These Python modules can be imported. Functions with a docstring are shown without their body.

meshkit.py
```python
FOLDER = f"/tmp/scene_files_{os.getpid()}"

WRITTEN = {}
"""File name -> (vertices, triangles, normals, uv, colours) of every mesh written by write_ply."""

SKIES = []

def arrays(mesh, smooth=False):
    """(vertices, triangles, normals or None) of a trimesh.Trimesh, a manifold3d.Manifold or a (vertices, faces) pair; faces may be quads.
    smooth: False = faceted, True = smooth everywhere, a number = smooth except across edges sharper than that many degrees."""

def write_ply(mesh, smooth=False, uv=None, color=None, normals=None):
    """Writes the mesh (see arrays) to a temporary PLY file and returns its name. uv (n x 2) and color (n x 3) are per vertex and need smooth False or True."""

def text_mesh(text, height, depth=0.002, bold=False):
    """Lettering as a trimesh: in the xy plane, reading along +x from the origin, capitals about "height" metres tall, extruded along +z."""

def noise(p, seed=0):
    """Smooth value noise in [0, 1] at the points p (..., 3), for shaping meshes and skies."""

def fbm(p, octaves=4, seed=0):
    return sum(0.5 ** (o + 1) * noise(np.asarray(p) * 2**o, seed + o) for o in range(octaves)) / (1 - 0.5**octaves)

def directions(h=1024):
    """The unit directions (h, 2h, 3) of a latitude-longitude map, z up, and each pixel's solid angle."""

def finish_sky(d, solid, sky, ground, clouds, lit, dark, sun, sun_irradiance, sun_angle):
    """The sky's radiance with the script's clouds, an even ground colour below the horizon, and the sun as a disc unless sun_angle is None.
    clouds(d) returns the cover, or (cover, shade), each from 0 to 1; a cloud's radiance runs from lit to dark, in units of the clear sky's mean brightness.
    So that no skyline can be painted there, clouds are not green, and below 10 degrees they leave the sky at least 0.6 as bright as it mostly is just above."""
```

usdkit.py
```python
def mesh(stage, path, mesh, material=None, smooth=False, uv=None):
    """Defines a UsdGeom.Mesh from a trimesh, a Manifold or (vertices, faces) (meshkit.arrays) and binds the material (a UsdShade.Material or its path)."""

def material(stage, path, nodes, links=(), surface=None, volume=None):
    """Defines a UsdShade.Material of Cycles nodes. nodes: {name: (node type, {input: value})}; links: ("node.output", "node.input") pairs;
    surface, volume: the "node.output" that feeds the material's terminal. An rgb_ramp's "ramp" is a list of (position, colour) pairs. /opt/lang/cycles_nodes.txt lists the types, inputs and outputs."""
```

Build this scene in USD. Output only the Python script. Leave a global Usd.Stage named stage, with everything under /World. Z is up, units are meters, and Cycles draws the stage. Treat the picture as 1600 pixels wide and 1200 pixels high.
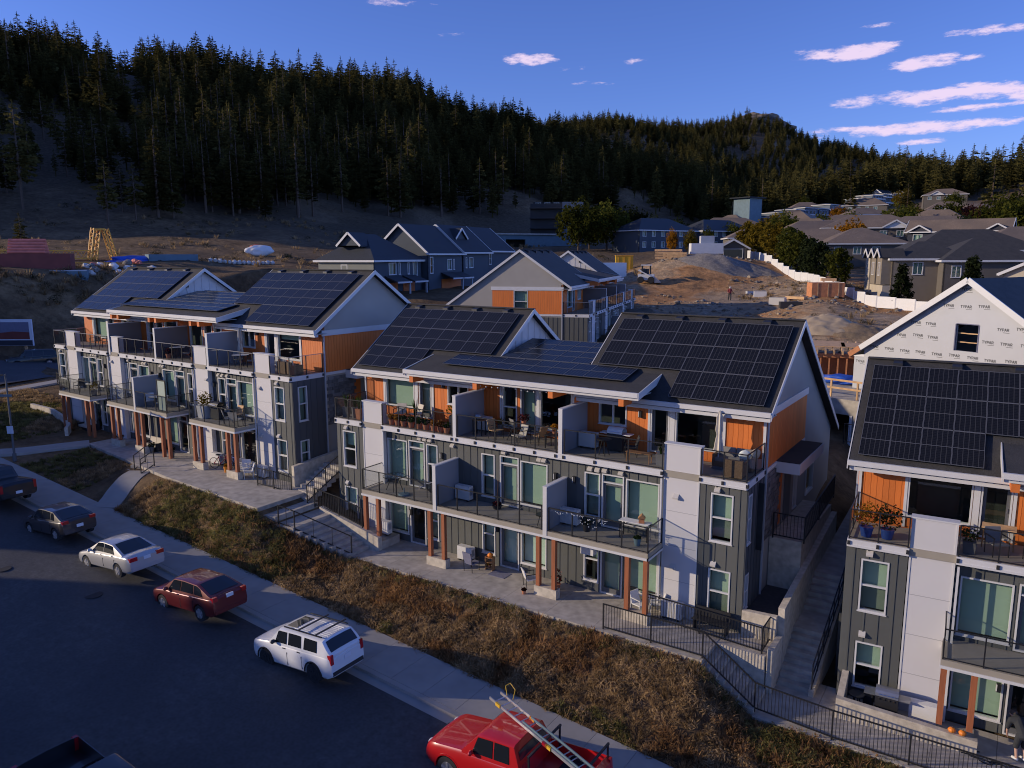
import math, random
import numpy as np, trimesh, manifold3d, usdkit, meshkit
from shapely.geometry import Polygon, box as sbox
from shapely.ops import unary_union
from pxr import Usd, UsdGeom, UsdLux, UsdShade, Gf, Sdf

stage = Usd.Stage.CreateInMemory()
UsdGeom.SetStageUpAxis(stage, 'Z'); UsdGeom.SetStageMetersPerUnit(stage, 1.0)
world = UsdGeom.Xform.Define(stage, '/World'); stage.SetDefaultPrim(world.GetPrim())
rng = np.random.default_rng(7); random.seed(7)

# ------------------------------------------------------------------ camera
CAM = np.array([14.2644, -27.7451, 14.4777]); YAW, PITCH, ROLL = math.radians(33.6653), math.radians(9.5339), math.radians(-0.1912)
EXPOSURE = 0.0
SUN_I, SKY_S = 1.05, 0.14
cam = UsdGeom.Camera.Define(stage, '/World/camera')
cam.CreateHorizontalApertureAttr(36.0); cam.CreateVerticalApertureAttr(27.0)
cam.CreateFocalLengthAttr(36.0 * 1190.99 / 1600.0); cam.CreateClippingRangeAttr(Gf.Vec2f(0.5, 6000))
cam.CreateExposureAttr(EXPOSURE)
_fw = np.array([-math.sin(YAW) * math.cos(PITCH), math.cos(YAW) * math.cos(PITCH), -math.sin(PITCH)])
_r = np.array([math.cos(YAW), math.sin(YAW), 0]); _u = np.cross(_r, _fw)
_r2 = _r * math.cos(ROLL) + _u * math.sin(ROLL); _u2 = np.cross(_r2, _fw)
mm = np.eye(4); mm[0, :3], mm[1, :3], mm[2, :3], mm[3, :3] = _r2, _u2, -_fw, CAM
cam.AddTransformOp().Set(Gf.Matrix4d(*mm.ravel()))
FWD = np.array([-math.sin(YAW), math.cos(YAW)]); RGT = np.array([math.cos(YAW), math.sin(YAW)])
def site(r, f): return CAM[:2] + r * RGT + f * FWD

# ------------------------------------------------------------------ sun and sky
SUN = np.array([-0.79126, -0.54904, 0.26919]); SUN /= np.linalg.norm(SUN)
ELEV, ROT = math.asin(SUN[2]), math.atan2(SUN[0], SUN[1])
sun = UsdLux.DistantLight.Define(stage, '/World/sun')
sun.CreateIntensityAttr(SUN_I); sun.CreateAngleAttr(0.53); sun.CreateNormalizeAttr(True); sun.CreateColorAttr(Gf.Vec3f(1.0, 0.83, 0.63))
zx = np.cross([0, 0, 1.0], SUN); zx /= np.linalg.norm(zx); zy = np.cross(SUN, zx)
ms = np.eye(4); ms[0, :3], ms[1, :3], ms[2, :3] = zx, zy, SUN
sun.AddTransformOp().Set(Gf.Matrix4d(*ms.ravel()))

def sky_material():
    n = {'sky': ('sky_texture', dict(sky_type='single_scattering', sun_disc=False, sun_elevation=ELEV, sun_rotation=ROT, altitude=600.0, air_density=1.0, aerosol_density=0.5, ozone_density=2.5)),
         'tint': ('mix_color', dict(blend_type='multiply', fac=1.0, use_clamp=False, b=(0.57, 0.67, 1.28))),
         'tc': ('texture_coordinate', {}), 'sep': ('separate_xyz', {}),
         'az': ('math', dict(math_type='arctan2')), 'bg': ('background_shader', dict(strength=SKY_S)),
         'map': ('mapping', dict(scale=(9.0, 9.0, 34.0))), 'nz': ('noise_texture', dict(scale=2.6, detail=9.0, roughness=0.68)),
         'cloud': ('mix_color', dict(blend_type='mix', use_clamp=False, b=(6.6, 5.3, 6.8)))}
    l = [('sky.color', 'tint.a'), ('tc.generated', 'sep.vector'), ('sep.x', 'az.value1'), ('sep.y', 'az.value2'), ('tc.generated', 'map.vector'), ('map.vector', 'nz.vector')]
    def pt(u, v):     # a direction towards the sky
        d = _fw * 1190.99 + _r2 * (u - 800) - _u2 * (v - 600); d /= np.linalg.norm(d); return math.atan2(d[0], d[1]), d[2]
    clouds = [(822, 93, 52, 9, 1.0), (895, 108, 30, 5, .6), (985, 95, 30, 5, .8), (1330, 82, 68, 13, 1.15), (1455, 96, 55, 11, 1.1), (1560, 47, 75, 9, .95), (1500, 146, 150, 13, 1.2),
              (1420, 201, 150, 10, 1.1), (1440, 221, 45, 5, .8), (1535, 166, 65, 6, .85), (690, 52, 30, 5, .5), (620, 3, 60, 6, .75), (1640, 140, 90, 13, 1.1), (1375, 40, 30, 4, .45), (940, 130, 40, 4, .35), (2100, 60, 160, 14, .9), (-500, 30, 150, 10, .6)]
    last = None
    for i, (u, v, w, h, k) in enumerate(clouds):
        w, h = w * .86, h * .8
        a0, e0 = pt(u, v); wa, he = w / 1191 * 1.0, h / 1191 * 1.0
        n[f'a{i}'] = ('math', dict(math_type='subtract', value2=a0)); l.append(('az.value', f'a{i}.value1'))
        n[f'b{i}'] = ('math', dict(math_type='divide', value2=wa)); l.append((f'a{i}.value', f'b{i}.value1'))
        n[f'c{i}'] = ('math', dict(math_type='multiply')); l += [(f'b{i}.value', f'c{i}.value1'), (f'b{i}.value', f'c{i}.value2')]
        n[f'd{i}'] = ('math', dict(math_type='subtract', value2=e0)); l.append(('sep.z', f'd{i}.value1'))
        n[f'e{i}'] = ('math', dict(math_type='divide', value2=he)); l.append((f'd{i}.value', f'e{i}.value1'))
        n[f'f{i}'] = ('math', dict(math_type='multiply_add')); l += [(f'e{i}.value', f'f{i}.value1'), (f'e{i}.value', f'f{i}.value2'), (f'c{i}.value', f'f{i}.value3')]
        n[f'g{i}'] = ('math', dict(math_type='multiply_add', value2=-0.55 * k, value3=k)); l.append((f'f{i}.value', f'g{i}.value1'))
        if last is None: last = f'g{i}'
        else:
            n[f'm{i}'] = ('math', dict(math_type='maximum')); l += [(f'{last}.value', f'm{i}.value1'), (f'g{i}.value', f'm{i}.value2')]; last = f'm{i}'
    n['na'] = ('math', dict(math_type='multiply_add', value2=3.6, value3=-2.2)); l.append(('nz.fac', 'na.value1'))
    n['sum'] = ('math', dict(math_type='add')); l += [(f'{last}.value', 'sum.value1'), ('na.value', 'sum.value2')]
    n['cov'] = ('map_range', dict(range_type='smoothstep', from_min=0.0, from_max=0.75, to_min=0.0, to_max=0.9, clamp=True)); l.append(('sum.value', 'cov.value'))
    l += [('tint.result', 'cloud.a'), ('cov.result', 'cloud.fac'), ('cloud.result', 'bg.color')]
    return usdkit.material(stage, '/World/Looks/sky', n, l, surface='bg.background')
dome = UsdLux.DomeLight.Define(stage, '/World/sky'); dome.CreateIntensityAttr(1.0)
UsdShade.MaterialBindingAPI.Apply(dome.GetPrim()).Bind(sky_material())
dome.GetPrim().SetCustomDataByKey('kind', 'structure')

# ------------------------------------------------------------------ materials
MATS = {}
def mat(name, col, rough=.6, var=.15, scale=2.0, bump=0.0, bscale=30.0, metal=0.0, rand=0.0, spec=.5, coat=0.0, var2=0.0, col2=None, s2=0.35, stretch=None):
    n = {'geo': ('geometry', {}), 'n1': ('noise_texture', dict(scale=scale, detail=4.0, roughness=.6)),
         'r1': ('rgb_ramp', dict(ramp=[(.25, tuple(c * (1 - var) for c in col)), (.75, tuple(c * (1 + var) for c in col))])),
         'p': ('principled_bsdf', dict(roughness=rough, metallic=metal, specular_ior_level=spec, coat_weight=coat))}
    l = [('n1.fac', 'r1.fac')]
    src = 'geo.position'
    if stretch:
        n['mp'] = ('mapping', dict(scale=stretch)); l.append(('geo.position', 'mp.vector')); src = 'mp.vector'
    l.append((src, 'n1.vector')); out = 'r1.color'
    if col2 is not None:
        n['n2'] = ('noise_texture', dict(scale=s2, detail=5.0, roughness=.65)); l.append(('geo.position', 'n2.vector'))
        n['r2'] = ('map_range', dict(from_min=.5 - .12, from_max=.5 + .12, to_min=0.0, to_max=1.0, clamp=True)); l.append(('n2.fac', 'r2.value'))
        n['m2'] = ('mix_color', dict(blend_type='mix', b=col2)); l += [(out, 'm2.a'), ('r2.result', 'm2.fac')]; out = 'm2.result'
        n['m3'] = ('mix_color', dict(blend_type='multiply', fac=.5)); n['n3'] = ('noise_texture', dict(scale=scale * 3, detail=3.0)); n['r3'] = ('map_range', dict(from_min=.3, from_max=.7, to_min=.55, to_max=1.3, clamp=True))
        l += [('geo.position', 'n3.vector'), ('n3.fac', 'r3.value'), (out, 'm3.a'), ('r3.result', 'm3.b')]; out = 'm3.result'
    if rand:
        n['oi'] = ('object_info', {}); n['rr'] = ('math', dict(math_type='multiply_add', value2=2 * rand, value3=1 - rand)); n['hs'] = ('hsv', {})
        l += [('oi.random', 'rr.value1'), ('rr.value', 'hs.value'), (out, 'hs.color')]; out = 'hs.color'
    l.append((out, 'p.base_color'))
    if bump:
        n['nb'] = ('noise_texture', dict(scale=bscale, detail=4.0, roughness=.6)); n['bp'] = ('bump', dict(strength=bump, distance=.02))
        l += [(src, 'nb.vector'), ('nb.fac', 'bp.height'), ('bp.normal', 'p.normal')]
    MATS[name] = usdkit.material(stage, '/World/Looks/' + name, n, l, surface='p.BSDF'); return MATS[name]

mat('concrete', (.42, .375, .31), .85, .12, .9, .25, 25, col2=(.35, .315, .26), s2=.5)
mat('concrete_wall', (.52, .46, .36), .85, .14, 1.4, .25, 18, col2=(.43, .375, .29), s2=.7)
mat('asphalt', (.070, .068, .066), .8, .3, 3.0, .5, 160, col2=(.050, .050, .051), s2=.22)
mat('sidewalk', (.31, .29, .255), .85, .12, 1.2, .25, 30, rand=.06)
mat('dirt', (.20, .148, .098), .95, .3, .8, .6, 6, col2=(.14, .10, .062), s2=.06)
mat('soil', (.15, .11, .07), .95, .3, 2.5, .8, 14, col2=(.20, .14, .085), s2=.5)
mat('sand', (.32, .25, .17), .95, .2, 1.2, .6, 8)
mat('rubble', (.17, .15, .13), .95, .5, 4, .9, 8)
mat('shingle', (.030, .029, .029), .9, .35, 9.0, .6, 30, col2=(.042, .039, .037), s2=1.6)
mat('shingle_brown', (.185, .135, .095), .9, .3, 5.0, .5, 20, col2=(.14, .105, .078), s2=.25)
mat('shingle_navy', (.022, .026, .033), .9, .3, 5.0, .5, 20)
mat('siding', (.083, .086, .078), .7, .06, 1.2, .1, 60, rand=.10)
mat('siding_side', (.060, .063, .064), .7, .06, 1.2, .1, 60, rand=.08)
mat('panel_white', (.55, .53, .51), .7, .03, .8, .05, 40)
mat('trim', (.56, .55, .53), .5, .04, 2)
mat('trim_grey', (.40, .41, .42), .55, .04, 2)
mat('orange', (.60, .155, .022), .62, .10, 1.0, .1, 40, rand=.10, stretch=(6, 6, .6))
mat('stucco', (.33, .305, .265), .9, .05, 1.0, .3, 120)
mat('stone', (.13, .125, .12), .9, .35, 4, .8, 9, rand=.35)
mat('wood_post', (.30, .095, .035), .6, .25, 1.0, .2, 30, stretch=(14, 14, .8))
mat('deck', (.30, .265, .205), .75, .08, 1.5, .1, 60)
mat('black_metal', (.012, .012, .013), .45, .1, 5)
mat('alu', (.42, .42, .43), .4, .05, 5, metal=.6); mat('module_frame', (.14, .14, .145), .45, .05, 5, metal=.3)
mat('screen_grey', (.25, .25, .26), .75, .04, 1.0)
mat('screen_brown', (.17, .145, .13), .75, .04, 1.0)
mat('blind', (.36, .42, .35), .85, .05, .7)
mat('blind_light', (.60, .64, .58), .85, .05, .7)
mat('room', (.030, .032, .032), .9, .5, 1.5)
mat('door_grey', (.10, .10, .10), .5, .05, 1)
mat('lamp_grey', (.50, .47, .42), .6, .05, 1)
mat('lumber', (.50, .31, .15), .8, .25, 3, rand=.2)
mat('lumber_red', (.42, .17, .07), .8, .25, 3, rand=.15)
mat('rubber', (.015, .015, .016), .85, .2, 8)
mat('steel', (.30, .30, .31), .35, .1, 6, metal=.7)
mat('plastic_white', (.62, .61, .58), .5, .05, 3)
mat('plastic_black', (.018, .018, .02), .5, .1, 3)
mat('fabric_grey', (.20, .19, .175), .9, .12, 6)
mat('fabric_blue', (.16, .16, .22), .9, .12, 6)
mat('fabric_cream', (.52, .47, .38), .9, .1, 6)
mat('wicker', (.16, .10, .055), .8, .4, 20)
mat('wood_furn', (.30, .15, .06), .6, .2, 4)
mat('pot_blue', (.02, .05, .20), .3, .1, 4)
mat('pot_clay', (.42, .16, .075), .8, .15, 5)
mat('pot_grey', (.10, .10, .10), .7, .1, 5)
mat('pumpkin', (.70, .20, .015), .5, .15, 6)
mat('flower_red', (.50, .03, .02), .7, .3, 9)
mat('flower_orange', (.60, .22, .03), .7, .3, 9)
mat('wrap', (.44, .44, .44), .75, .05, .6, .35, 2.0)
mat('ink', (.035, .035, .035), .8, .05, 2)
mat('rust_red', (.16, .035, .025), .8, .2, 1.0)
mat('crane_yellow', (.62, .30, .03), .6, .2, 1.0)
mat('tarp_blue', (.012, .07, .38), .6, .25, 1.5, .5, 3)
mat('pipe_red', (.55, .15, .10), .6, .3, 1.0)
mat('teal_grey', (.10, .16, .19), .7, .15, 1)
mat('yellow', (.60, .36, .02), .6, .1, 2)
mat('tan_wall', (.20, .165, .12), .85, .08, 1.0)
mat('tan_light', (.42, .36, .27), .85, .08, 1.0)
mat('tan_dark', (.115, .10, .082), .85, .08, 1.0)
mat('navy_wall', (.026, .028, .040), .8, .1, 1.0)
mat('slate_wall', (.050, .062, .075), .8, .08, 1.0, rand=.05)
mat('olive_wall', (.185, .19, .16), .8, .06, 1.0, rand=.05)
mat('blue_grey', (.10, .125, .16), .8, .08, 1.0)
mat('apt_dark', (.035, .033, .033), .8, .15, .5)
mat('bark', (.085, .058, .040), .95, .4, 6, .5, 10)
mat('skin', (.45, .27, .19), .6, .05, 5)
mat('cloth_dark', (.025, .027, .03), .9, .2, 8)
mat('cloth_red', (.22, .03, .03), .9, .2, 8)
mat('chrome', (.60, .60, .62), .15, .03, 3, metal=1.0)
mat('tail_red', (.30, .008, .012), .2, .1, 3, coat=.5)
mat('lamp_clear', (.55, .56, .58), .15, .05, 3, coat=.5)
mat('amber', (.60, .22, .02), .3, .1, 3)
mat('plate_white', (.60, .62, .66), .5, .05, 3)
mat('rock', (.13, .105, .085), .95, .35, .25, .8, 1.2, col2=(.17, .13, .09), s2=.08)
for nm, c, me in (('paint_silver', (.42, .42, .42), .5), ('paint_red_dark', (.11, .012, .010), .25), ('paint_white', (.62, .63, .64), 0), ('paint_red', (.42, .008, .008), .0), ('paint_black', (.010, .010, .011), .2), ('paint_dark', (.030, .026, .026), .3), ('paint_green', (.012, .020, .018), .2)):
    mat(nm, c, .32, .03, 1.0, metal=me, coat=.8)

def leaf(name, c, var=.5, rand=.35, trans=.3, hue=None):
    n = {'geo': ('geometry', {}), 'oi': ('object_info', {}), 'nz': ('noise_texture', dict(scale=1.3, detail=3.0)), 'ri': ('math', dict(math_type='multiply_add', value2=2 * rand, value3=1 - rand)),
         'r': ('rgb_ramp', dict(ramp=[(.25, tuple(x * (1 - var) for x in c)), (.75, tuple(x * (1 + var) for x in (hue or c)))])), 'hs': ('hsv', {}), 'v2': ('math', dict(math_type='multiply_add', value2=.8, value3=.6)), 'hs2': ('hsv', {}),
         'd': ('diffuse_bsdf', {}), 't': ('translucent_bsdf', {}), 'mx': ('mix_closure', dict(fac=trans))}
    l = [('geo.position', 'nz.vector'), ('nz.fac', 'r.fac'), ('oi.random', 'ri.value1'), ('ri.value', 'hs.value'), ('r.color', 'hs.color'), ('geo.random_per_island', 'v2.value1'), ('v2.value', 'hs2.value'), ('hs.color', 'hs2.color'), ('hs2.color', 'd.color'), ('hs2.color', 't.color'), ('d.BSDF', 'mx.closure1'), ('t.BSDF', 'mx.closure2')]
    MATS[name] = usdkit.material(stage, '/World/Looks/' + name, n, l, surface='mx.closure')
leaf('needle', (.088, .095, .034), .45, .4, .3, (.15, .128, .042)); leaf('needle_light', (.135, .135, .046), .4, .35, .35, (.20, .165, .052))
leaf('leaf_green', (.055, .075, .018), .4, .3, .35, (.12, .12, .02)); leaf('leaf_yellow', (.16, .14, .022), .4, .25, .35, (.26, .17, .02)); leaf('leaf_dark', (.03, .04, .016), .4, .3, .3)
leaf('leaf_orange', (.34, .15, .02), .35, .2, .4, (.45, .20, .02)); leaf('leaf_maroon', (.06, .022, .02), .4, .2, .3)
leaf('dry_blade', (.50, .32, .15), .45, .3, .45, (.60, .42, .22)); leaf('rust_blade', (.44, .22, .09), .45, .3, .45, (.52, .31, .14)); leaf('green_blade', (.17, .17, .06), .5, .3, .45, (.32, .28, .10))
leaf('plant_leaf', (.05, .085, .022), .4, .3, .35)

def grass_mat(name, c1, c2, c3, s=.12):
    n = {'geo': ('geometry', {}), 'n1': ('noise_texture', dict(scale=s, detail=6.0, roughness=.7)), 'r1': ('rgb_ramp', dict(ramp=[(.38, c1), (.5, c2), (.64, c3)])),
         'n2': ('noise_texture', dict(scale=s * 14, detail=5.0, roughness=.7)), 'r2': ('map_range', dict(from_min=.3, from_max=.7, to_min=.55, to_max=1.35, clamp=True)), 'm': ('mix_color', dict(blend_type='multiply', fac=1.0)),
         'bp': ('bump', dict(strength=.8, distance=.15)), 'p': ('principled_bsdf', dict(roughness=.95, specular_ior_level=.2))}
    l = [('geo.position', 'n1.vector'), ('n1.fac', 'r1.fac'), ('geo.position', 'n2.vector'), ('n2.fac', 'r2.value'), ('r1.color', 'm.a'), ('r2.result', 'm.b'), ('m.result', 'p.base_color'), ('n2.fac', 'bp.height'), ('bp.normal', 'p.normal')]
    MATS[name] = usdkit.material(stage, '/World/Looks/' + name, n, l, surface='p.BSDF')
grass_mat('ground', (.105, .075, .045), (.145, .105, .062), (.20, .145, .085), .12)

def glass(name, tint, rough=.03, refl=1.0, ior=.06):
    n = {'t': ('transparent_bsdf', dict(color=tint)), 'g': ('glossy_bsdf', dict(color=(refl, refl, refl), roughness=rough)), 'w': ('layer_weight', dict(blend=.5)), 'pw': ('math', dict(math_type='power', value2=4.0)), 'f': ('math', dict(math_type='multiply_add', value2=.85, value3=ior)), 'm': ('mix_closure', {})}
    MATS[name] = usdkit.material(stage, '/World/Looks/' + name, n, [('w.facing', 'pw.value1'), ('pw.value', 'f.value1'), ('f.value', 'm.fac'), ('t.BSDF', 'm.closure1'), ('g.BSDF', 'm.closure2')], surface='m.closure')
glass('pane', (.80, .90, .83)); glass('pane_screen', (.55, .60, .56)); glass('rail_glass', (.78, .80, .80), ior=.035)
mat('car_glass', (.012, .014, .016), .04, .05, 2, spec=.6)

def solar_mat():
    n = {'uv': ('uvmap', dict(attribute='st')), 's': ('separate_xyz', {}), 'p': ('principled_bsdf', dict(roughness=.22, specular_ior_level=.20)), 'col': ('mix_color', dict(a=(.0085, .009, .011), b=(.050, .050, .052)))}
    l = [('uv.UV', 's.vector')]
    def lines(k, src, cnt, w):
        n[f'a{k}'] = ('math', dict(math_type='multiply', value2=float(cnt))); n[f'b{k}'] = ('math', dict(math_type='fraction')); n[f'c{k}'] = ('math', dict(math_type='subtract', value2=.5)); n[f'd{k}'] = ('math', dict(math_type='absolute')); n[f'e{k}'] = ('math', dict(math_type='greater_than', value2=.5 - w / 2))
        l.extend([(src, f'a{k}.value1'), (f'a{k}.value', f'b{k}.value1'), (f'b{k}.value', f'c{k}.value1'), (f'c{k}.value', f'd{k}.value1'), (f'd{k}.value', f'e{k}.value1')])
    lines('u', 's.x', 6, .10); lines('v', 's.y', 20, .10)
    n['vm'] = ('math', dict(math_type='multiply', value2=.45)); l.append(('ev.value', 'vm.value1'))
    n['mx'] = ('math', dict(math_type='maximum')); l += [('eu.value', 'mx.value1'), ('vm.value', 'mx.value2'), ('mx.value', 'col.fac'), ('col.result', 'p.base_color')]
    MATS['solar'] = usdkit.material(stage, '/World/Looks/solar', n, l, surface='p.BSDF')
solar_mat()

# ------------------------------------------------------------------ mesh helpers
class MB:
    def __init__(s): s.v, s.f, s.uv, s.n = [], [], [], 0
    def add(s, v, f, uv=None):
        v = np.asarray(v, float); f = np.asarray(f, int)
        if f.shape[1] == 4: f = np.vstack([f[:, [0, 1, 2]], f[:, [0, 2, 3]]])
        s.v.append(v); s.f.append(f + s.n); s.n += len(v); s.uv.append(np.zeros((len(v), 2)) if uv is None else np.asarray(uv, float)); return s
    def hexa(s, c): # 8 corners: bottom 4 ccw, top 4 ccw
        return s.add(c, [[0, 3, 2, 1], [4, 5, 6, 7], [0, 1, 5, 4], [1, 2, 6, 5], [2, 3, 7, 6], [3, 0, 4, 7]])
    def box(s, x0, y0, z0, x1, y1, z1):
        return s.hexa([(x0, y0, z0), (x1, y0, z0), (x1, y1, z0), (x0, y1, z0), (x0, y0, z1), (x1, y0, z1), (x1, y1, z1), (x0, y1, z1)])
    def bar(s, a, b, w, h=None, up=(0, 0, 1)):  # square bar from a to b
        h = h or w; a, b = np.array(a, float), np.array(b, float); d = b - a; d /= np.linalg.norm(d) + 1e-12
        up = np.array(up, float)
        if abs(d @ up) > .98: up = np.array([1.0, 0, 0])
        r = np.cross(d, up); r /= np.linalg.norm(r); u = np.cross(r, d); r *= w / 2; u *= h / 2
        return s.hexa([a - r - u, a + r - u, a + r + u, a - r + u, b - r - u, b + r - u, b + r + u, b - r + u])
    def tube(s, a, b, r0, r1=None, k=6, cap=True):
        r1 = r0 if r1 is None else r1; a, b = np.array(a, float), np.array(b, float); d = b - a; d /= np.linalg.norm(d) + 1e-12
        t = np.array([0, 0, 1.0]) if abs(d[2]) < .9 else np.array([1.0, 0, 0]); e1 = np.cross(d, t); e1 /= np.linalg.norm(e1); e2 = np.cross(d, e1)
        ang = np.arange(k) * 2 * np.pi / k; c = np.cos(ang)[:, None] * e1 + np.sin(ang)[:, None] * e2
        v = np.vstack([a + c * r0, b + c * r1, [a], [b]]); f = [[i, (i + 1) % k, k + (i + 1) % k] for i in range(k)] + [[i, k + (i + 1) % k, k + i] for i in range(k)]
        if cap: f += [[2 * k, (i + 1) % k, i] for i in range(k)] + [[2 * k + 1, k + i, k + (i + 1) % k] for i in range(k)]
        return s.add(v, f)
    def mesh(s, m, T=None):
        v = np.array(m.vertices); 
        if T is not None: v = v @ T[:3, :3].T + T[:3, 3]
        return s.add(v, m.faces)
    def poly(s, poly, z0, h, fn):  # shapely polygon extruded, then mapped by fn((n,3) a,z,n)->xyz
        for g in getattr(poly, 'geoms', [poly]):
            if g.area < 1e-4: continue
            m = trimesh.creation.extrude_polygon(g, h, engine='earcut'); v = np.array(m.vertices); v[:, 2] += z0; s.add(fn(v), m.faces)
        return s
    def blob(s, c, r, seed=0, sub=2, amp=.2, sq=(1, 1, 1)):
        m = trimesh.creation.icosphere(sub, 1.0); v = np.array(m.vertices); v = v * (1 + amp * (meshkit.noise(v * 2.2 + seed * 7.1, seed)[:, None] - .5) * 2); return s.add(v * r * np.array(sq) + np.array(c), m.faces)
    def arrays(s): return np.vstack(s.v), np.vstack(s.f)
    def build(s, name, m, parent=None, smooth=False, uv=False):
        return obj(name, s, m, parent, smooth, uv)
_used = {}
def numbered(parent, name):
    k = (parent, name); n = _used.get(k, 0); _used[k] = n + 1
    return f'{parent}/{name}' if n == 0 else f'{parent}/{name}_{n:03d}'
def ppath(p): return '/World' if p is None else (p if isinstance(p, str) else str(p.GetPath()))
def obj(name, mb, m, parent=None, smooth=False, uv=False):
    v, f = mb.arrays() if isinstance(mb, MB) else (np.asarray(mb[0]), np.asarray(mb[1]))
    g = usdkit.mesh(stage, numbered(ppath(parent), name), (v, f), MATS[m], smooth=smooth, uv=np.vstack(mb.uv) if uv else None)
    return g.GetPrim()
def tag(p, label=None, cat=None, group=None, kind=None):
    for k, v in (('label', label), ('category', cat), ('group', group), ('kind', kind)):
        if v: p.SetCustomDataByKey(k, v)
    return p
def thing(name, label, cat, loc=(0, 0, 0), rz=0.0, group=None, rx=None, ry=None, sc=None):
    x = UsdGeom.Xform.Define(stage, numbered('/World', name)); x.AddTranslateOp().Set(Gf.Vec3d(*map(float, loc))); x.AddRotateZYXOp().Set(Gf.Vec3f(rx or 0, ry or 0, rz)); x.AddScaleOp().Set(Gf.Vec3f(*(sc if sc is not None else (1, 1, 1))))
    return tag(x.GetPrim(), label, cat, group)
def dup(root, loc, rz, label, group=None, sc=None, name=None, rx=0, ry=0):
    x = UsdGeom.Xform.Define(stage, numbered('/World', name or root.GetName().rstrip('0123456789').rstrip('_'))); p = x.GetPrim()
    p.GetReferences().AddInternalReference(root.GetPath()); p.SetInstanceable(True)
    p.GetAttribute('xformOp:translate').Set(Gf.Vec3d(*map(float, loc))); p.GetAttribute('xformOp:rotateZYX').Set(Gf.Vec3f(rx, ry, rz)); p.GetAttribute('xformOp:scale').Set(Gf.Vec3f(*(sc if sc is not None else (1, 1, 1))))
    return tag(p, label, None, group)

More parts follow.
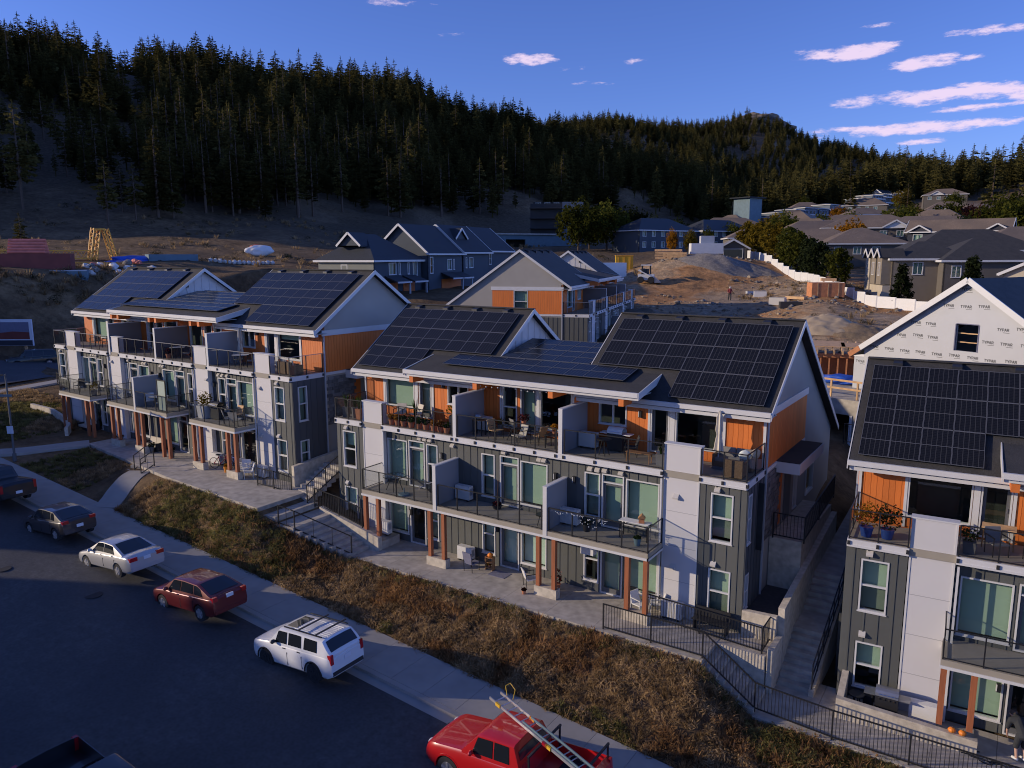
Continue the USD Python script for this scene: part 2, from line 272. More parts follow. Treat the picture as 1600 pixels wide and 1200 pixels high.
# ------------------------------------------------------------------ terrain
def sst(t): t = np.clip(t, 0, 1); return t * t * (3 - 2 * t)
def zroad(x): return -1.4565 - .08 * np.asarray(x, float)
TX = [-400, -58, -47, -38, -17.0, -11.9, 5.8, 7.7, 400]; TZ = [3.3, 3.3, 2.6, 1.92, 1.92, 0, 0, -1.42, -1.42]
def zterr(x): return np.interp(x, TX, TZ)
def ywalk(x): return np.interp(x, [-60, -40, -38, -26, -16.5, -11.5, 30], [-1.0, -1.0, -1.6, -3.35, -4.15, -2.65, -2.75])
PK = {-1200: [(60, 8), (100, 14), (130, 20), (160, 60), (200, 92), (300, 116), (400, 134), (600, 150), (900, 140), (1300, 120), (2600, 60)],
      -400: [(60, 6), (100, 14), (135, 18), (160, 42), (200, 78), (300, 108), (400, 134), (600, 150), (900, 130), (1300, 100), (2600, 50)],
      0: [(60, 4.5), (100, 13.6), (150, 18), (200, 32), (300, 75), (400, 114), (500, 128), (600, 120), (900, 100), (2600, 40)],
      200: [(60, 4.5), (100, 12.8), (150, 17), (200, 29), (300, 66), (400, 104), (500, 116), (700, 105), (1200, 80), (2600, 40)],
      400: [(60, 5), (100, 11.6), (150, 15.5), (200, 24), (300, 54), (430, 106), (550, 110), (900, 90), (2600, 40)],
      600: [(60, 5.5), (100, 10.2), (150, 14), (200, 19), (300, 40), (400, 75), (520, 114), (650, 112), (1000, 90), (2600, 40)],
      760: [(60, 5.5), (100, 9.4), (150, 13), (260, 22), (400, 58), (620, 114), (800, 108), (1200, 90), (2600, 40)],
      950: [(60, 6), (100, 8.8), (150, 13), (200, 16), (330, 25), (500, 70), (750, 129), (900, 122), (1300, 90), (2600, 40)],
      1060: [(60, 6.2), (100, 8.6), (130, 14), (200, 15.5), (380, 28), (600, 85), (850, 138), (1100, 125), (1500, 90), (2600, 40)],
      1160: [(60, 6.5), (100, 8.6), (130, 13.6), (150, 14.2), (420, 30), (600, 75), (800, 136), (900, 164), (1000, 146), (1400, 110), (2600, 40)],
      1290: [(60, 7), (100, 10.2), (150, 13), (200, 16), (500, 45), (700, 88), (900, 130), (1100, 115), (1500, 90), (2600, 40)],
      1370: [(60, 7), (100, 9.5), (150, 13), (200, 16), (500, 50), (700, 86), (900, 108), (1100, 95), (2600, 40)],
      1500: [(60, 7), (100, 9.2), (150, 13), (300, 28), (600, 68), (900, 92), (1300, 86), (2600, 40)],
      1620: [(60, 7), (100, 9.2), (150, 13), (300, 32), (600, 72), (900, 96), (1300, 80), (2600, 40)],
      2300: [(60, 6), (100, 8), (150, 12), (300, 25), (600, 50), (900, 66), (2600, 40)]}
from scipy.interpolate import PchipInterpolator
_ks = sorted(PK); _pf = [PchipInterpolator(*zip(*PK[k])) for k in _ks]
def zpolar(R, F):
    R, F = np.asarray(R, float), np.asarray(F, float); Fc = np.clip(F, 60, 2600)
    ta = np.clip(R / np.maximum(F, 20) * 1191 + 800, _ks[0], _ks[-1]); vals = np.stack([pf(Fc) for pf in _pf]); i = np.clip(np.searchsorted(_ks, ta) - 1, 0, len(_ks) - 2)
    k = np.array(_ks, float); t = (ta - k[i]) / (k[i + 1] - k[i]); t = sst(t)
    a = np.take_along_axis(vals, i[None], 0)[0]; b = np.take_along_axis(vals, (i + 1)[None], 0)[0]; return a * (1 - t) + b * t
def ground_z(x, y):
    x, y = np.broadcast_arrays(np.asarray(x, float), np.asarray(y, float)); shp = x.shape; x, y = x.ravel(), y.ravel()
    d = np.stack([x, y], 1) - CAM[:2]; F, R = d @ FWD, d @ RGT
    zr, zt, yw = zroad(np.clip(x, -75, 60)), zterr(x), ywalk(x)
    t = sst((y + 6.35) / (yw - .25 + 6.35)); p3 = np.stack([x, y, 0 * x], 1)
    bank = (meshkit.fbm(p3 * .55, 4, 3) - .5) * .75 * np.sin(np.pi * np.clip(t, 0, 1)) * np.clip((x + 29) / 3, .12, 1)
    z = np.where(y < -6.4, zr - .12, zr + .10 + (zt - .16 - zr - .10) * t + bank)
    lawn = sst((-47 - x) / 10) ; z = np.where(y > -6.4, z * (1 - lawn) + lawn * (zr + .1), z)
    up = sst((y - 4) / 11) * 3.0 * sst((x + 56) / 8); z = np.where(y > yw, z + up, z)
    wp = sst((y - 16) / 32); zp = zpolar(R, F)
    z = z * (1 - wp) + zp * wp
    lf = sst((-76.5 - x) / 13) * sst((y + 60) / 40); z = z * (1 - lf) + np.maximum(zp, 13) * lf
    cor = sst((x + 79.5) / 3) * sst((-55.5 - x) / 3) * sst((52 - y) / 8) * (y > -30); z = z * (1 - cor) + cor * (np.where(y < 10, zr, zr * 0 + 3.25 + .0 * y) - .16)
    rg = sst((F - 170) / 200); z = z + rg * ((meshkit.fbm(p3 * .012, 4, 9) - .5) * 16 + (meshkit.fbm(p3 * .05, 3, 5) - .5) * 5)
    lot = np.exp(-((R - 32) / 9) ** 2 - ((F - 121) / 7) ** 2) * 1.6 + np.exp(-((R - 30) / 4) ** 2 - ((F - 69) / 4) ** 2) * 0 
    z = z + lot + sst((F - 55) / 30) * (1 - rg) * (meshkit.fbm(p3 * .12, 4, 21) - .5) * 1.3
    return z.reshape(shp)
def gz(x, y): return float(ground_z(np.array([x]), np.array([y]))[0])

def axis_nodes(fine, a, b, step, far):
    out = list(fine)
    g = step; x = b
    while x < far: x += g; g *= 1.055; out.append(x)
    g = step; x = a
    while x > -far: x -= g; g *= 1.055; out.append(x)
    return np.array(sorted(set(np.round(out, 4))))
xs = axis_nodes(np.concatenate([np.arange(-76, -50, 1.0), np.arange(-50, 26, .42)]), -76, 26, 1.0, 2700)
ys = axis_nodes(np.concatenate([np.arange(-24, -9, 2.0), np.arange(-8.8, -1, .30), np.arange(-1, 60, 1.3)]), -24, 60, 1.3, 2700)
X, Y = np.meshgrid(xs, ys, indexing='ij'); Zg = ground_z(X, Y)
ii, jj = np.meshgrid(np.arange(len(xs) - 1), np.arange(len(ys) - 1), indexing='ij'); q = (ii * len(ys) + jj).ravel()
gv = np.stack([X.ravel(), Y.ravel(), Zg.ravel()], 1); gf = np.stack([q, q + len(ys), q + len(ys) + 1, q + 1], 1)
# ground material: dry grass, bare construction soil where the lot is
def ground_mat():
    n = {'geo': ('geometry', {}), 'at': ('attribute', dict(attribute='lot')), 'ah': ('attribute', dict(attribute='hill')), 'hm': ('mix_color', dict(b=(.125, .090, .055))), 'n1': ('noise_texture', dict(scale=.12, detail=6.0, roughness=.7)), 'r1': ('rgb_ramp', dict(ramp=[(.38, (.12, .078, .042)), (.5, (.18, .118, .062)), (.64, (.27, .18, .095))])),
         'n2': ('noise_texture', dict(scale=.9, detail=9.0, roughness=.78)), 'r2': ('map_range', dict(from_min=.3, from_max=.7, to_min=.38, to_max=1.5, clamp=True)), 'm': ('mix_color', dict(blend_type='multiply', fac=1.0)),
         'n3': ('noise_texture', dict(scale=.07, detail=6.0, roughness=.68)), 'r3': ('rgb_ramp', dict(ramp=[(.36, (.42, .31, .20)), (.47, (.40, .275, .16)), (.55, (.46, .24, .10)), (.68, (.24, .14, .07))])), 'lm': ('mix_color', {}),
         'bp': ('bump', dict(strength=.9, distance=.5)), 'p': ('principled_bsdf', dict(roughness=.95, specular_ior_level=.15))}
    l = [('geo.position', 'n1.vector'), ('n1.fac', 'r1.fac'), ('geo.position', 'n2.vector'), ('n2.fac', 'r2.value'), ('geo.position', 'n3.vector'), ('n3.fac', 'r3.fac'), ('r1.color', 'hm.a'), ('ah.fac', 'hm.fac'), ('hm.result', 'lm.a'), ('r3.color', 'lm.b'), ('at.fac', 'lm.fac'), ('lm.result', 'm.a'), ('r2.result', 'm.b'), ('m.result', 'p.base_color'), ('n2.fac', 'bp.height'), ('bp.normal', 'p.normal')]
    MATS['terrain'] = usdkit.material(stage, '/World/Looks/terrain', n, l, surface='p.BSDF')
ground_mat()
gm = obj('ground', (gv, gf), 'terrain', None, True); tag(gm, 'dry grassy ground, bank, bare building lot and hillside', None, None, 'structure')
dR, dF = (gv[:, :2] - CAM[:2]) @ RGT, (gv[:, :2] - CAM[:2]) @ FWD
lotm = sst((dR - 8 + 6 * (meshkit.noise(gv * .1, 4) - .5)) / 8) * sst((60 - dR * 1.0) / 14) * sst((dF - 52) / 8) * sst((138 - dF) / 10)
hillm = sst((dF - 118) / 40) * (1 - .75 * sst((meshkit.fbm(gv * .014, 4, 13) - .52) / .12)) * np.where(dR > 40, .6, 1.0)
UsdGeom.PrimvarsAPI(gm).CreatePrimvar('hill', Sdf.ValueTypeNames.FloatArray, 'vertex').Set([float(a) for a in hillm])
UsdGeom.PrimvarsAPI(gm).CreatePrimvar('lot', Sdf.ValueTypeNames.FloatArray, 'vertex').Set([float(a) for a in lotm])
# ------------------------------------------------------------------ roads, pavements, walkways, steps
def ribbon(pts_l, pts_r, zf, dz):
    mb = MB(); L = [(x, y, float(zf(x, y)) + dz) for x, y in pts_l]; Rr = [(x, y, float(zf(x, y)) + dz) for x, y in pts_r]; n = len(L)
    return mb.add(L + Rr, [[i, n + i, n + i + 1, i + 1] for i in range(n - 1)])
rx = np.linspace(-60, 46, 54)
o = ribbon([(x, -8.72) for x in rx], [(x, -22.0) for x in rx], lambda x, y: zroad(x), -.004).build('road', 'asphalt'); tag(o, kind='structure', label='dark asphalt street sloping down past the parked cars')
side = [(-58.5, -22), (-58.5, -7), (-60.5, 3), (-63, 15), (-66, 30), (-70, 50)]
o = ribbon(side[::-1], [(x - 17.5, y) for x, y in side][::-1], lambda x, y: zroad(np.clip(x, -75, 0)) if y < 10 else zroad(np.clip(x, -75, 0)) * 0 + 3.25 + .0 * y, .03).build('side_road', 'asphalt'); tag(o, kind='structure', label='asphalt cross street behind the left end of the row')
k = MB()
for a, b in zip(rx[:-1], rx[1:]):
    k.hexa([(a, -8.72, zroad(a) - .3), (b, -8.72, zroad(b) - .3), (b, -8.5, zroad(b) - .3), (a, -8.5, zroad(a) - .3), (a, -8.72, zroad(a) + .13), (b, -8.72, zroad(b) + .13), (b, -8.5, zroad(b) + .13), (a, -8.5, zroad(a) + .13)])
sw = thing('sidewalk', None, None); tag(sw, kind='structure', label='concrete sidewalk with kerb along the street')
k.build('kerb', 'sidewalk', sw)
g = MB()
for a, b in zip(rx[:-1], rx[1:]): g.add([(a, -9.1, zroad(a) + .004), (b, -9.1, zroad(b) + .004), (b, -8.72, zroad(b) + .02), (a, -8.72, zroad(a) + .02)], [[0, 1, 2, 3]])
g.build('gutter', 'sidewalk', sw)
for i in range(42):
    a = -46 + i * 1.5; b = a + 1.488
    MB().hexa([(a, -8.49, zroad(a) - .1), (b, -8.49, zroad(b) - .1), (b, -6.4, zroad(b) - .1), (a, -6.4, zroad(a) - .1), (a, -8.49, zroad(a) + .135), (b, -8.49, zroad(b) + .135), (b, -6.4, zroad(b) + .135), (a, -6.4, zroad(a) + .135)]).build('slab', 'sidewalk', sw)
for u, v in ((-18.2, -11.9), (-23.5, -13.2)):
    mh = MB().tube((u, v, zroad(u) - .02), (u, v, zroad(u) + .006), .36, k=20).build('manhole_cover', 'rubber'); tag(mh, f'round iron manhole cover in the road, {"nearer the dark red car" if u > -20 else "farther out from the silver sedan"}', 'manhole cover')
# walkways in front of the buildings (terraces)
def slabrun(name, label, poly, zf, th=.25, m='concrete', cuts=None):
    """poly: list of (x, y0, y1) stations; one slab per station pair with 8 mm joints"""
    t = thing(name, None, None); tag(t, kind='structure', label=label)
    for (xa, ya0, ya1), (xb, yb0, yb1) in zip(poly[:-1], poly[1:]):
        a, b = xa + .006, xb - .006; za, zb = zf(a), zf(b)
        MB().hexa([(a, ya0, za - th), (b, yb0, zb - th), (b, yb1, zb - th), (a, ya1, za - th), (a, ya0, za), (b, yb0, zb), (b, yb1, zb), (a, ya1, za)]).build('slab', m, t)
    return t
xs1 = np.arange(-38, -17.9, 2.0)
slabrun('walkway', 'upper concrete walkway along the left building', [(x, ywalk(x), 1.6) for x in xs1] + [(-17.0, -4.1, -1.0)], lambda x: 1.935)
slabrun('walkway', 'concrete walkway in front of the middle building', [(x, -2.68, .5) for x in np.arange(-11.9, 5.9, 2.2)] + [(5.8, -2.68, -.2)], lambda x: 0.0)
slabrun('walkway', 'lower concrete walkway in front of the right building', [(x, -2.85, .6) for x in np.arange(7.7, 26, 1.8)], lambda x: -1.42)
def path(label, pts, w, zf):
    t = MB(); p0 = np.array(pts, float); k = np.linspace(0, len(p0) - 1, (len(p0) - 1) * 5 + 1); pts = np.stack([np.interp(k, np.arange(len(p0)), p0[:, i]) for i in (0, 1)], 1)
    d = np.gradient(pts, axis=0); d /= np.linalg.norm(d, axis=1)[:, None]; nrm = np.stack([-d[:, 1], d[:, 0]], 1) * w / 2
    z = [max(zf(*p), gz(*p) + .05, gz(*(p + n)) + .04, gz(*(p - n)) + .04) for p, n in zip(pts, nrm)]
    for i in range(len(pts) - 1):
        a, b, c, e = pts[i] - nrm[i], pts[i + 1] - nrm[i + 1], pts[i + 1] + nrm[i + 1], pts[i] + nrm[i]
        t.hexa([(*a, z[i] - .3), (*b, z[i + 1] - .3), (*c, z[i + 1] - .3), (*e, z[i] - .3), (*a, z[i]), (*b, z[i + 1]), (*c, z[i + 1]), (*e, z[i])])
    o = t.build('path', 'sidewalk'); tag(o, label, None, None, 'structure')
path('narrow concrete path from the sidewalk to the steps of the left building', [(-26.9, -6.6), (-28.2, -4.5), (-29.0, -3.2)], 1.35, lambda x, y: np.interp(y, [-6.6, -3.2], [zroad(-27) + .15, 1.55]))
path('concrete path curving from the sidewalk to the far end of the walkway', [(-41, -7.0), (-39.8, -5.0), (-39.0, -3.0), (-38.2, -1.4)], 1.7, lambda x, y: np.interp(y, [-7, -1.4], [zroad(-40) + .15, 1.94]))
path('concrete path along the cross street at the far left', [(-57.0, -6), (-57.5, 0), (-59.5, 8), (-62, 20)], 1.5, lambda x, y: gz(x, y) + .12)
def stairs(label, p0, dirv, wv, n, rise, run, name='steps'):
    """n steps going from p0 along dirv (unit), width vector wv; rise may be negative"""
    t = thing(name, label, 'steps'); d, w = np.array(dirv, float), np.array(wv, float)
    for i in range(n):
        a = np.array(p0[:2]) + d * run * i; b = a + d * (run + .012); z1 = p0[2] + rise * (i + 1 if rise > 0 else i); z0 = z1 - max(abs(rise) * 2.2, .3)
        MB().hexa([(*a, z0), (*b, z0), (*(b + w), z0), (*(a + w), z0), (*a, z1), (*b, z1), (*(b + w), z1), (*(a + w), z1)]).build('step', 'concrete', t)
    return t
stairs('short concrete steps from the small path up to the left walkway', (-29.0, -3.0, 1.55), (-.35, .93), (-1.1, -.4), 2, .19, .32)
# left building walkway down to the middle walkway: landings and flights
st = thing('steps', 'long concrete steps with landings between the left and the middle walkway', 'steps')
zz, x = 1.935, -17.0
segs = [(-17.0, -15.9, 1.62), (-15.9, -14.6, 1.30)]
for a, b, z in segs: MB().hexa([(a, -4.1, z - .5), (b, -3.9, z - .5), (b, -1.1, z - .5), (a, -1.1, z - .5), (a, -4.1, z), (b, -3.9, z), (b, -1.1, z), (a, -1.1, z)]).build('landing', 'concrete', st)
for i in range(7):
    a = -14.6 + i * .385; b = a + .39; z = 1.14 - i * .163; y0 = np.interp(a, [-14.6, -11.9], [-3.85, -2.75])
    MB().box(a, y0, z - .6, b, -1.25, z).build('step', 'concrete', st)
# middle walkway down to the right walkway
st = thing('steps', 'concrete steps behind the black railing from the middle to the right walkway', 'steps')
for i in range(7):
    a = 5.8 + i * .272; z = -.177 * (i + 1) + .0
    MB().box(a, -2.72, z - .7, a + .275, -1.15, z).build('step', 'concrete', st)
# retaining wall with ribbed face at the middle patio corner
rw = thing('retaining_wall', 'concrete retaining wall striped by railing shadows at the right corner of the middle patio', 'retaining wall')
MB().box(5.6, -1.12, -1.7, 7.62, .3, -.012).build('wall', 'concrete_wall', rw)
wl = thing('side_wall', 'tall concrete wall beside the stairs right of the middle building', 'wall')
MB().add(*(lambda P: (P, [[0, 1, 2, 3], [4, 7, 6, 5], [0, 4, 5, 1], [1, 5, 6, 2], [2, 6, 7, 3], [3, 7, 4, 0]]))([(7.66, .28, -1.6), (7.9, .28, -1.6), (7.9, 9.5, -1.6), (7.66, 9.5, -1.6), (7.66, .28, 1.35), (7.9, .28, 1.35), (7.9, 9.5, 2.5), (7.66, 9.5, 2.5)])).build('wall', 'concrete_wall', wl)
MB().box(7.67, -1.1, -1.6, 7.88, .279, .28).build('wall', 'concrete_wall', wl)
bw = MB(); bw.hexa([(6.36, .05, -.2), (7.655, .05, -.2), (7.655, .27, -.2), (6.36, .27, -.2), (6.36, .05, .98), (7.655, .05, 1.04), (7.655, .27, 1.04), (6.36, .27, .98)])
tag(bw.build('low_wall', 'concrete_wall'), 'square concrete wall closing the gap beside the middle building', 'wall')
sp = MB().box(6.36, .271, -.2, 7.65, 9, .74); tag(sp.build('side_path', 'asphalt'), 'dark side path behind the square concrete wall', None, None, 'structure')
stairs('lower flight of the stairs between the middle and right buildings', (7.9, -.3, -1.42), (0, 1), (1.15, 0), 8, .178, .30)
tag(MB().box(7.9, 2.10, -1.4, 9.05, 3.6, .004).build('landing', 'concrete'), 'landing between the two flights beside the middle building', None, None, 'structure')
stairs('upper flight of the stairs between the middle and right buildings', (7.9, 3.6, 0), (0, 1), (1.15, 0), 6, .183, .31)
tag(MB().hexa([(7.9, 5.46, -.5), (9.05, 5.46, -.5), (9.05, 14, -.2), (7.9, 14, -.2), (7.9, 5.46, 1.1), (9.05, 5.46, 1.1), (9.05, 14, 1.75), (7.9, 14, 1.75)]).build('upper_path', 'concrete'), 'concrete path above the stairs between the buildings', None, None, 'structure')
MBw = MB().hexa([(9.06, -.5, -1.7), (9.24, -.5, -1.7), (9.24, 6.5, -1.7), (9.06, 6.5, -1.7), (9.06, -.5, -1.2), (9.24, -.5, -1.2), (9.24, 6.5, 1.35), (9.06, 6.5, 1.35)])
tag(MBw.build('stringer_wall', 'concrete_wall'), 'low sloping concrete wall under the stair handrail', 'wall')
hr = thing('handrail', 'black steel handrail along the stairs between the middle and right buildings', 'handrail')
for i in range(9):
    y = -.4 + i * .85; z = -1.2 + (y + .5) / 7 * 2.55; MB().bar((9.15, y, z), (9.15, y, z + .95), .04).build('post', 'black_metal', hr)
for dz in (.95, .5, .12): MB().bar((9.15, -.4, -1.16 + dz), (9.15, 6.4, 1.31 + dz), .04).build('rail', 'black_metal', hr)

def fence(name, label, pts, h, gap=.115, posts=True, mt='black_metal', cat='railing', group=None, bar=.018):
    """steel picket railing along 3-D points (feet)"""
    t = thing(name, label, cat, group=group); pts = [np.array(p, float) for p in pts]
    for p in pts: MB().bar(p - [0, 0, .05], p + [0, 0, h + .02], .05).build('post', mt, t)
    rails, pk = MB(), MB()
    for a, b in zip(pts[:-1], pts[1:]):
        for dz in (h, .10): MB().bar(a + [0, 0, dz], b + [0, 0, dz], .042).build('rail', mt, t)
        L = np.linalg.norm((b - a)[:2]); n = max(2, int(L / gap))
        for i in range(1, n):
            q = a + (b - a) * i / n; MB().bar(q + [0, 0, .1], q + [0, 0, h], bar).build('picket', mt, t)
    return t
fence('railing', 'long black picket railing along the walkway edge and down the middle steps', [(1.72, -2.5, 0), (3.72, -2.5, 0), (5.74, -2.5, 0), (7.70, -2.55, -1.35), (10.3, -2.7, -1.42), (12.6, -2.72, -1.42), (15.0, -2.75, -1.42), (17.5, -2.78, -1.42)], 1.05)
fence('railing', 'black picket railing around the corner patio above the striped wall', [(2.75, -.62, 0), (5.0, -.80, 0), (7.45, -.98, 0), (7.45, .1, 0)], 1.0)
fence('railing', 'black picket railing at the back of the entry deck beside the middle building', [(6.5, 3.5, 2.9), (7.75, 3.5, 2.9), (7.75, 6.2, 3.1), (7.75, 9.2, 3.3)], 1.05, gap=.13)
tag(MB().box(6.37, 3.5, .5, 7.66, 9.3, 2.88).build('entry_deck', 'concrete_wall'), 'concrete entry deck beside the right gable of the middle building', 'deck')
fence('railing', 'far railing at the back of the stair passage', [(6.6, 17.5, 4.0), (8.4, 17.5, 4.0), (9.6, 17.0, 4.0)], 1.1, gap=.13)
# left patio wall of the middle building (supports the first pair of posts)
lw = thing('retaining_wall', 'sloping concrete patio wall under the left pair of posts, middle building', 'retaining wall')
MB().hexa([(-15.4, -1.45, -.3), (-11.25, -1.45, -.3), (-11.25, -1.2, -.3), (-15.4, -1.2, -.3), (-15.4, -1.45, 1.55), (-11.25, -1.45, .70), (-11.25, -1.2, .70), (-15.4, -1.2, 1.55)]).build('wall', 'concrete_wall', lw)
MB().box(-15.4, -1.19, -.3, -11.25, .1, .42).build('patio', 'concrete', lw)
fence('railing', 'black picket railing on the patio wall left of the middle building', [(-15.9, -1.32, 1.45), (-14.1, -1.32, 1.28), (-12.45, -1.32, .95)], 1.0)
# stepped entry between left and middle buildings
stairs('concrete entry stairs climbing between the left and middle buildings', (-17.9, -1.2, 1.62), (.12, .99), (1.55, -.2), 8, .178, .31)
eb = thing('retaining_wall', 'tall concrete wall beside the right end of the left building', 'retaining wall'); MB().hexa([(-18.45, -.6, .8), (-18.2, -.65, .8), (-17.7, 6, 1.5), (-17.95, 6, 1.5), (-18.45, -.6, 3.1), (-18.2, -.65, 3.1), (-17.7, 6, 3.7), (-17.95, 6, 3.7)]).build('wall', 'concrete_wall', eb)
fence('railing', 'black picket railing of the entry stairs between the left and middle buildings', [(-16.25, -1.5, 1.6), (-16.1, -.3, 2.3), (-15.95, 1.0, 3.0)], 1.0)
fence('railing', 'black picket railing of the patio at the right end of the left building', [(-21.6, -.5, 1.94), (-20.2, -1.55, 1.94), (-18.9, -1.5, 1.94), (-17.95, -1.1, 1.66)], 1.0)
fence('railing', 'black picket railing at the top of the long steps', [(-15.6, -3.95, 1.30), (-14.6, -3.8, 1.14), (-11.95, -2.6, .02)], 1.0, gap=.9)
fence('railing', 'small double handrail at the steps of the little path', [(-29.6, -3.2, 1.7), (-30.1, -2.2, 1.94)], .95, gap=9)
fence('railing', 'right handrail of the short steps at the little path', [(-28.4, -3.5, 1.7), (-28.8, -2.4, 1.94)], .95, gap=9)
lw = thing('retaining_wall', 'curved pale concrete wall left of the far patio', 'retaining wall')
pts = [(-50.5, .6, 3.0), (-47.5, .7, 2.9), (-44.0, 0.0, 2.75), (-42.0, -.8, 2.6), (-41.2, -1.4, 2.55)]
for a, b in zip(pts[:-1], pts[1:]): MB().bar((a[0], a[1], a[2] - .6), (b[0], b[1], b[2] - .6), .22, 1.3).build('wall', 'concrete_wall', lw)
fence('railing', 'black picket railing at the far left of the left building', [(-57.5, 6.0, 3.25), (-54.0, 5.5, 3.2), (-50.5, 5.0, 3.1), (-48.3, 3.5, 3.0)], 1.0, gap=.16)

c3_, s3_ = math.cos(math.radians(3.4185)), math.sin(math.radians(3.4185))
def W3(x, y, z): return (9.829 + c3_ * x - s3_ * y, .078 + s3_ * x + c3_ * y, z - 1.423)
def W1(x, y, z):
    c, s = math.cos(math.radians(-2.5749)), math.sin(math.radians(-2.5749)); return (-24.922 + c * x - s * y, -.031 + s * x + c * y, 1.935 + z)
rw = thing('retaining_wall', 'tan concrete patio wall carrying two small pumpkins, right building', 'retaining wall')
MB().hexa([W3(*p) for p in [(.22, -1.42, -.3), (4.45, -1.42, -.3), (4.45, -1.2, -.3), (.22, -1.2, -.3), (.22, -1.42, .74), (4.45, -1.42, .50), (4.45, -1.2, .50), (.22, -1.2, .74)]]).build('wall', 'concrete_wall', rw)
MB().hexa([W3(*p) for p in [(.22, -1.19, -.3), (.44, -1.19, -.3), (.44, .1, -.3), (.22, .1, -.3), (.22, -1.19, .735), (.44, -1.19, .735), (.44, .1, 1.05), (.22, .1, 1.05)]]).build('wall', 'concrete_wall', rw)
MB().hexa([W3(*p) for p in [(.45, -1.19, -.3), (4.4, -1.19, -.3), (4.4, .1, -.3), (.45, .1, -.3), (.45, -1.19, .1), (4.4, -1.19, .05), (4.4, .1, .05), (.45, .1, .1)]]).build('patio', 'concrete', rw)
# ------------------------------------------------------------------ townhouse blocks
def front(y0): return lambda v: np.stack([v[:, 0], y0 - v[:, 2], v[:, 1]], 1)
def right(x0): return lambda v: np.stack([x0 + v[:, 2], v[:, 0], v[:, 1]], 1)
def left(x0): return lambda v: np.stack([x0 - v[:, 2], v[:, 0], v[:, 1]], 1)
def fbox(mb, fn, a0, a1, z0, z1, n0, n1):
    c = np.array([(a0, z0, n0), (a1, z0, n0), (a1, z0, n1), (a0, z0, n1), (a0, z1, n0), (a1, z1, n0), (a1, z1, n1), (a0, z1, n1)], float)
    return mb.hexa(fn(c))
def fquad(mb, fn, a0, a1, z0, z1, n): return mb.add(fn(np.array([(a0, z0, n), (a1, z0, n), (a1, z1, n), (a0, z1, n)], float)), [[0, 1, 2, 3]])
def window(t, fn, a0, a1, z0, z1, kind='sh', blind='blind', fr='trim', w=.055):
    F = MB()
    for b in ((a0, a0 + w, z0, z1), (a1 - w, a1, z0, z1), (a0 + w, a1 - w, z0, z0 + w), (a0 + w, a1 - w, z1 - w, z1)): fbox(F, fn, *b, -.13, .045)
    if kind != 'door': fbox(F, fn, a0 - .03, a1 + .03, z0 - .035, z0 - .001, -.05, .07)
    W = F.build('door' if kind == 'door' else 'window', fr, t)
    i0, i1, j0, j1 = a0 + w, a1 - w, z0 + w, z1 - w; zm = (j0 + j1) / 2
    if kind == 'sh':
        fbox(MB(), fn, i0, i1, zm - .03, zm + .03, -.085, .02).build('sash', fr, W)
        fquad(MB(), fn, i0, i1, zm + .03, j1, -.044).build('pane', 'pane', W); fquad(MB(), fn, i0, i1, j0, zm - .03, -.069).build('pane', 'pane_screen', W)
    elif kind == 'slider':
        am = (i0 + i1) / 2; fbox(MB(), fn, am - .03, am + .03, j0, j1, -.085, .02).build('sash', fr, W)
        fquad(MB(), fn, i0, am - .03, j0, j1, -.044).build('pane', 'pane', W); fquad(MB(), fn, am + .03, i1, j0, j1, -.064).build('pane', 'pane', W)
    elif kind == 'door':
        zt = j1 - .34 if j1 - j0 > 2.1 else j1
        if zt < j1:
            fbox(MB(), fn, i0, i1, zt, zt + .05, -.1, .03).build('transom', fr, W); fquad(MB(), fn, i0, i1, zt + .05, j1, -.054).build('pane', 'pane', W)
        D = MB()
        for b in ((i0, i0 + .11, j0, zt), (i1 - .11, i1, j0, zt), (i0 + .11, i1 - .11, j0, j0 + .2), (i0 + .11, i1 - .11, zt - .11, zt)): fbox(D, fn, *b, -.09, -.03)
        D.build('door_leaf', 'door_grey', W); fquad(MB(), fn, i0 + .11, i1 - .11, j0 + .2, zt - .11, -.059).build('pane', 'pane', W)
        fbox(MB(), fn, i1 - .085, i1 - .055, j0 + .92, j0 + 1.08, -.03, .02).build('handle', 'steel', W)
    else: fquad(MB(), fn, i0, i1, j0, j1, -.044).build('pane', 'pane', W)
    fr_ = 1.0 if isinstance(blind, str) else blind[1]; bm = blind if isinstance(blind, str) else blind[0]
    if bm != 'room' and fr_ > 0: fbox(MB(), fn, i0 - .02, i1 + .02, j1 - (j1 - j0) * fr_, j1 + .02, -.27, -.26).build('blind', bm, W)
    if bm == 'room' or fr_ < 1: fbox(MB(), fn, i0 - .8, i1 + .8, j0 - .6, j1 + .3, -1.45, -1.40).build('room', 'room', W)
    return W
def wall(t, fn, poly, holes, m, th=.19, name='wall'):
    P = poly if isinstance(poly, Polygon) else sbox(*poly)
    H = unary_union([sbox(a0, z0, a1, z1) for a0, a1, z0, z1 in holes]) if holes else None
    if H is not None: P = P.difference(H)
    return MB().poly(P, -th, th, fn).build(name, m, t)
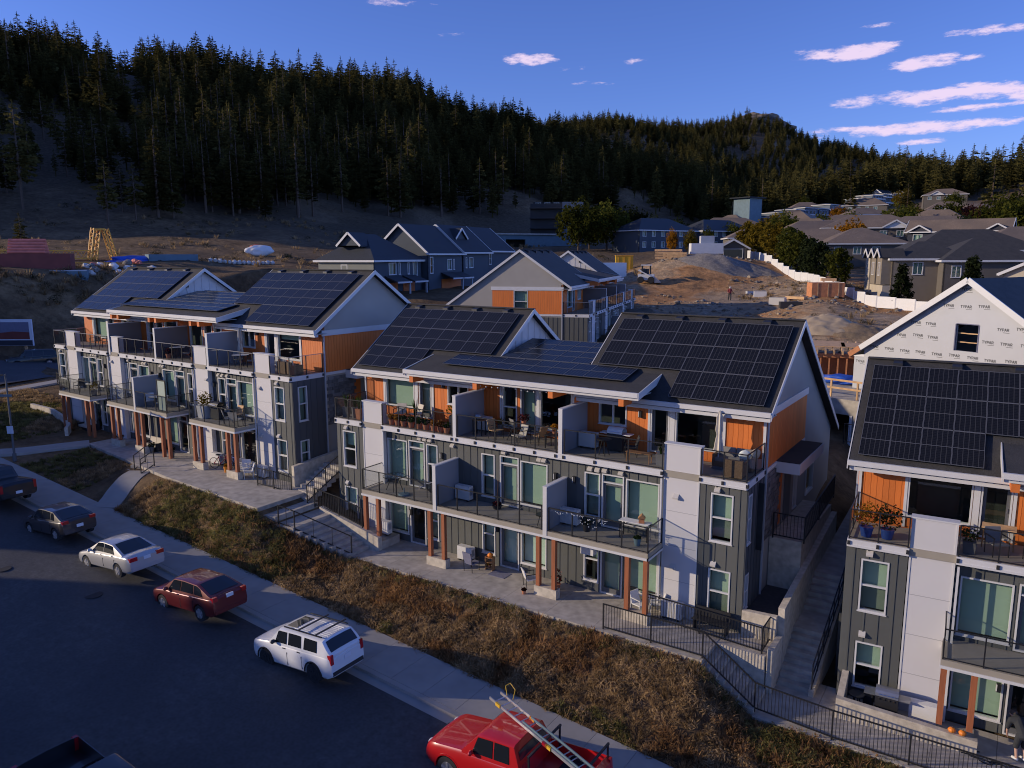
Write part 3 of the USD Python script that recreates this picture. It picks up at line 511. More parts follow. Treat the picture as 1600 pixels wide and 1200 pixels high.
def boards(t, fn, poly, holes, m, w=.41, batten=True, single=True, name='siding_board', n=.016, gap=.0, off=0.0):
    P = poly if isinstance(poly, Polygon) else sbox(*poly)
    if holes: P = P.difference(unary_union([sbox(a0 - .035, z0 - .04, a1 + .035, z1 + .01) for a0, a1, z0, z1 in holes]))
    x0, z0, x1, z1 = P.bounds; all_ = MB(); i = 0; x = x0 + off - (w if off else 0)
    while x < x1 - .02:
        mb = MB(); r = P.intersection(sbox(x + gap, z0, min(x + w, x1), z1))
        if r.area > 1e-3:
            gs = [g for g in getattr(r, 'geoms', [r]) if g.geom_type == 'Polygon']
            pcs = [MB().poly(g, 0, n, fn) for g in gs if g.area > 1e-4]; mb = pcs[0] if pcs else mb
            if batten:
                r2 = P.intersection(sbox(x - .025, z0, x + .025, z1))
                for g in [g for g in getattr(r2, 'geoms', [r2]) if g.geom_type == 'Polygon' and g.area > 1e-3]: mb.poly(g, n, .022, fn)
            if single:
                for q_ in [mb] + pcs[1:]:
                    if q_.n: q_.build(name, m, t)
            else:
                for q_ in [mb] + pcs[1:]:
                    if q_.n: all_.add(*q_.arrays())
        x += w
    if not single and all_.n: all_.build(name, m, t)
def hood(t, fn, a, z):   # little vent hood with sloping top
    v = np.array([(a - .11, z, 0), (a + .11, z, 0), (a + .11, z, .14), (a - .11, z, .14), (a - .11, z + .2, 0), (a + .11, z + .2, 0), (a + .11, z + .07, .15), (a - .11, z + .07, .15)], float)
    MB().hexa(fn(v)).build('vent_hood', 'lamp_grey', t)
def sconce(t, fn, a, z):
    m = MB(); fbox(m, fn, a - .07, a + .07, z, z + .3, .02, .14); fbox(m, fn, a - .04, a + .04, z + .1, z + .2, 0, .02); m.build('wall_lamp', 'black_metal', t)
    m = MB(); fbox(m, fn, a - .075, a - .045, z + .03, z + .27, .05, .145).build('lamp_glow_shield', 'trim', t)
def glass_rail(t, pts, n_seg, h=1.05, mount=True, top='black_metal', side=(0, -1)):
    """t: building; pts: polyline of deck-edge points; posts, panes, rails are parts"""
    pts = [np.array(p, float) for p in pts]
    for (a, b), n in zip(zip(pts[:-1], pts[1:]), n_seg):
        d = (b - a); L = np.linalg.norm(d); d /= L; nv = np.array([d[1], -d[0], 0])
        for i in range(n + 1):
            q = a + d * L * i / n
            if i == n and not np.allclose(b, pts[-1]): continue
            MB().bar(q + [0, 0, -.16 if mount else 0], q + [0, 0, h], .045).build('rail_post', 'black_metal', t)
            if mount: MB().bar(q + nv * .045 + [0, 0, -.2], q + nv * .045 + [0, 0, -.06], .13, .09).build('rail_mount', 'plastic_black', t)
        for i in range(n):
            p0, p1 = a + d * (L * i / n + .03), a + d * (L * (i + 1) / n - .03)
            MB().add([p0 + [0, 0, .09], p1 + [0, 0, .09], p1 + [0, 0, h - .03], p0 + [0, 0, h - .03]], [[0, 1, 2, 3]]).build('rail_glass', 'rail_glass', t)
        MB().bar(a + [0, 0, h], b + [0, 0, h], .045, .035).build('top_rail', top, t); MB().bar(a + [0, 0, .06], b + [0, 0, .06], .035, .03).build('bottom_rail', 'black_metal', t)
YR, ZR, YE, ZE = 6.29, 11.72, 1.62, 8.47; SL = (ZR - ZE) / (YR - YE); YC, ZC, SC = .64, 8.90, .218; YCR = 6.26
YV = (ZC - ZE + SL * YE - SC * YC) / (SL - SC)        # where the low roof dies into the steep roof
def slab_roof(t, x0, x1, ya, za, yb, zb, th=.2, m='shingle', name='roof'):
    return MB().hexa([(x0, ya, za - th), (x1, ya, za - th), (x1, yb, zb - th), (x0, yb, zb - th), (x0, ya, za), (x1, ya, za), (x1, yb, zb), (x0, yb, zb)]).build(name, m, t)
def solar(t, x0, n, y_top, rows_len, fz, sl, mx=.985):
    """one row of n portrait modules, top edge at y_top; rows_len = length along the slope"""
    c, s = math.cos(math.atan(sl)), math.sin(math.atan(sl)); nrm = np.array([0, -s, c]); up = np.array([0, c, s])
    for i in range(n):
        xa, xb = x0 + i * mx + .012, x0 + (i + 1) * mx - .012
        top = np.array([0, y_top, fz(y_top)]); bot = top - up * (rows_len - .024)
        P = lambda x, q, k: np.array([x, 0, 0]) + q + nrm * k
        v = [P(xa, bot, .10), P(xb, bot, .10), P(xb, top, .10), P(xa, top, .10), P(xa, bot, .135), P(xb, bot, .135), P(xb, top, .135), P(xa, top, .135)]
        mb = MB(); mb.add(v, [[0, 3, 2, 1], [4, 5, 6, 7], [0, 1, 5, 4], [1, 2, 6, 5], [2, 3, 7, 6], [3, 0, 4, 7]], uv=[(0, 0), (1, 0), (1, 1), (0, 1)] * 2)
        pn = mb.build('solar_panel', 'solar', t, uv=True)
        fr = MB(); mid = (top + bot) / 2
        for a, b in ((P(xa, bot, .137), P(xb, bot, .137)), (P(xa, top, .137), P(xb, top, .137)), (P(xa, mid, .136), P(xb, mid, .136))): fr.bar(a, b, .020, .012, nrm)
        for a, b in ((P(xa, bot, .137), P(xa, top, .137)), (P(xb, bot, .137), P(xb, top, .137))): fr.bar(a, b, .014, .012, nrm)
        fr.build('frame', 'module_frame', pn)
def screen(t, x, y0, y1, z0, z1, m='screen_grey', th=.17):
    s = MB().box(x, y0, z0, x + th, y1, z1).build('privacy_screen', m, t)
    MB().box(x - .02, y0 - .03, z1, x + th + .02, y1, z1 + .05).build('cap', 'trim', s); MB().box(x - .01, y0 - .025, z0 - .2, x + th + .01, y0 - .001, z1).build('edge_trim', 'trim', s)

def townhouse(name, label, loc, rz, sp, lod=0):
    t = thing(name, label, 'townhouse block', loc, rz); single = lod == 0
    xl, xr = sp['xl'], sp['xr']; fins = sp['fins']; f0, fN = fins[0], fins[-1]
    Fb, Fr, F3 = front(.12), front(.40), front(2.35)
    # ground and first storeys: bays
    for (a0, a1), wins in sp['bays']:
        wall(t, Fb, (a0, 0, a1, 5.79), [w[:4] for w in wins], 'siding'); boards(t, Fb, (a0, 0, a1, 5.77), [w[:4] for w in wins], 'siding', single=single, w=.45, off=.23)
        for w in wins: window(t, Fb, *w[:4], 'sh', w[4])
        hood(t, Fb, (wins[0][0] + wins[0][1]) / 2 - .25, 2.5); hood(t, Fb, (wins[0][0] + wins[0][1]) / 2 - .2, 5.52)
    # fins
    for a0, a1 in fins:
        fm = MB().box(a0, .10, 0, a1, 1.2, 6.05).box(a0, .101, 6.051, a1, .42, 7.12).build('chase_wall', 'panel_white', t)
        MB().box(a0 - .03, .07, 7.121, a1 + .03, .45, 7.17).build('cap', 'trim', fm)
        for z in (1.5, 2.95, 4.4, 5.85): MB().box(a0 + .03, .092, z, a1 - .03, .0995, z + .012).build('panel_joint', 'screen_grey', fm)
        for a in (a0, a1 - .06): MB().box(a, .08, 0, a + .06, .0995, 7.12).build('corner_trim', 'trim', fm)
    for a, z in sp.get('hoods_fin', []): hood(t, front(.10), a, z)
    for a0, a1, wins in sp['recs']:
        hs = [w[:4] for w in wins]
        wall(t, Fr, (a0, -.02, a1, 5.79), hs, 'siding'); boards(t, Fr, (a0, 0, a1, 2.7), hs, 'siding', single=single); boards(t, Fr, (a0, 3.0, a1, 5.78), hs, 'siding', single=single)
        for w in wins: window(t, Fr, *w)
    for a, z in sp.get('hoods', []): hood(t, Fr, a, z)
    for a, z in sp.get('sconces', []): sconce(t, Fr, a, z)
    # top storey
    hs = [w[:4] for w in sp['top']]
    wall(t, F3, (xl, 5.9, xr, 8.62), hs, 'orange'); boards(t, F3, (xl, 6.08, xr, 8.40), hs, 'orange', w=.205, batten=False, gap=.012, n=.02, single=single, name='orange_plank')
    for w in sp['top']: window(t, F3, *w)
    for a0, a1 in sp.get('top_trim', []): fbox(MB(), F3, a0, a1, 6.05, 8.4, .021, .06).build('corner_trim', 'trim', t)
    fbox(MB(), F3, xl, xr, 8.30, 8.45, .021, .05).build('head_trim', 'trim', t)
    for a, z in sp.get('sconces3', []): sconce(t, F3, a, z)
    # upper deck
    dk = MB().box(xl - .0, .05, 5.80, xr, 2.16, 6.06).build('upper_deck', 'deck', t)
    for a0, a1 in sp['rails3']:
        MB().box(a0, -.02, 5.79, a1, .049, 6.05).build('fascia', 'trim', dk); MB().box(a0, -.05, 5.79, a1, -.021, 5.86).build('drip_trim', 'trim', dk)
    for xx, s in ((xl, -1), (xr, 1)):
        MB().box(min(xx, xx + s * .03), -.02, 5.79, max(xx, xx + s * .03), 2.35, 6.05).build('side_fascia', 'trim', dk)
    for pts, n in sp['grails3']: glass_rail(t, [(x, y, 6.06) for x, y in pts], n, 1.07, True, sp.get('top_rail', 'black_metal'))
    for x, m in sp['screens3']: screen(t, x, .04, 2.34, 6.07, 7.98, m)
    # lower balconies
    for a0, a1, pts, n in sp['bals']:
        b = MB().box(a0, -1.33, 2.74, a1, .39, 2.99).build('balcony', 'deck', t)
        MB().box(a0 - .03, -1.385, 2.70, a1 + .03, -1.331, 2.80).build('drip_trim', 'trim', b); MB().box(a0 - .01, -1.36, 2.801, a1 + .01, -1.331, 3.0).build('fascia', 'deck', b)
        for xx, s in ((a0, -1), (a1, 1)): MB().box(min(xx, xx + s * .03), -1.33, 2.70, max(xx, xx + s * .03), .1, 2.80).build('side_fascia', 'trim', b)
        glass_rail(t, [(x, y, 2.99) for x, y in pts], n, 1.05, False)
    for x, m in sp['screens2']: screen(t, x, -1.36, .39, 3.0, 4.9, m)
    for x, zb in sp['posts']: MB().box(x + .01, -1.30, zb, x + .19, -1.11, 2.70).build('porch_post', 'wood_post', t)
    for a0, a1 in sp['plinths']: MB().box(a0, -1.34, -.05, a1, -1.0, .42).build('plinth', 'concrete_wall', t)
    # gable end walls
    zE3 = 8.62
    def gable_poly(ext): return Polygon([(.12, -.05), (.12, 5.79), (2.35, 5.79), (2.35, 8.75), (YR, ZR - .22), (15.0, ZR - .22 - SL * (15.0 - YR)), (15.0, -.05)])
    ends = sp.get('ends', 'R')
    for s in 'LR':
        fn = right(xr) if s == 'R' else left(xl)
        gw = sp.get('gable_wins', []) if s in ends else []
        wall(t, fn, gable_poly(0), [w[:4] for w in gw], 'stucco', name='gable_wall')
        if s not in ends: continue
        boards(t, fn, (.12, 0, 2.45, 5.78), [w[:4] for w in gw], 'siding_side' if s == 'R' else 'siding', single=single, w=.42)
        if s == 'L': boards(t, fn, (2.45, 2.8, 9.0, 5.75), [w[:4] for w in gw], 'siding', single=single, w=.42)
        boards(t, fn, (2.36, 6.02, 8.95, 8.10), [w[:4] for w in gw], 'orange', w=.205, batten=False, gap=.012, n=.02, single=single, name='orange_plank')
        fbox(MB(), fn, 2.30, 9.05, 8.11, 8.42, .001, .06).build('band_trim', 'trim', t); fbox(MB(), fn, 2.36, 8.95, 5.85, 6.01, .001, .05).build('band_trim', 'trim', t)
        for w in gw: window(t, fn, *w)
        if s == 'R' and lod < 2:
            k = 0
            for zz in np.arange(2.95, 5.7, .2):
                for yy in np.arange(2.5 + (k % 2) * .15, 4.5, .42):
                    fbox(MB(), fn, yy, yy + .40, zz, zz + .185, .001, .03 + .03 * rng.random()).build('stone', 'stone', t)
                k += 1
            fbox(MB(), fn, 4.6, 5.1, 3.0, 5.6, .001, .03).build('entry_panel', 'orange', t)
            c = MB().box(xr + .001, 3.95, 5.55, xr + 1.0, 8.3, 6.0).build('entry_canopy', 'trim', t); MB().box(xr + .02, 4.0, 6.001, xr + .96, 8.26, 6.03).build('canopy_roof', 'shingle', c)
            fbox(MB(), fn, 5.6, 6.6, 2.95, 5.2, .001, .05).build('entry_door', 'door_grey', t)
        MB().bar((xr + .05 if s == 'R' else xl - .05, 2.42, 0.6), (xr + .05 if s == 'R' else xl - .05, 2.42, 8.1), .075).build('downspout', 'trim_grey', t)
    for x in sp.get('downspouts', []):
        MB().bar((x, .02, .1), (x, .02, 5.7), .07).build('downspout', 'trim', t)
    # roofs
    zf = lambda y: ZE + SL * (y - YE); zc = lambda y: ZC + SC * (y - YC)
    yb = 15.3; zb = ZR - SL * (yb - YR)
    for a0, a1 in sp['roofs']:
        r = slab_roof(t, a0, a1, YE, ZE, YR, ZR); slab_roof(t, a0, a1, yb, zb, YR + .001, ZR, name='back_roof')
        MB().box(a0, YE - .11, ZE - .16, a1, YE - .001, ZE + .03).build('eave_gutter', 'trim', r); MB().box(a0 + .05, YE + .02, ZE - .36, a1 - .05, YE + .25, ZE - .21).build('eave_fascia', 'trim', r)
        MB().box(a0 + .02, YE + .25, ZE - .215, a1 - .02, 2.5, ZE - .19).build('soffit', 'trim_grey', r)
        MB().bar((a0, YR, ZR + .015), (a1, YR, ZR + .015), .3, .05).build('ridge_cap', 'shingle', r)
        for xx, sg in ((a0, -1), (a1, 1)):
            x0, x1 = (xx - .035, xx - .001) if sg < 0 else (xx + .001, xx + .035)
            for (ya, za), (yb_, zb_) in (((YE - .1, ZE - .05), (YR, ZR + .02)), ((yb, zb), (YR, ZR + .02))):
                MB().hexa([(x0, ya, za - .24), (x1, ya, za - .24), (x1, yb_, zb_ - .24), (x0, yb_, zb_ - .24), (x0, ya, za), (x1, ya, za), (x1, yb_, zb_), (x0, yb_, zb_)]).build('rake_board', 'trim' if lod else 'trim', r)
        for i in range(4):
            xv = a0 + (a1 - a0) * (i + .55) / 4.3; yv = YR - .28; MB().hexa([(xv - .17, yv - .2, zf(yv - .2)), (xv + .17, yv - .2, zf(yv - .2)), (xv + .17, yv + .2, zf(yv + .2)), (xv - .17, yv + .2, zf(yv + .2)), (xv - .17, yv - .2, zf(yv) + .10), (xv + .17, yv - .2, zf(yv) + .10), (xv + .15, yv + .2, zf(yv) + .2), (xv - .15, yv + .2, zf(yv) + .2)]).build('roof_vent', 'plastic_black', r)
    (c0, c1), (g0, g1) = sp['low_roof'], sp['gap']
    r = slab_roof(t, c0, c1, YC, ZC, YV, zc(YV), name='low_roof', th=.16); slab_roof(t, g0, g1, YV - .3, zc(YV - .3) - .004, YCR, zc(YCR), name='low_roof', th=.16); slab_roof(t, g0, g1, 12.5, zc(YCR) - 1.9, YCR + .001, zc(YCR), name='low_back_roof')
    MB().box(c0, YC - .11, ZC - .17, c1, YC - .001, ZC + .03).build('eave_gutter', 'trim', r); MB().box(c0 + .03, YC, ZC - .30, c1 - .03, YC + .05, ZC - .17).build('eave_fascia', 'trim', r)
    for x0, x1 in ((c0 - .035, c0 - .001), (c1 + .001, c1 + .035)):
        MB().hexa([(x0, YC - .1, ZC - .27), (x1, YC - .1, ZC - .27), (x1, YV, zc(YV) - .3), (x0, YV, zc(YV) - .3), (x0, YC - .1, ZC + .02), (x1, YC - .1, ZC + .02), (x1, YV, zc(YV) + .02), (x0, YV, zc(YV) + .02)]).build('rake_board', 'trim', r)
    MB().box(c0 + .04, YC + .05, ZC - .175, c1 - .04, 2.45, ZC - .15).build('soffit', 'trim', r)
    for xx in sp['beams']: MB().box(xx, YC + .06, ZC - .62, xx + .24, 2.36, ZC - .18).build('roof_beam', 'orange', t)
    # white gable above the low roof (right end of the left roof; left end of the right roof)
    for fn in (right(g0 - .32), left(g1 + .32)):
        P = Polygon([(2.0, 8.2), (2.0, zf(2.0) - .25), (YR, ZR - .2), (12, ZR - .2 - SL * (12 - YR)), (12, 6.5)])
        wall(t, fn, P, [], 'panel_white', name='upper_gable')
        boards(t, fn, P, [], 'panel_white', w=.6, single=False, n=.008)
        for yv in (5.0, 8.0): fbox(MB(), fn, yv - .1, yv + .1, zc(YCR) + .25, zc(YCR) + .45, .03, .10).build('vent_hood', 'plastic_black', t)
    # solar modules
    for x0, n, k in sp['solar']: solar(t, x0, n, 5.83 - k * 1.638 * math.cos(math.atan(SL)), 1.632, zf, SL)
    for x0, n, yt, L in sp['solar_low']: solar(t, x0, n, yt, L, zc, SC)
    return t
S6 = lambda lo, w: (lo, lo + w)
def B(z): return z
# window rows: (x0, x1, z0, z1, kind, blind)
spec2 = dict(xl=-15.5, xr=6.33, fins=[(-13.57, -12.2), (3.0, 4.48)], ends='R',
    bays=[((-15.5, -13.57), [(-15.05, -14.12, .52, 2.38, 'blind_light'), (-15.05, -14.12, 3.48, 5.42, ('blind', .42))]), ((4.48, 6.33), [(4.96, 5.84, .55, 2.38, 'blind'), (4.95, 5.83, 3.5, 5.45, ('blind', .96))])],
    recs=[(-12.2, 3.0, [(-12.16, -10.83, .42, 2.42, 'fix', 'blind'), (-10.72, -9.68, .02, 2.46, 'door', ('blind', .2)), (-9.55, -8.85, .48, 2.42, 'sh', 'blind'),
        (-6.2, -5.44, .48, 2.42, 'sh', 'blind_light'), (-5.15, -4.1, .02, 2.46, 'door', 'blind_light'), (-4.0, -2.62, .44, 2.42, 'fix', 'blind_light'),
        (-.72, .02, .44, 2.42, 'sh', ('blind', .5)), (.10, 1.14, .02, 2.46, 'door', 'blind'), (1.26, 2.74, .44, 2.42, 'fix', 'blind'),
        (-12.16, -10.82, 3.3, 5.33, 'fix', 'blind'), (-10.72, -9.67, 3.04, 5.41, 'door', 'blind'), (-9.57, -8.85, 3.35, 5.36, 'sh', 'blind'),
        (-6.2, -5.44, 3.3, 5.37, 'sh', 'blind'), (-5.15, -4.11, 3.04, 5.42, 'door', 'blind'), (-4.02, -2.58, 3.28, 5.33, 'fix', 'blind'),
        (-.72, .03, 3.36, 5.33, 'sh', 'blind'), (.11, 1.14, 3.04, 5.38, 'door', 'blind'), (1.23, 2.72, 3.35, 5.33, 'fix', 'blind')])],
    hoods=[(-9.95, 5.5), (-9.62, 5.5), (-9.3, 5.5), (-7.9, 5.42), (-4.9, 5.52), (-3.0, 5.45), (-2.75, 5.45), (-.45, 5.42), (-.1, 5.42), (.25, 5.45), (1.0, 5.45)],
    hoods_fin=[(3.55, 4.95), (3.5, 2.0)], sconces=[(-8.55, 4.75), (-2.15, 4.75), (-1.2, 4.75), (-10.62, 1.5), (-5.28, 1.7)],
    top=[(-13.98, -11.95, 6.55, 8.12, 'fix', 'blind'), (-11.62, -10.78, 6.10, 8.10, 'door', 'blind'), (-9.72, -8.4, 7.02, 8.2, 'slider', 'room'), (-6.34, -5.48, 6.25, 8.28, 'sh', 'room'), (-5.28, -4.36, 6.10, 8.28, 'door', ('blind', .9)), (-4.2, -2.46, 6.4, 8.28, 'fix', 'room'),
         (-1.08, .28, 7.06, 8.2, 'slider', 'room'), (1.42, 2.27, 6.10, 8.10, 'door', ('blind', .08)), (2.54, 4.55, 6.5, 8.02, 'fix', ('blind', .06))],
    top_trim=[(-14.12, -14.0), (-11.9, -11.68), (-10.74, -10.62), (-6.46, -6.36), (-4.34, -4.22), (-2.44, -2.34), (1.3, 1.4), (2.29, 2.52), (4.58, 4.7), (6.22, 6.33), (-15.5, -15.4)], sconces3=[(-9.95, 7.85), (.95, 7.55)],
    rails3=[(-15.5, -13.58), (-12.19, 2.99), (4.49, 6.33)],
    grails3=[([(-15.47, 2.3), (-15.47, .04), (-13.62, .04)], (2, 2)), ([(-12.14, .04), (-7.66, .04)], (4,)), ([(-7.36, .04), (-1.95, .04)], (5,)), ([(-1.55, .04), (2.95, .04)], (3,)), ([(4.54, .04), (6.3, .04), (6.3, 2.3)], (2, 2))],
    screens3=[(-7.60, 'screen_grey'), (-1.83, 'screen_grey')],
    bals=[(-12.36, 3.03, [(-12.32, .36), (-12.32, -1.31), (-7.85, -1.31)], (1, 4)), (3.03, 3.031, [(-7.5, -1.31), (-1.85, -1.31)], (5,)), (3.03, 3.0311, [(-1.5, -1.31), (3.0, -1.31), (3.0, .06)], (4, 1))],
    screens2=[(-7.75, 'screen_grey'), (-1.75, 'screen_grey')],
    posts=[(-12.36, .70), (-11.5, .70), (-8.18, .42), (-7.36, .42), (-2.16, .42), (-1.38, .42), (2.01, .42), (2.8, .42)], plinths=[(-8.25, -7.09), (-2.22, -1.11), (1.95, 3.06)],
    downspouts=[-12.1, 2.93], roofs=[(-15.73, -7.0), (-1.92, 6.67)], low_roof=(-11.1, 1.58), gap=(-6.99, -1.93), beams=[(-10.85), (-6.92), (-2.78), (.64)],
    solar=[(-15.42, 8, 0), (-15.42, 8, 1), (-15.42, 4, 2), (-1.55, 8, 0), (-1.55, 8, 1), (2.39, 4, 2)], solar_low=[(-9.4, 10, 3.08, 1.56), (-6.95, 5, 6.05, 1.5), (-6.95, 5, 4.58, 1.5)],
    gable_wins=[(.22, .68, 3.55, 5.5, 'sh', 'blind'), (.22, .68, .9, 2.3, 'sh', 'blind'), (4.4, 5.4, 1.35, 2.7, 'sh', 'room'), (7.3, 7.9, 3.0, 5.3, 'fix', 'room'), (9.7, 11.2, 3.0, 4.7, 'fix', 'blind')])
# only the first balcony entry carries a slab; the others add railings
def fix_bals(sp):
    return sp
def shift(sp, dx, keep=None):
    import copy
    def sh(o):
        if isinstance(o, (int, float)): return o
    s = copy.deepcopy(sp)
    s['xl'] += dx; s['xr'] += dx
    s['fins'] = [(a + dx, b + dx) for a, b in s['fins']]
    s['bays'] = [((a + dx, b + dx), [(w[0] + dx, w[1] + dx, *w[2:]) for w in ws]) for (a, b), ws in s['bays']]
    s['recs'] = [(a + dx, b + dx, [(w[0] + dx, w[1] + dx, *w[2:]) for w in ws]) for a, b, ws in s['recs']]
    for k in ('hoods', 'hoods_fin', 'sconces', 'sconces3', 'screens3', 'screens2', 'posts'): s[k] = [(w[0] + dx, *w[1:]) for w in s[k]]
    s['top'] = [(w[0] + dx, w[1] + dx, *w[2:]) for w in s['top']]
    for k in ('top_trim', 'rails3', 'plinths', 'roofs'): s[k] = [(a + dx, b + dx) for a, b in s[k]]
    s['grails3'] = [([(x + dx, y) for x, y in p], n) for p, n in s['grails3']]; s['bals'] = [(a + dx, b + dx, [(x + dx, y) for x, y in p], n) for a, b, p, n in s['bals']]
    s['downspouts'] = [x + dx for x in s['downspouts']]; s['beams'] = [x + dx for x in s['beams']]; s['low_roof'] = tuple(x + dx for x in s['low_roof']); s['gap'] = tuple(x + dx for x in s['gap'])
    s['solar'] = [(x + dx, *r) for x, *r in s['solar']]; s['solar_low'] = [(x + dx, *r) for x, *r in s['solar_low']]
    return s
b2 = townhouse('townhouse_block', 'middle townhouse block, dark grey siding, orange top floor and solar roof', (0, 0, 0), 0, spec2)
B3P, B3R = (9.829, .078, -1.423), 3.4185
spec3 = shift(spec2, 15.6); spec3['ends'] = 'L'
spec3['solar'] = [(.06, 8, 0), (.06, 8, 1), (.06, 4, 2)]; spec3['screens3'] = []; spec3['screens2'] = []; spec3['top'] = [(1.75, 3.78, 6.45, 8.05, 'fix', ('blind', .08)), (4.02, 4.95, 6.1, 8.05, 'door', ('blind', .06)), (6.0, 7.4, 7.0, 8.2, 'slider', 'room')]
spec3['top_trim'] = [(1.64, 1.74), (3.80, 4.0), (4.97, 5.07), (.1, .2)]
spec3['recs'] = [(3.4, 18.6, [(3.6, 5.12, .40, 2.42, 'fix', 'blind'), (5.22, 6.25, .02, 2.46, 'door', 'room'), (3.6, 5.12, 3.2, 5.28, 'fix', 'blind'), (5.25, 6.3, 3.04, 5.36, 'door', 'blind')])]
spec3['gable_wins'] = []
spec3['bays'] = [((.1, 2.0), [(.58, 1.46, .55, 2.28, ('blind', .62)), (.57, 1.46, 3.45, 5.38, 'blind')]), spec3['bays'][1]]
spec3['roofs'] = [(-.23, 8.6), spec3['roofs'][1]]
b3 = townhouse('townhouse_block', 'dark grey townhouse block at the right edge with orange panel beside blue flower pots', B3P, B3R, spec3)
B1P, B1R = (-24.922, -.031, 1.935), -2.5749
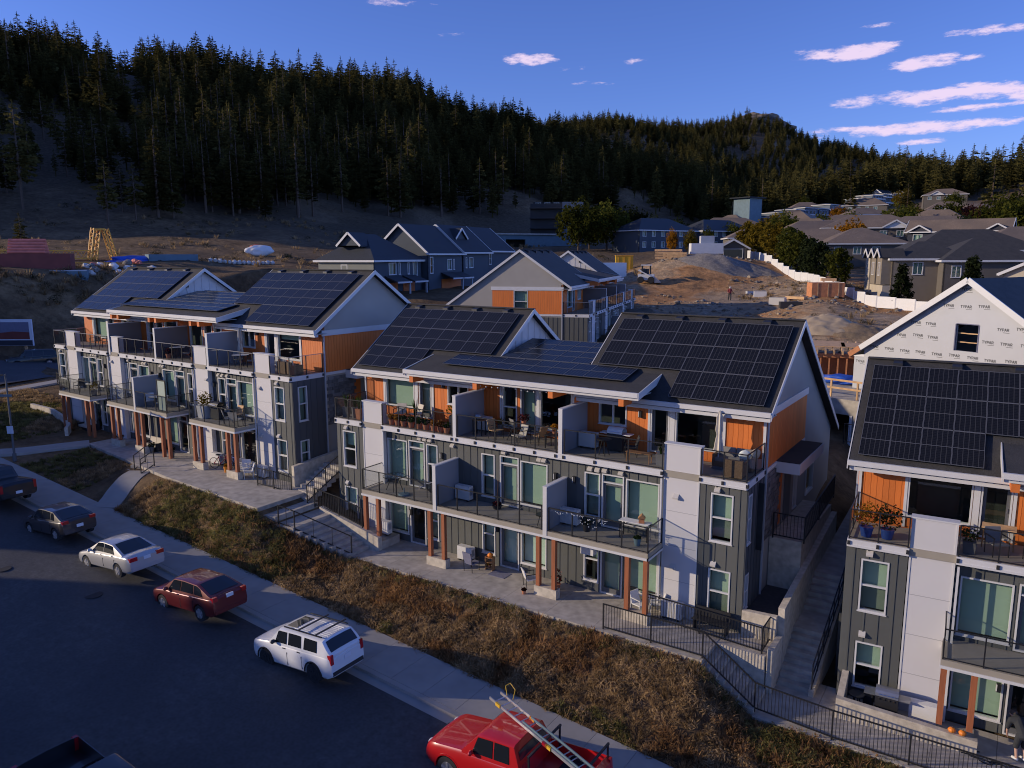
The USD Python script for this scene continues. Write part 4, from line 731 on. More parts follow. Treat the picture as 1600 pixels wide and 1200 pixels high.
spec1 = dict(xl=-21.7, xr=6.36, fins=[(-19.95, -18.4), (-13.6, -12.1), (-3.06, -1.6), (3.09, 4.55)], ends='R',
    bays=[((-21.7, -19.95), [(-21.3, -20.35, .55, 2.38, 'blind'), (-21.3, -20.35, 3.48, 5.42, 'blind_light')]), ((4.55, 6.36), [(4.85, 5.72, .55, 2.4, 'blind'), (4.82, 5.68, 3.48, 5.40, 'blind_light')])],
    recs=[(-18.4, -13.6, [(-18.35, -17.2, .02, 2.42, 'fix', 'room'), (-17.1, -16.05, .02, 2.45, 'door', 'room'), (-15.95, -15.25, .5, 2.4, 'sh', 'blind'), (-18.35, -17.27, 3.3, 5.35, 'fix', 'blind'), (-17.2, -16.1, 3.04, 5.4, 'door', 'blind'), (-16.0, -15.27, 3.35, 5.35, 'sh', 'room')]),
          (-12.1, -3.06, [(-12.05, -11.6, .5, 2.4, 'sh', 'room'), (-10.9, -9.5, .42, 2.4, 'fix', 'room'), (-7.3, -5.9, .42, 2.4, 'fix', 'blind'), (-5.8, -4.75, .02, 2.45, 'door', 'room'), (-4.3, -3.6, .5, 2.4, 'sh', 'room'),
                       (-12.05, -11.62, 3.3, 5.35, 'sh', 'blind'), (-11.45, -10.4, 3.04, 5.42, 'door', 'blind'), (-10.3, -8.95, 3.3, 5.36, 'fix', 'blind'), (-7.25, -5.85, 3.3, 5.33, 'fix', 'blind'), (-5.76, -4.7, 3.04, 5.38, 'door', 'blind'), (-4.34, -3.58, 3.3, 5.32, 'sh', 'room')]),
          (-1.6, 3.09, [(-1.0, -.3, .5, 2.4, 'sh', 'blind'), (-.15, .85, .02, 2.45, 'door', 'room'), (1.0, 2.5, .42, 2.4, 'fix', 'room'), (-1.02, -.27, 3.3, 5.33, 'sh', 'blind'), (-.17, .87, 3.04, 5.4, 'door', 'blind'), (.93, 2.47, 3.3, 5.33, 'fix', 'blind')])],
    hoods=[(-16.7, 5.5), (-16.35, 5.5), (-16.0, 5.5), (-11.5, 5.5), (-9.6, 5.45), (-9.3, 5.45), (-7.4, 5.45), (-7.1, 5.45), (-5.0, 5.45), (-.9, 5.42), (-.5, 5.42), (0.0, 5.45)], hoods_fin=[(-13.3, 5.3), (-1.75, 5.1), (3.5, 5.1), (3.4, 2.3)],
    sconces=[(-14.9, 4.75), (-8.6, 4.75), (-7.6, 4.75), (-1.4, 4.75)],
    top=[(-20.2, -18.16, 6.5, 8.12, 'fix', 'blind'), (-17.95, -17.1, 6.1, 8.1, 'door', 'blind'), (-15.9, -14.4, 7.02, 8.2, 'slider', 'blind'), (-12.3, -11.4, 6.2, 8.3, 'sh', 'room'), (-11.2, -10.3, 6.1, 8.3, 'door', 'room'), (-10.1, -8.5, 6.4, 8.3, 'fix', 'room'), (-7.0, -5.5, 6.4, 8.3, 'fix', 'room'), (-5.3, -4.4, 6.1, 8.3, 'door', 'room'), (-4.2, -3.4, 6.3, 8.3, 'sh', 'room'),
         (-1.15, .15, 7.02, 8.2, 'slider', 'room'), (1.27, 2.12, 6.1, 8.1, 'door', 'room'), (2.35, 4.42, 6.55, 8.1, 'fix', ('blind', .25))],
    top_trim=[(-20.34, -20.22), (-18.14, -17.97), (-12.44, -12.32), (-8.48, -8.38), (-3.38, -3.28), (1.14, 1.25), (2.14, 2.33), (4.44, 4.56)], sconces3=[(-14.2, 7.85), (.5, 7.85)],
    rails3=[(-21.7, -19.96), (-18.39, -13.61), (-12.09, -3.07), (-1.59, 3.08), (4.56, 6.36)], top_rail='steel',
    grails3=[([(-21.67, 2.3), (-21.67, .04), (-20.0, .04)], (2, 1)), ([(-18.35, .04), (-13.65, .04)], (4,)), ([(-12.05, .04), (-3.1, .04)], (8,)), ([(-1.55, .04), (3.05, .04)], (4,)), ([(4.6, .04), (6.33, .04), (6.33, 2.3)], (2, 2))],
    screens3=[(-13.4, 'screen_brown'), (-7.42, 'screen_brown'), (-1.5, 'screen_grey')],
    bals=[(-18.45, -13.85, [(-18.41, .36), (-18.41, -1.31), (-13.88, -1.31), (-13.88, .06)], (1, 3, 2)), (-11.45, -4.09, [(-11.42, .36), (-11.42, -1.31), (-4.12, -1.31), (-4.12, .36)], (1, 6, 2)), (-1.56, 2.98, [(-1.53, .06), (-1.53, -1.31), (2.95, -1.31), (2.95, .06)], (1, 3, 2))],
    screens2=[(-7.88, 'screen_grey')],
    posts=[(-18.4, .1), (-17.66, .1), (-14.85, .1), (-14.1, .1), (-11.3, .42), (-10.5, .42), (-8.15, .42), (-7.4, .42), (-5.05, .1), (-4.32, .1), (-1.5, .42), (-.75, .42), (1.95, .42), (2.72, .42)], plinths=[(-11.4, -10.2), (-8.25, -7.1), (-1.55, -.45), (1.9, 3.0)],
    downspouts=[-13.68, -3.15, 3.02], roofs=[(-21.9, -11.1), (-3.0, 6.67)], low_roof=(-14.3, -1.1), gap=(-11.09, -3.01), beams=[-14.2, -13.3, -9.2, -8.4, -4.3, -3.4],
    solar=[(-20.95, 9, 0), (-20.95, 9, 1), (-21.6, 6, 2), (-2.9, 9, 0), (-2.9, 9, 1), (.05, 6, 2)], solar_low=[(-14.3, 12, 3.08, 1.56), (-11.0, 8, 5.6, 1.25), (-11.0, 8, 4.36, 1.25)],
    gable_wins=[(.5, 1.1, 3.5, 5.45, 'sh', 'blind'), (.5, 1.1, .95, 2.4, 'sh', 'blind')])
b1 = townhouse('townhouse_block', 'left townhouse block, dark grey with four units, orange top floor and solar roof', B1P, B1R, spec1, lod=1)
import copy
spec4 = copy.deepcopy(spec1); spec4.update(ends='L', solar=[], solar_low=[])
spec4 = {**spec4}
_dx = 22.0
spec4 = shift(spec4, _dx); spec4['solar'] = []; spec4['solar_low'] = []; spec4['gable_wins'] = [(5.6, 6.9, 6.15, 8.10, 'sh', 'blind')]
b4 = townhouse('townhouse_block', 'townhouse block behind, its sunny tan gable with an orange band turned to the viewer', (-17.143, 31.479, 3.325), 106.336, spec4, lod=2)
# ------------------------------------------------------------------ houses across the street (beyond the left edge of the picture; they shade the road)
def rf_house(name, label, r0, r1, f0, f1, z0, ze, zr, wm='tan_wall', rm='shingle'):
    """box house with a gable roof whose ridge runs along the site's depth axis"""
    t = thing(name, label, 'house', (*site((r0 + r1) / 2, (f0 + f1) / 2), z0), math.degrees(YAW)); w, d = (r1 - r0) / 2, (f1 - f0) / 2; e, h = ze - z0, zr - z0
    MB().box(-w, -d, -1, w, d, e).build('wall', wm, t)
    for s in (-1, 1): MB().hexa([(s * (w + .4), -d - .3, e - .25), (s * (w + .4), d + .3, e - .25), (0, d + .3, h - .2), (0, -d - .3, h - .2), (s * (w + .4), -d - .3, e - .05), (s * (w + .4), d + .3, e - .05), (0, d + .3, h), (0, -d - .3, h)]).build('roof', rm, t)
    g = MB(); g.add([(-w, -d, e), (w, -d, e), (0, -d, h - .15), (-w, d, e), (w, d, e), (0, d, h - .15)], [[0, 1, 2], [4, 3, 5]]); g.build('gable', wm, t)
    for s in (-1, 1):
        for k in range(3): 
            for z in (1.2, 4.1): window(t, right(w) if s > 0 else left(-w), -d + 1 + k * (2 * d - 3.2) / 2, -d + 2.2 + k * (2 * d - 3.2) / 2, z, z + 1.4, 'slider', 'room')
    return t
rf_house('neighbour_house', 'grey house across the street, left of the view', -66, -54, 6.0, 24.6, 1.2, 11.6, 14.9)
rf_house('neighbour_house', 'tan house across the street, left of the view', -66, -54, 24.9, 28.4, 1.6, 11.0, 14.0, 'tan_light')
rf_house('neighbour_house', 'narrow house across the street, left of the view', -66, -54, 28.7, 31.2, 1.8, 10.2, 12.6, 'olive_wall')
rf_house('neighbour_house', 'long low house across the street, left of the view', -68, -56, 34.5, 57, 2.0, 9.9, 12.6, 'slate_wall')
# ------------------------------------------------------------------ vegetation
def rot_z(v, a): c, s = math.cos(a), math.sin(a); return np.stack([v[:, 0] * c - v[:, 1] * s, v[:, 0] * s + v[:, 1] * c, v[:, 2]], 1)
def conifer(seed, h=20.0, r=3.0, base=.16, lv=22, dens=1.0, ragged=.5):
    g = np.random.default_rng(seed); tr = MB(); tr.tube((0, 0, -1.0), (0, 0, h * .55), h * .013, h * .008, 6).tube((0, 0, h * .55), (0, 0, h * .99), h * .008, .02, 5)
    V, F = [], []; n = 0
    for i in range(lv):
        t = i / (lv - 1); z = h * (base + (1 - base) * t ** .95); R = r * ((1 - t) ** .75 * .95 + .07) * (1 - .45 * max(0, .25 - t) / .25)
        nb = max(4, int((5 + 5 * (1 - t)) * dens)); a0 = g.random() * 6.28
        for b in range(nb):
            if g.random() < ragged * .22: continue
            a = a0 + b * 6.283 / nb + g.normal(0, .25); L = R * (1 + g.normal(0, .22)); 
            if L < .15: L = .15
            d = np.array([math.cos(a), math.sin(a), 0]); s = np.array([-d[1], d[0], 0]); dz = -.18 * L + g.normal(0, .10) * L; zz = z + g.normal(0, h * .012)
            for k in range(3):     # layered sprays along the bough
                q0, q1 = .12 + .26 * k, .52 + .28 * k; w = L * (.30 - .07 * k) * (1 + g.normal(0, .15)); p0 = d * L * q0 + [0, 0, zz + dz * q0]; p1 = d * L * min(q1, 1.05) + [0, 0, zz + dz * q1 + .05 * L]; m = (p0 + p1) / 2
                lift = np.array([0, 0, g.normal(.05, .10) * L])
                V += [p0, m + s * w + lift, p1, m - s * w - lift * .6, m + [0, 0, -.14 * L - .12], m + [0, 0, .12 * L]]; F += [[n, n + 1, n + 2], [n, n + 2, n + 3], [n, n + 4, n + 2], [n, n + 2, n + 5]]; n += 6
    V += [np.array([0, 0, h * 1.03]), np.array([.18, 0, h * .93]), np.array([-.1, .16, h * .93]), np.array([-.1, -.16, h * .93])]; F += [[n, n + 1, n + 2], [n, n + 2, n + 3], [n, n + 3, n + 1]]
    return tr, MB().add(V, F)
def leafy(seed, h, r, z0, shape='round', clumps=70, leaves=22, ls=.22, trunk=.12):
    g = np.random.default_rng(seed); tr = MB().tube((0, 0, -.4), (0, 0, z0 + (h - z0) * .45), trunk, trunk * .5, 6); c = (h + z0) / 2; V, F, n = [], [], 0
    for k in range(5):
        a = g.random() * 6.28; tr.tube((0, 0, z0 * .8 + .1 * h * g.random()), (math.cos(a) * r * .6, math.sin(a) * r * .6, z0 + (h - z0) * (.4 + .3 * g.random())), trunk * .4, trunk * .12, 4)
    for i in range(clumps):
        while True:
            p = g.uniform(-1, 1, 3)
            if .30 < np.linalg.norm(p) < 1: break
        if shape == 'cone':
            t = (p[2] + 1) / 2; k = (1 - t) ** .8 * (1 if t > .12 else t / .12 * .6 + .4); q = np.array([p[0] * r * k, p[1] * r * k, z0 + (h - z0) * t])
        elif shape == 'column':
            t = (p[2] + 1) / 2; k = min(1, 3.2 * (1 - t) ** .7) * min(1, .65 + t * 2); q = np.array([p[0] * r * k, p[1] * r * k, z0 + (h - z0) * t])
        else: q = np.array([p[0] * r, p[1] * r, c + p[2] * (h - z0) / 2])
        q += g.normal(0, .06 * r, 3); rc = r * .26 * (.7 + .6 * g.random())
        for j in range(leaves):
            o = g.normal(0, 1, 3); o /= np.linalg.norm(o); o *= rc * g.random() ** .4; x = g.normal(0, 1, 3); x /= np.linalg.norm(x); y = np.cross(x, g.normal(0, 1, 3)); y /= np.linalg.norm(y) + 1e-9; s = ls * (.6 + .8 * g.random())
            P = q + o; V += [P - x * s, P + y * s * .6, P + x * s, P - y * s * .6]; F += [[n, n + 1, n + 2], [n, n + 2, n + 3]]; n += 4
    return tr, MB().add(V, F)
def plant_thing(name, label, cat, parts, crown_mat, loc, rz, group=None, sc=None, crown='crown', trunk='trunk', tm='bark'):
    t = thing(name, label, cat, loc, rz, group, sc=sc); parts[0].build(trunk, tm, t); parts[1].build(crown, crown_mat, t); return t

# ---- the hillside forest
g = np.random.default_rng(11); cand = []
def forest_density(u, F, z, R):
    v = 400 - (z - 14.48) / F * 1191                    # how high it stands above the eye's level
    d = 0.0
    if u < 250:  d = .10 if F < 215 else (.22 if F < 300 else .75)
    elif u < 1040: d = .0 if v > 342 else (1.0 if v < 325 else .5)
    elif u < 1260: d = .0 if F < 400 else .85
    elif u < 1420: d = .0 if F < 420 else (.28 if 560 < F < 720 and u < 1340 else .8)
    else: d = .0 if F < 400 else .62
    if 165 < u < 275 and 330 < F < 440: d *= .12
    if 1120 < u < 1195 and F > 850: d *= .10
    return d
for F in np.concatenate([np.arange(165, 520, 4.9), np.arange(520, 1060, 6.2)]):
    sp = 4.9 if F < 520 else 6.2
    for R in np.arange(-.92 * F - 60, .72 * F + 20, sp):
        r_, f_ = R + g.uniform(-.5, .5) * sp, F + g.uniform(-.5, .5) * sp; u = r_ / f_ * 1191 + 800
        cand.append((r_, f_, u))
cand = np.array(cand); pxy = CAM[:2] + cand[:, :1] * RGT + cand[:, 1:2] * FWD; pz = ground_z(pxy[:, 0], pxy[:, 1])
clump = meshkit.fbm(np.column_stack([pxy * .02, 0 * pz]), 3, 17)
trees = []
for (r_, f_, u), (x, y), z, cl in zip(cand, pxy, pz, clump):
    d = forest_density(u, f_, z, r_) * np.clip(.35 + (cl - .32) * 3.2, .15, 1.1)
    if g.random() < d:
        hh = g.normal(16.0, 4.6) if f_ < 520 else g.normal(11.5, 3.0)
        if u < 250 and f_ < 300: hh *= .8
        trees.append((f_, u, x, y, z, float(np.clip(hh, 5, 27)), g.random() * 360, int(g.integers(0, 6)), g.random()))
trees.sort(key=lambda q: -q[5] / q[0])
protos = [conifer(101, 20, 3.1), conifer(102, 20, 2.6, .22, 20, .9, .9), conifer(103, 20, 3.5, .10, 24, 1.05, .4), conifer(104, 20, 2.9, .30, 18, .9, 1.2), conifer(105, 20, 3.3, .14, 22), conifer(106, 20, 2.2, .26, 20, .85, 1.0)]
inview = [q for q in trees if -60 < q[1] < 1660]
# the nearest ones are trees of their own: say where each group stands
def hill_label(q):
    f, u = q[0], q[1]
    where = 'on the open slope at the left' if u < 250 else 'on the left part of the wooded hill' if u < 480 else 'on the middle of the wooded hill' if u < 760 else 'on the right part of the wooded hill' if u < 1050 else 'on the far rocky hill' if u < 1330 else 'on the low ridge at the right'
    return where
root = {}; nind = 0; rest = []
for q in inview:
    f, u, x, y, z, h, rz, k, rnd = q
    if nind < 290:
        where = hill_label(q); s = h / 20; grp = 'conifers ' + where; vv = 400 - (z - 14.48) / f * 1191; band = 'at its foot' if vv > 300 else 'low down' if vv > 255 else 'halfway up' if vv > 205 else 'high up' if vv > 150 else 'at the skyline'
        lab = f'{"very tall" if h > 21 else "tall" if h > 17.5 else "mid sized" if h > 13 else "small"} {("slender", "broad")[rnd > .5]} {("olive", "dark")[k % 3 > 0]} conifer {where}, {band}'
        w = s * (1.1 + .55 * rnd)
        if k not in root: root[k] = plant_thing('conifer_tree', lab, 'tree', protos[k], 'needle' if k % 3 else 'needle_light', (x, y, z - .2), rz, grp, (w, w, s))
        else: dup(root[k], (x, y, z - .2), rz, lab, grp, (w, w, s))
        nind += 1
    else: rest.append(q)
rest += [q for q in trees if not -60 < q[1] < 1660]
def instancer(name, label, protos, items):
    """protos: list of (mesh, material); items: (x, y, z, rz, scale3, proto)"""
    pi = UsdGeom.PointInstancer.Define(stage, numbered('/World', name)); p = pi.GetPrim(); paths = []
    for i, (mb, m) in enumerate(protos):
        paths.append(obj('plant', mb, m, p).GetPath())
    pi.CreatePrototypesRel().SetTargets(paths)
    it = items; pi.CreateProtoIndicesAttr([int(i[5]) for i in it]); pi.CreatePositionsAttr([Gf.Vec3f(float(i[0]), float(i[1]), float(i[2])) for i in it])
    pi.CreateOrientationsAttr([Gf.Quath(math.cos(math.radians(i[3]) / 2), 0, 0, math.sin(math.radians(i[3]) / 2)) for i in it]); pi.CreateScalesAttr([Gf.Vec3f(*map(float, i[4])) for i in it])
    return tag(p, label, None, None, 'stuff')
def both(pr): m = MB(); m.add(*pr[1].arrays()); m.add(*pr[0].arrays()); return m
instancer('forest', 'mass of farther dark conifers covering the hillsides', [(both(protos[k]), 'needle' if k % 3 else 'needle_light') for k in range(6)], [(x, y, z - .2, rz, (h / 20 * (1.1 + .55 * rn),) * 2 + (h / 20,), k) for f, u, x, y, z, h, rz, k, rn in rest])
# rocky knob on the far hill
for i, (r_, f_, s) in enumerate(((272, 893, 14), (286, 902, 18), (303, 905, 15), (258, 888, 9))):
    x, y = site(r_, f_); m = MB().blob((x, y, gz(x, y) - 2), s, 40 + i, 3, .35, (1.2, 1.2, .55)); tag(m.build('rock_outcrop', 'rock'), ['bare rock outcrop at the left of the far hilltop', 'highest bare rock on the far hilltop', 'bare rock outcrop right of the far summit', 'small low rock left of the far hilltop'][i], 'rock')

# ---- dry weeds on the bank and lawn
def tuft(seed, n=16, h=.42, spread=.30, w=.016):
    g = np.random.default_rng(seed); V, F = [], []; k = 0
    for i in range(n):
        a = g.random() * 6.28; r = spread * g.random() ** .7; b = np.array([math.cos(a) * r * .5, math.sin(a) * r * .5, -.03]); hh = h * (.5 + .7 * g.random()); tip = np.array([math.cos(a) * (r + .25 * hh * g.random()), math.sin(a) * (r + .25 * hh * g.random()), hh]); s = np.array([-math.sin(a), math.cos(a), 0]) * w * (.7 + g.random()); m = (b + tip) / 2 + [0, 0, .12 * hh]
        V += [b - s, b + s, m + s * .9, m - s * .9, tip]; F += [[k, k + 1, k + 2], [k, k + 2, k + 3], [k + 3, k + 2, k + 4]]; k += 5
    return MB().add(V, F)
def weed(seed, n=42, r=.34, h=.42):
    g = np.random.default_rng(seed); V, F, k = [], [], 0
    for i in range(n):
        p = g.normal(0, 1, 3); p[2] = abs(p[2]); p /= np.linalg.norm(p); p = p * np.array([r, r, h]) * (.45 + .55 * g.random()); d = g.normal(0, 1, 3); d /= np.linalg.norm(d); s = np.cross(d, g.normal(0, 1, 3)); s /= np.linalg.norm(s); L, w = .11 * (.6 + g.random()), .020
        V += [p - d * L, p + s * w, p + d * L, p - s * w]; F += [[k, k + 1, k + 2], [k, k + 2, k + 3]]; k += 4
    return MB().add(V, F)
g = np.random.default_rng(5); items = {0: [], 1: [], 2: []}
def fb(x, y, s, c, o, seed): return meshkit.fbm(np.column_stack([x * s, y * s, np.full_like(x, c)]), o, seed)
x, y = g.uniform(-27.5, 22, 26000), g.uniform(-6.35, -2.4, 26000); rn = g.random((7, 26000)); yw_ = ywalk(x)
ok = (y < yw_ - .12) & ~((x > -29.7) & (x < -26.2)) & ~((x > 5.5) & (x < 7.9) & (y > -2.8)) & (rn[0] < np.clip((fb(x, y, .55, 3, 3, 8) - .36) * 4.5, .30, 1))
gr = fb(x, y, .3, 9, 2, 4); k_ = np.where(((gr > .64) & (rn[1] < .7)) | ((x > 8.5) & (rn[1] < .45)) | ((y > yw_ - .7) & (rn[1] < .28)), 2, np.where(fb(x, y, .5, 1, 2, 31) > .55, 1, 0))
zz = ground_z(x, y); s_ = .38 + .50 * rn[2] ** 1.5
for i in np.nonzero(ok)[0]: items[int(k_[i])].append((x[i], y[i], zz[i], rn[3, i] * 360, (s_[i] * 1.15, s_[i] * 1.15, s_[i] * (.6 + .45 * rn[4, i])), int(rn[5, i] * 4)))
x, y = g.uniform(-58, -28.5, 9000), g.uniform(-6.3, 5, 9000); rn = g.random((5, 9000)); zz = ground_z(x, y)
ok = ~((y > ywalk(x) - .15) & (x > -42)) & ~((x > -30.5) & (x < -26)) & ~((x > -42.5) & (x < -37.2) & (y < -.5)) & ~((x < -46.8) & (y > 3.5)); dry = fb(x, y, .25, 5, 2, 3)
for i in np.nonzero(ok)[0]: s = .25 + .35 * rn[0, i]; items[2 if dry[i] > .5 else 0].append((x[i], y[i], zz[i], rn[1, i] * 360, (s * 1.4, s * 1.4, s), int(rn[2, i] * 2)))
for k, (nm, lab, m, hh) in enumerate((('dry_grass', 'straw coloured dry grass and weeds on the bank', 'dry_blade', .40), ('rust_weeds', 'rust brown dead weeds on the bank', 'rust_blade', .42), ('green_weeds', 'green and yellowish weeds and lawn grass near the walkways', 'green_blade', .34))):
    instancer(nm, lab, [(tuft(200 + k * 10, 18, hh), m), (tuft(201 + k * 10, 22, hh * .8, .36), m), (weed(202 + k * 10), m), (weed(203 + k * 10, 52, .42, .36), m)], items[k])
# scrub on the open ground: lot edges, bank by the cross street, foot of the hill
its = []; n_ = 5200; ix = np.arange(n_); r_ = np.where(ix < 2400, g.uniform(-110, 20, n_), np.where(ix < 4300, g.uniform(-82, -40, n_), g.uniform(30, 62, n_))); f_ = np.where(ix < 2400, g.uniform(118, 215, n_), np.where(ix < 4300, g.uniform(78, 104, n_), g.uniform(58, 112, n_)))
P_ = CAM[:2] + r_[:, None] * RGT + f_[:, None] * FWD; x, y = P_.T; zz = ground_z(x, y); s_ = np.where(ix < 4300, g.uniform(.5, 1.7, n_), g.uniform(.4, 1.1, n_)); rn = g.random((2, n_))
ok = ~((y < 17) & (x > -76)) & ~((x > -80) & (x < -57) & (y < 40)) & (fb(x, y, .09, 2, 3, 6) > .49)
for i in np.nonzero(ok)[0]: its.append((x[i], y[i], zz[i] - .05, rn[0, i] * 360, (s_[i], s_[i], s_[i] * .8), int(rn[1, i] * 3)))
instancer('scrub', 'low dry scrub on the slopes and around the building lot', [(weed(301, 60, .5, .6), 'dry_blade'), (weed(302, 60, .6, .7), 'leaf_dark'), (tuft(303, 26, .8, .5, .03), 'dry_blade')], its)

# ---- trees in the town
col = [leafy(401, 6.6, 1.5, .5, 'column', 90, 24, .20), leafy(402, 6.6, 1.7, .5, 'column', 100, 24, .20)]
row = [(-28.0, 112.3, 6.4, 'yellow', 'yellowing columnar tree, farthest of the row along the white fence'), (-26.0, 110.0, 5.8, 'yellow', 'second farthest yellowing columnar tree along the white fence'), (-23.9, 107.0, 6.4, 'yellow', 'bright yellow columnar tree in the middle of the far fence row'), (-21.6, 104.2, 6.2, 'yellow', 'yellow green columnar tree right of the brightest yellow one'),
       (-19.2, 101.0, 6.6, 'yellow', 'last yellow columnar tree before the dark green ones'), (-16.8, 97.6, 6.4, 'green', 'olive green columnar tree beside the last yellow one'), (-14.6, 94.4, 6.2, 'green', 'olive green broad tree in the fence row left of a gap'), (-12.2, 91.0, 5.7, 'dark', 'dark green columnar tree in the fence row'), (-10.2, 87.5, 5.6, 'dark', 'dark green broad tree right of the fence row'), (-5.9, 79.0, 5.2, 'green', 'nearest olive tree of the fence row beside the orange lumber box')]
rt = {}
for i, (x, y, h, c, lab) in enumerate(row):
    z = gz(x, y) - .2; s = h / 6.6 * 1.05; k = c
    if k not in rt: rt[k] = plant_thing('columnar_tree', lab, 'tree', col[i % 2], {'yellow': 'leaf_yellow', 'green': 'leaf_green', 'dark': 'leaf_dark'}[c], (x, y, z), i * 47, 'trees along the white fence', (s * 1.1, s * 1.1, s))
    else: dup(rt[k], (x, y, z), i * 47, lab, 'trees along the white fence', (s * 1.1, s * 1.1, s))
cone = leafy(411, 6.0, 1.55, .15, 'cone', 120, 26, .16)
c0 = plant_thing('cedar_tree', 'dark conical cedar in front of the tan house', 'tree', cone, 'leaf_dark', (2.8, 69.2, gz(2.8, 69.2) - .3), 0, 'conical cedars by the tan houses', (1.05, 1.05, .88))
dup(c0, (9.6, 69.6, gz(9.6, 69.6) - .2), 80, 'larger conical cedar right of the tan house, behind the wrapped gable', 'conical cedars by the tan houses', (1.25, 1.25, 1.05))
rnd = [leafy(421, 9, 4.0, 1.6, 'round', 110, 26, .30, .22), leafy(422, 9, 4.6, 1.2, 'round', 130, 26, .30, .22)]
big = [(-76.6, 138.0, 12, 'leaf_green', 'large green tree left of the leafy group behind the apartment block'), (-74.0, 148.0, 11.5, 'leaf_green', 'tall green tree in the middle of the group behind the lot'), (-72.0, 158.0, 11, 'leaf_dark', 'dark broad tree at the right of the leafy group'), (-80, 150, 11, 'leaf_dark', 'dark tree at the back of the leafy group'), (-69.5, 166.0, 9, 'leaf_dark', 'low dark tree right of the leafy group'),
       (-78, 205, 9, 'leaf_dark', 'dark tree behind the slate houses, left'), (-70, 214, 9, 'leaf_dark', 'dark tree behind the slate houses, right'), (-40, 176, 8.5, 'leaf_yellow', 'yellow green tree above the brown roofs, left'), (-33, 196, 8.5, 'leaf_green', 'green tree above the brown roofs near the terraces'), (-14.5, 196, 10.5, 'leaf_green', 'rounded green tree above the middle of the brown roofs'), (-4, 214, 10, 'leaf_green', 'rounded green tree above the ridge of the brown roofs'),
       (2, 212, 9, 'leaf_maroon', 'maroon leafed tree behind the navy houses'), (7, 206, 7, 'leaf_maroon', 'low maroon tree right of the ridge'), (13, 172, 12, 'leaf_green', 'broad green tree at the right edge, front'), (8.5, 186, 12, 'leaf_green', 'broad green tree behind the navy house at the right'), (17, 190, 13, 'leaf_green', 'large green tree at the far right edge'), (22, 178, 12, 'leaf_green', 'green tree cut by the right edge'), (14, 205, 13, 'leaf_green', 'tall green tree behind the right edge group'),
       (10.6, 112, 5.4, 'leaf_orange', 'bright orange autumn tree between the roofs at the right'), (14.2, 109, 4.0, 'leaf_orange', 'orange autumn tree cut by the right edge'), (-2.5, 140, 3.6, 'leaf_orange', 'small orange autumn tree before the navy house'), (-46, 132, 5.0, 'leaf_yellow', 'slim yellow tree before the slate house'), (-49.8, 131, 5.4, 'leaf_orange', 'slim rusty tree before the slate house, left'), (-43.2, 135, 5.6, 'leaf_green', 'slim green tree before the dark blue house')]
g = np.random.default_rng(31)
for i, (r_, f_) in enumerate(((62, 176), (84, 178), (96, 186), (110, 192), (126, 196), (58, 205), (78, 212), (98, 222), (118, 230), (136, 236), (66, 250), (92, 262), (120, 275), (146, 280), (170, 300), (104, 300), (134, 320), (160, 345), (125, 350), (185, 370), (150, 400), (96, 166), (70, 160), (122, 172))):
    x, y = site(r_, f_); m = ('leaf_green', 'leaf_yellow', 'leaf_green', 'leaf_dark', 'leaf_orange', 'leaf_green')[i % 6]; big.append((x, y, 6.5 + 3 * g.random(), m, ['green', 'yellow', 'green', 'dark', 'orange', 'green'][i % 6] + ' tree among the valley roofs, ' + ['front', 'second', 'third', 'back'][min(3, int((f_ - 150) / 45))] + ' row, ' + ['left', 'centre left', 'centre', 'centre right', 'right'][min(4, int(r_ / f_ * 10) - 3 if r_ / f_ > .3 else 0)]))
rt = {}
for i, (x, y, h, m, lab) in enumerate(big):
    s = h / 9; w = s * (.55 if 'slim' in lab else 1.0); k = m
    if k not in rt: rt[k] = plant_thing('leafy_tree', lab, 'tree', rnd[i % 2], m, (x, y, gz(x, y) - .3), i * 53, None, (w, w, s))
    else: dup(rt[k], (x, y, gz(x, y) - .3), i * 53, lab, None, (w, w, s))
for i, (r_, f_, h, lab) in enumerate(((172, 255, 26, 'tall conifer at the right edge above the leafy trees'), (161, 262, 22, 'conifer left of the tallest one at the right edge'), (152, 300, 17, 'conifer on the slope near the right edge'), (178, 268, 22, 'conifer cut by the right edge of the picture'), (143, 330, 16, 'smaller conifer left of the right edge group'))):
    x, y = site(r_, f_); s = h / 20; dup(root[i % 5] if i % 5 in root else root[0], (x, y, gz(x, y) - .3), i * 70, lab, None, (s * 1.35, s * 1.35, s), name='conifer_tree')
x, y = -120.8, 32.5; dup(root[0], (x, y, gz(x, y) - .2), 10, 'single young pine behind the yellow crane', None, (.42, .42, .3), name='conifer_tree')
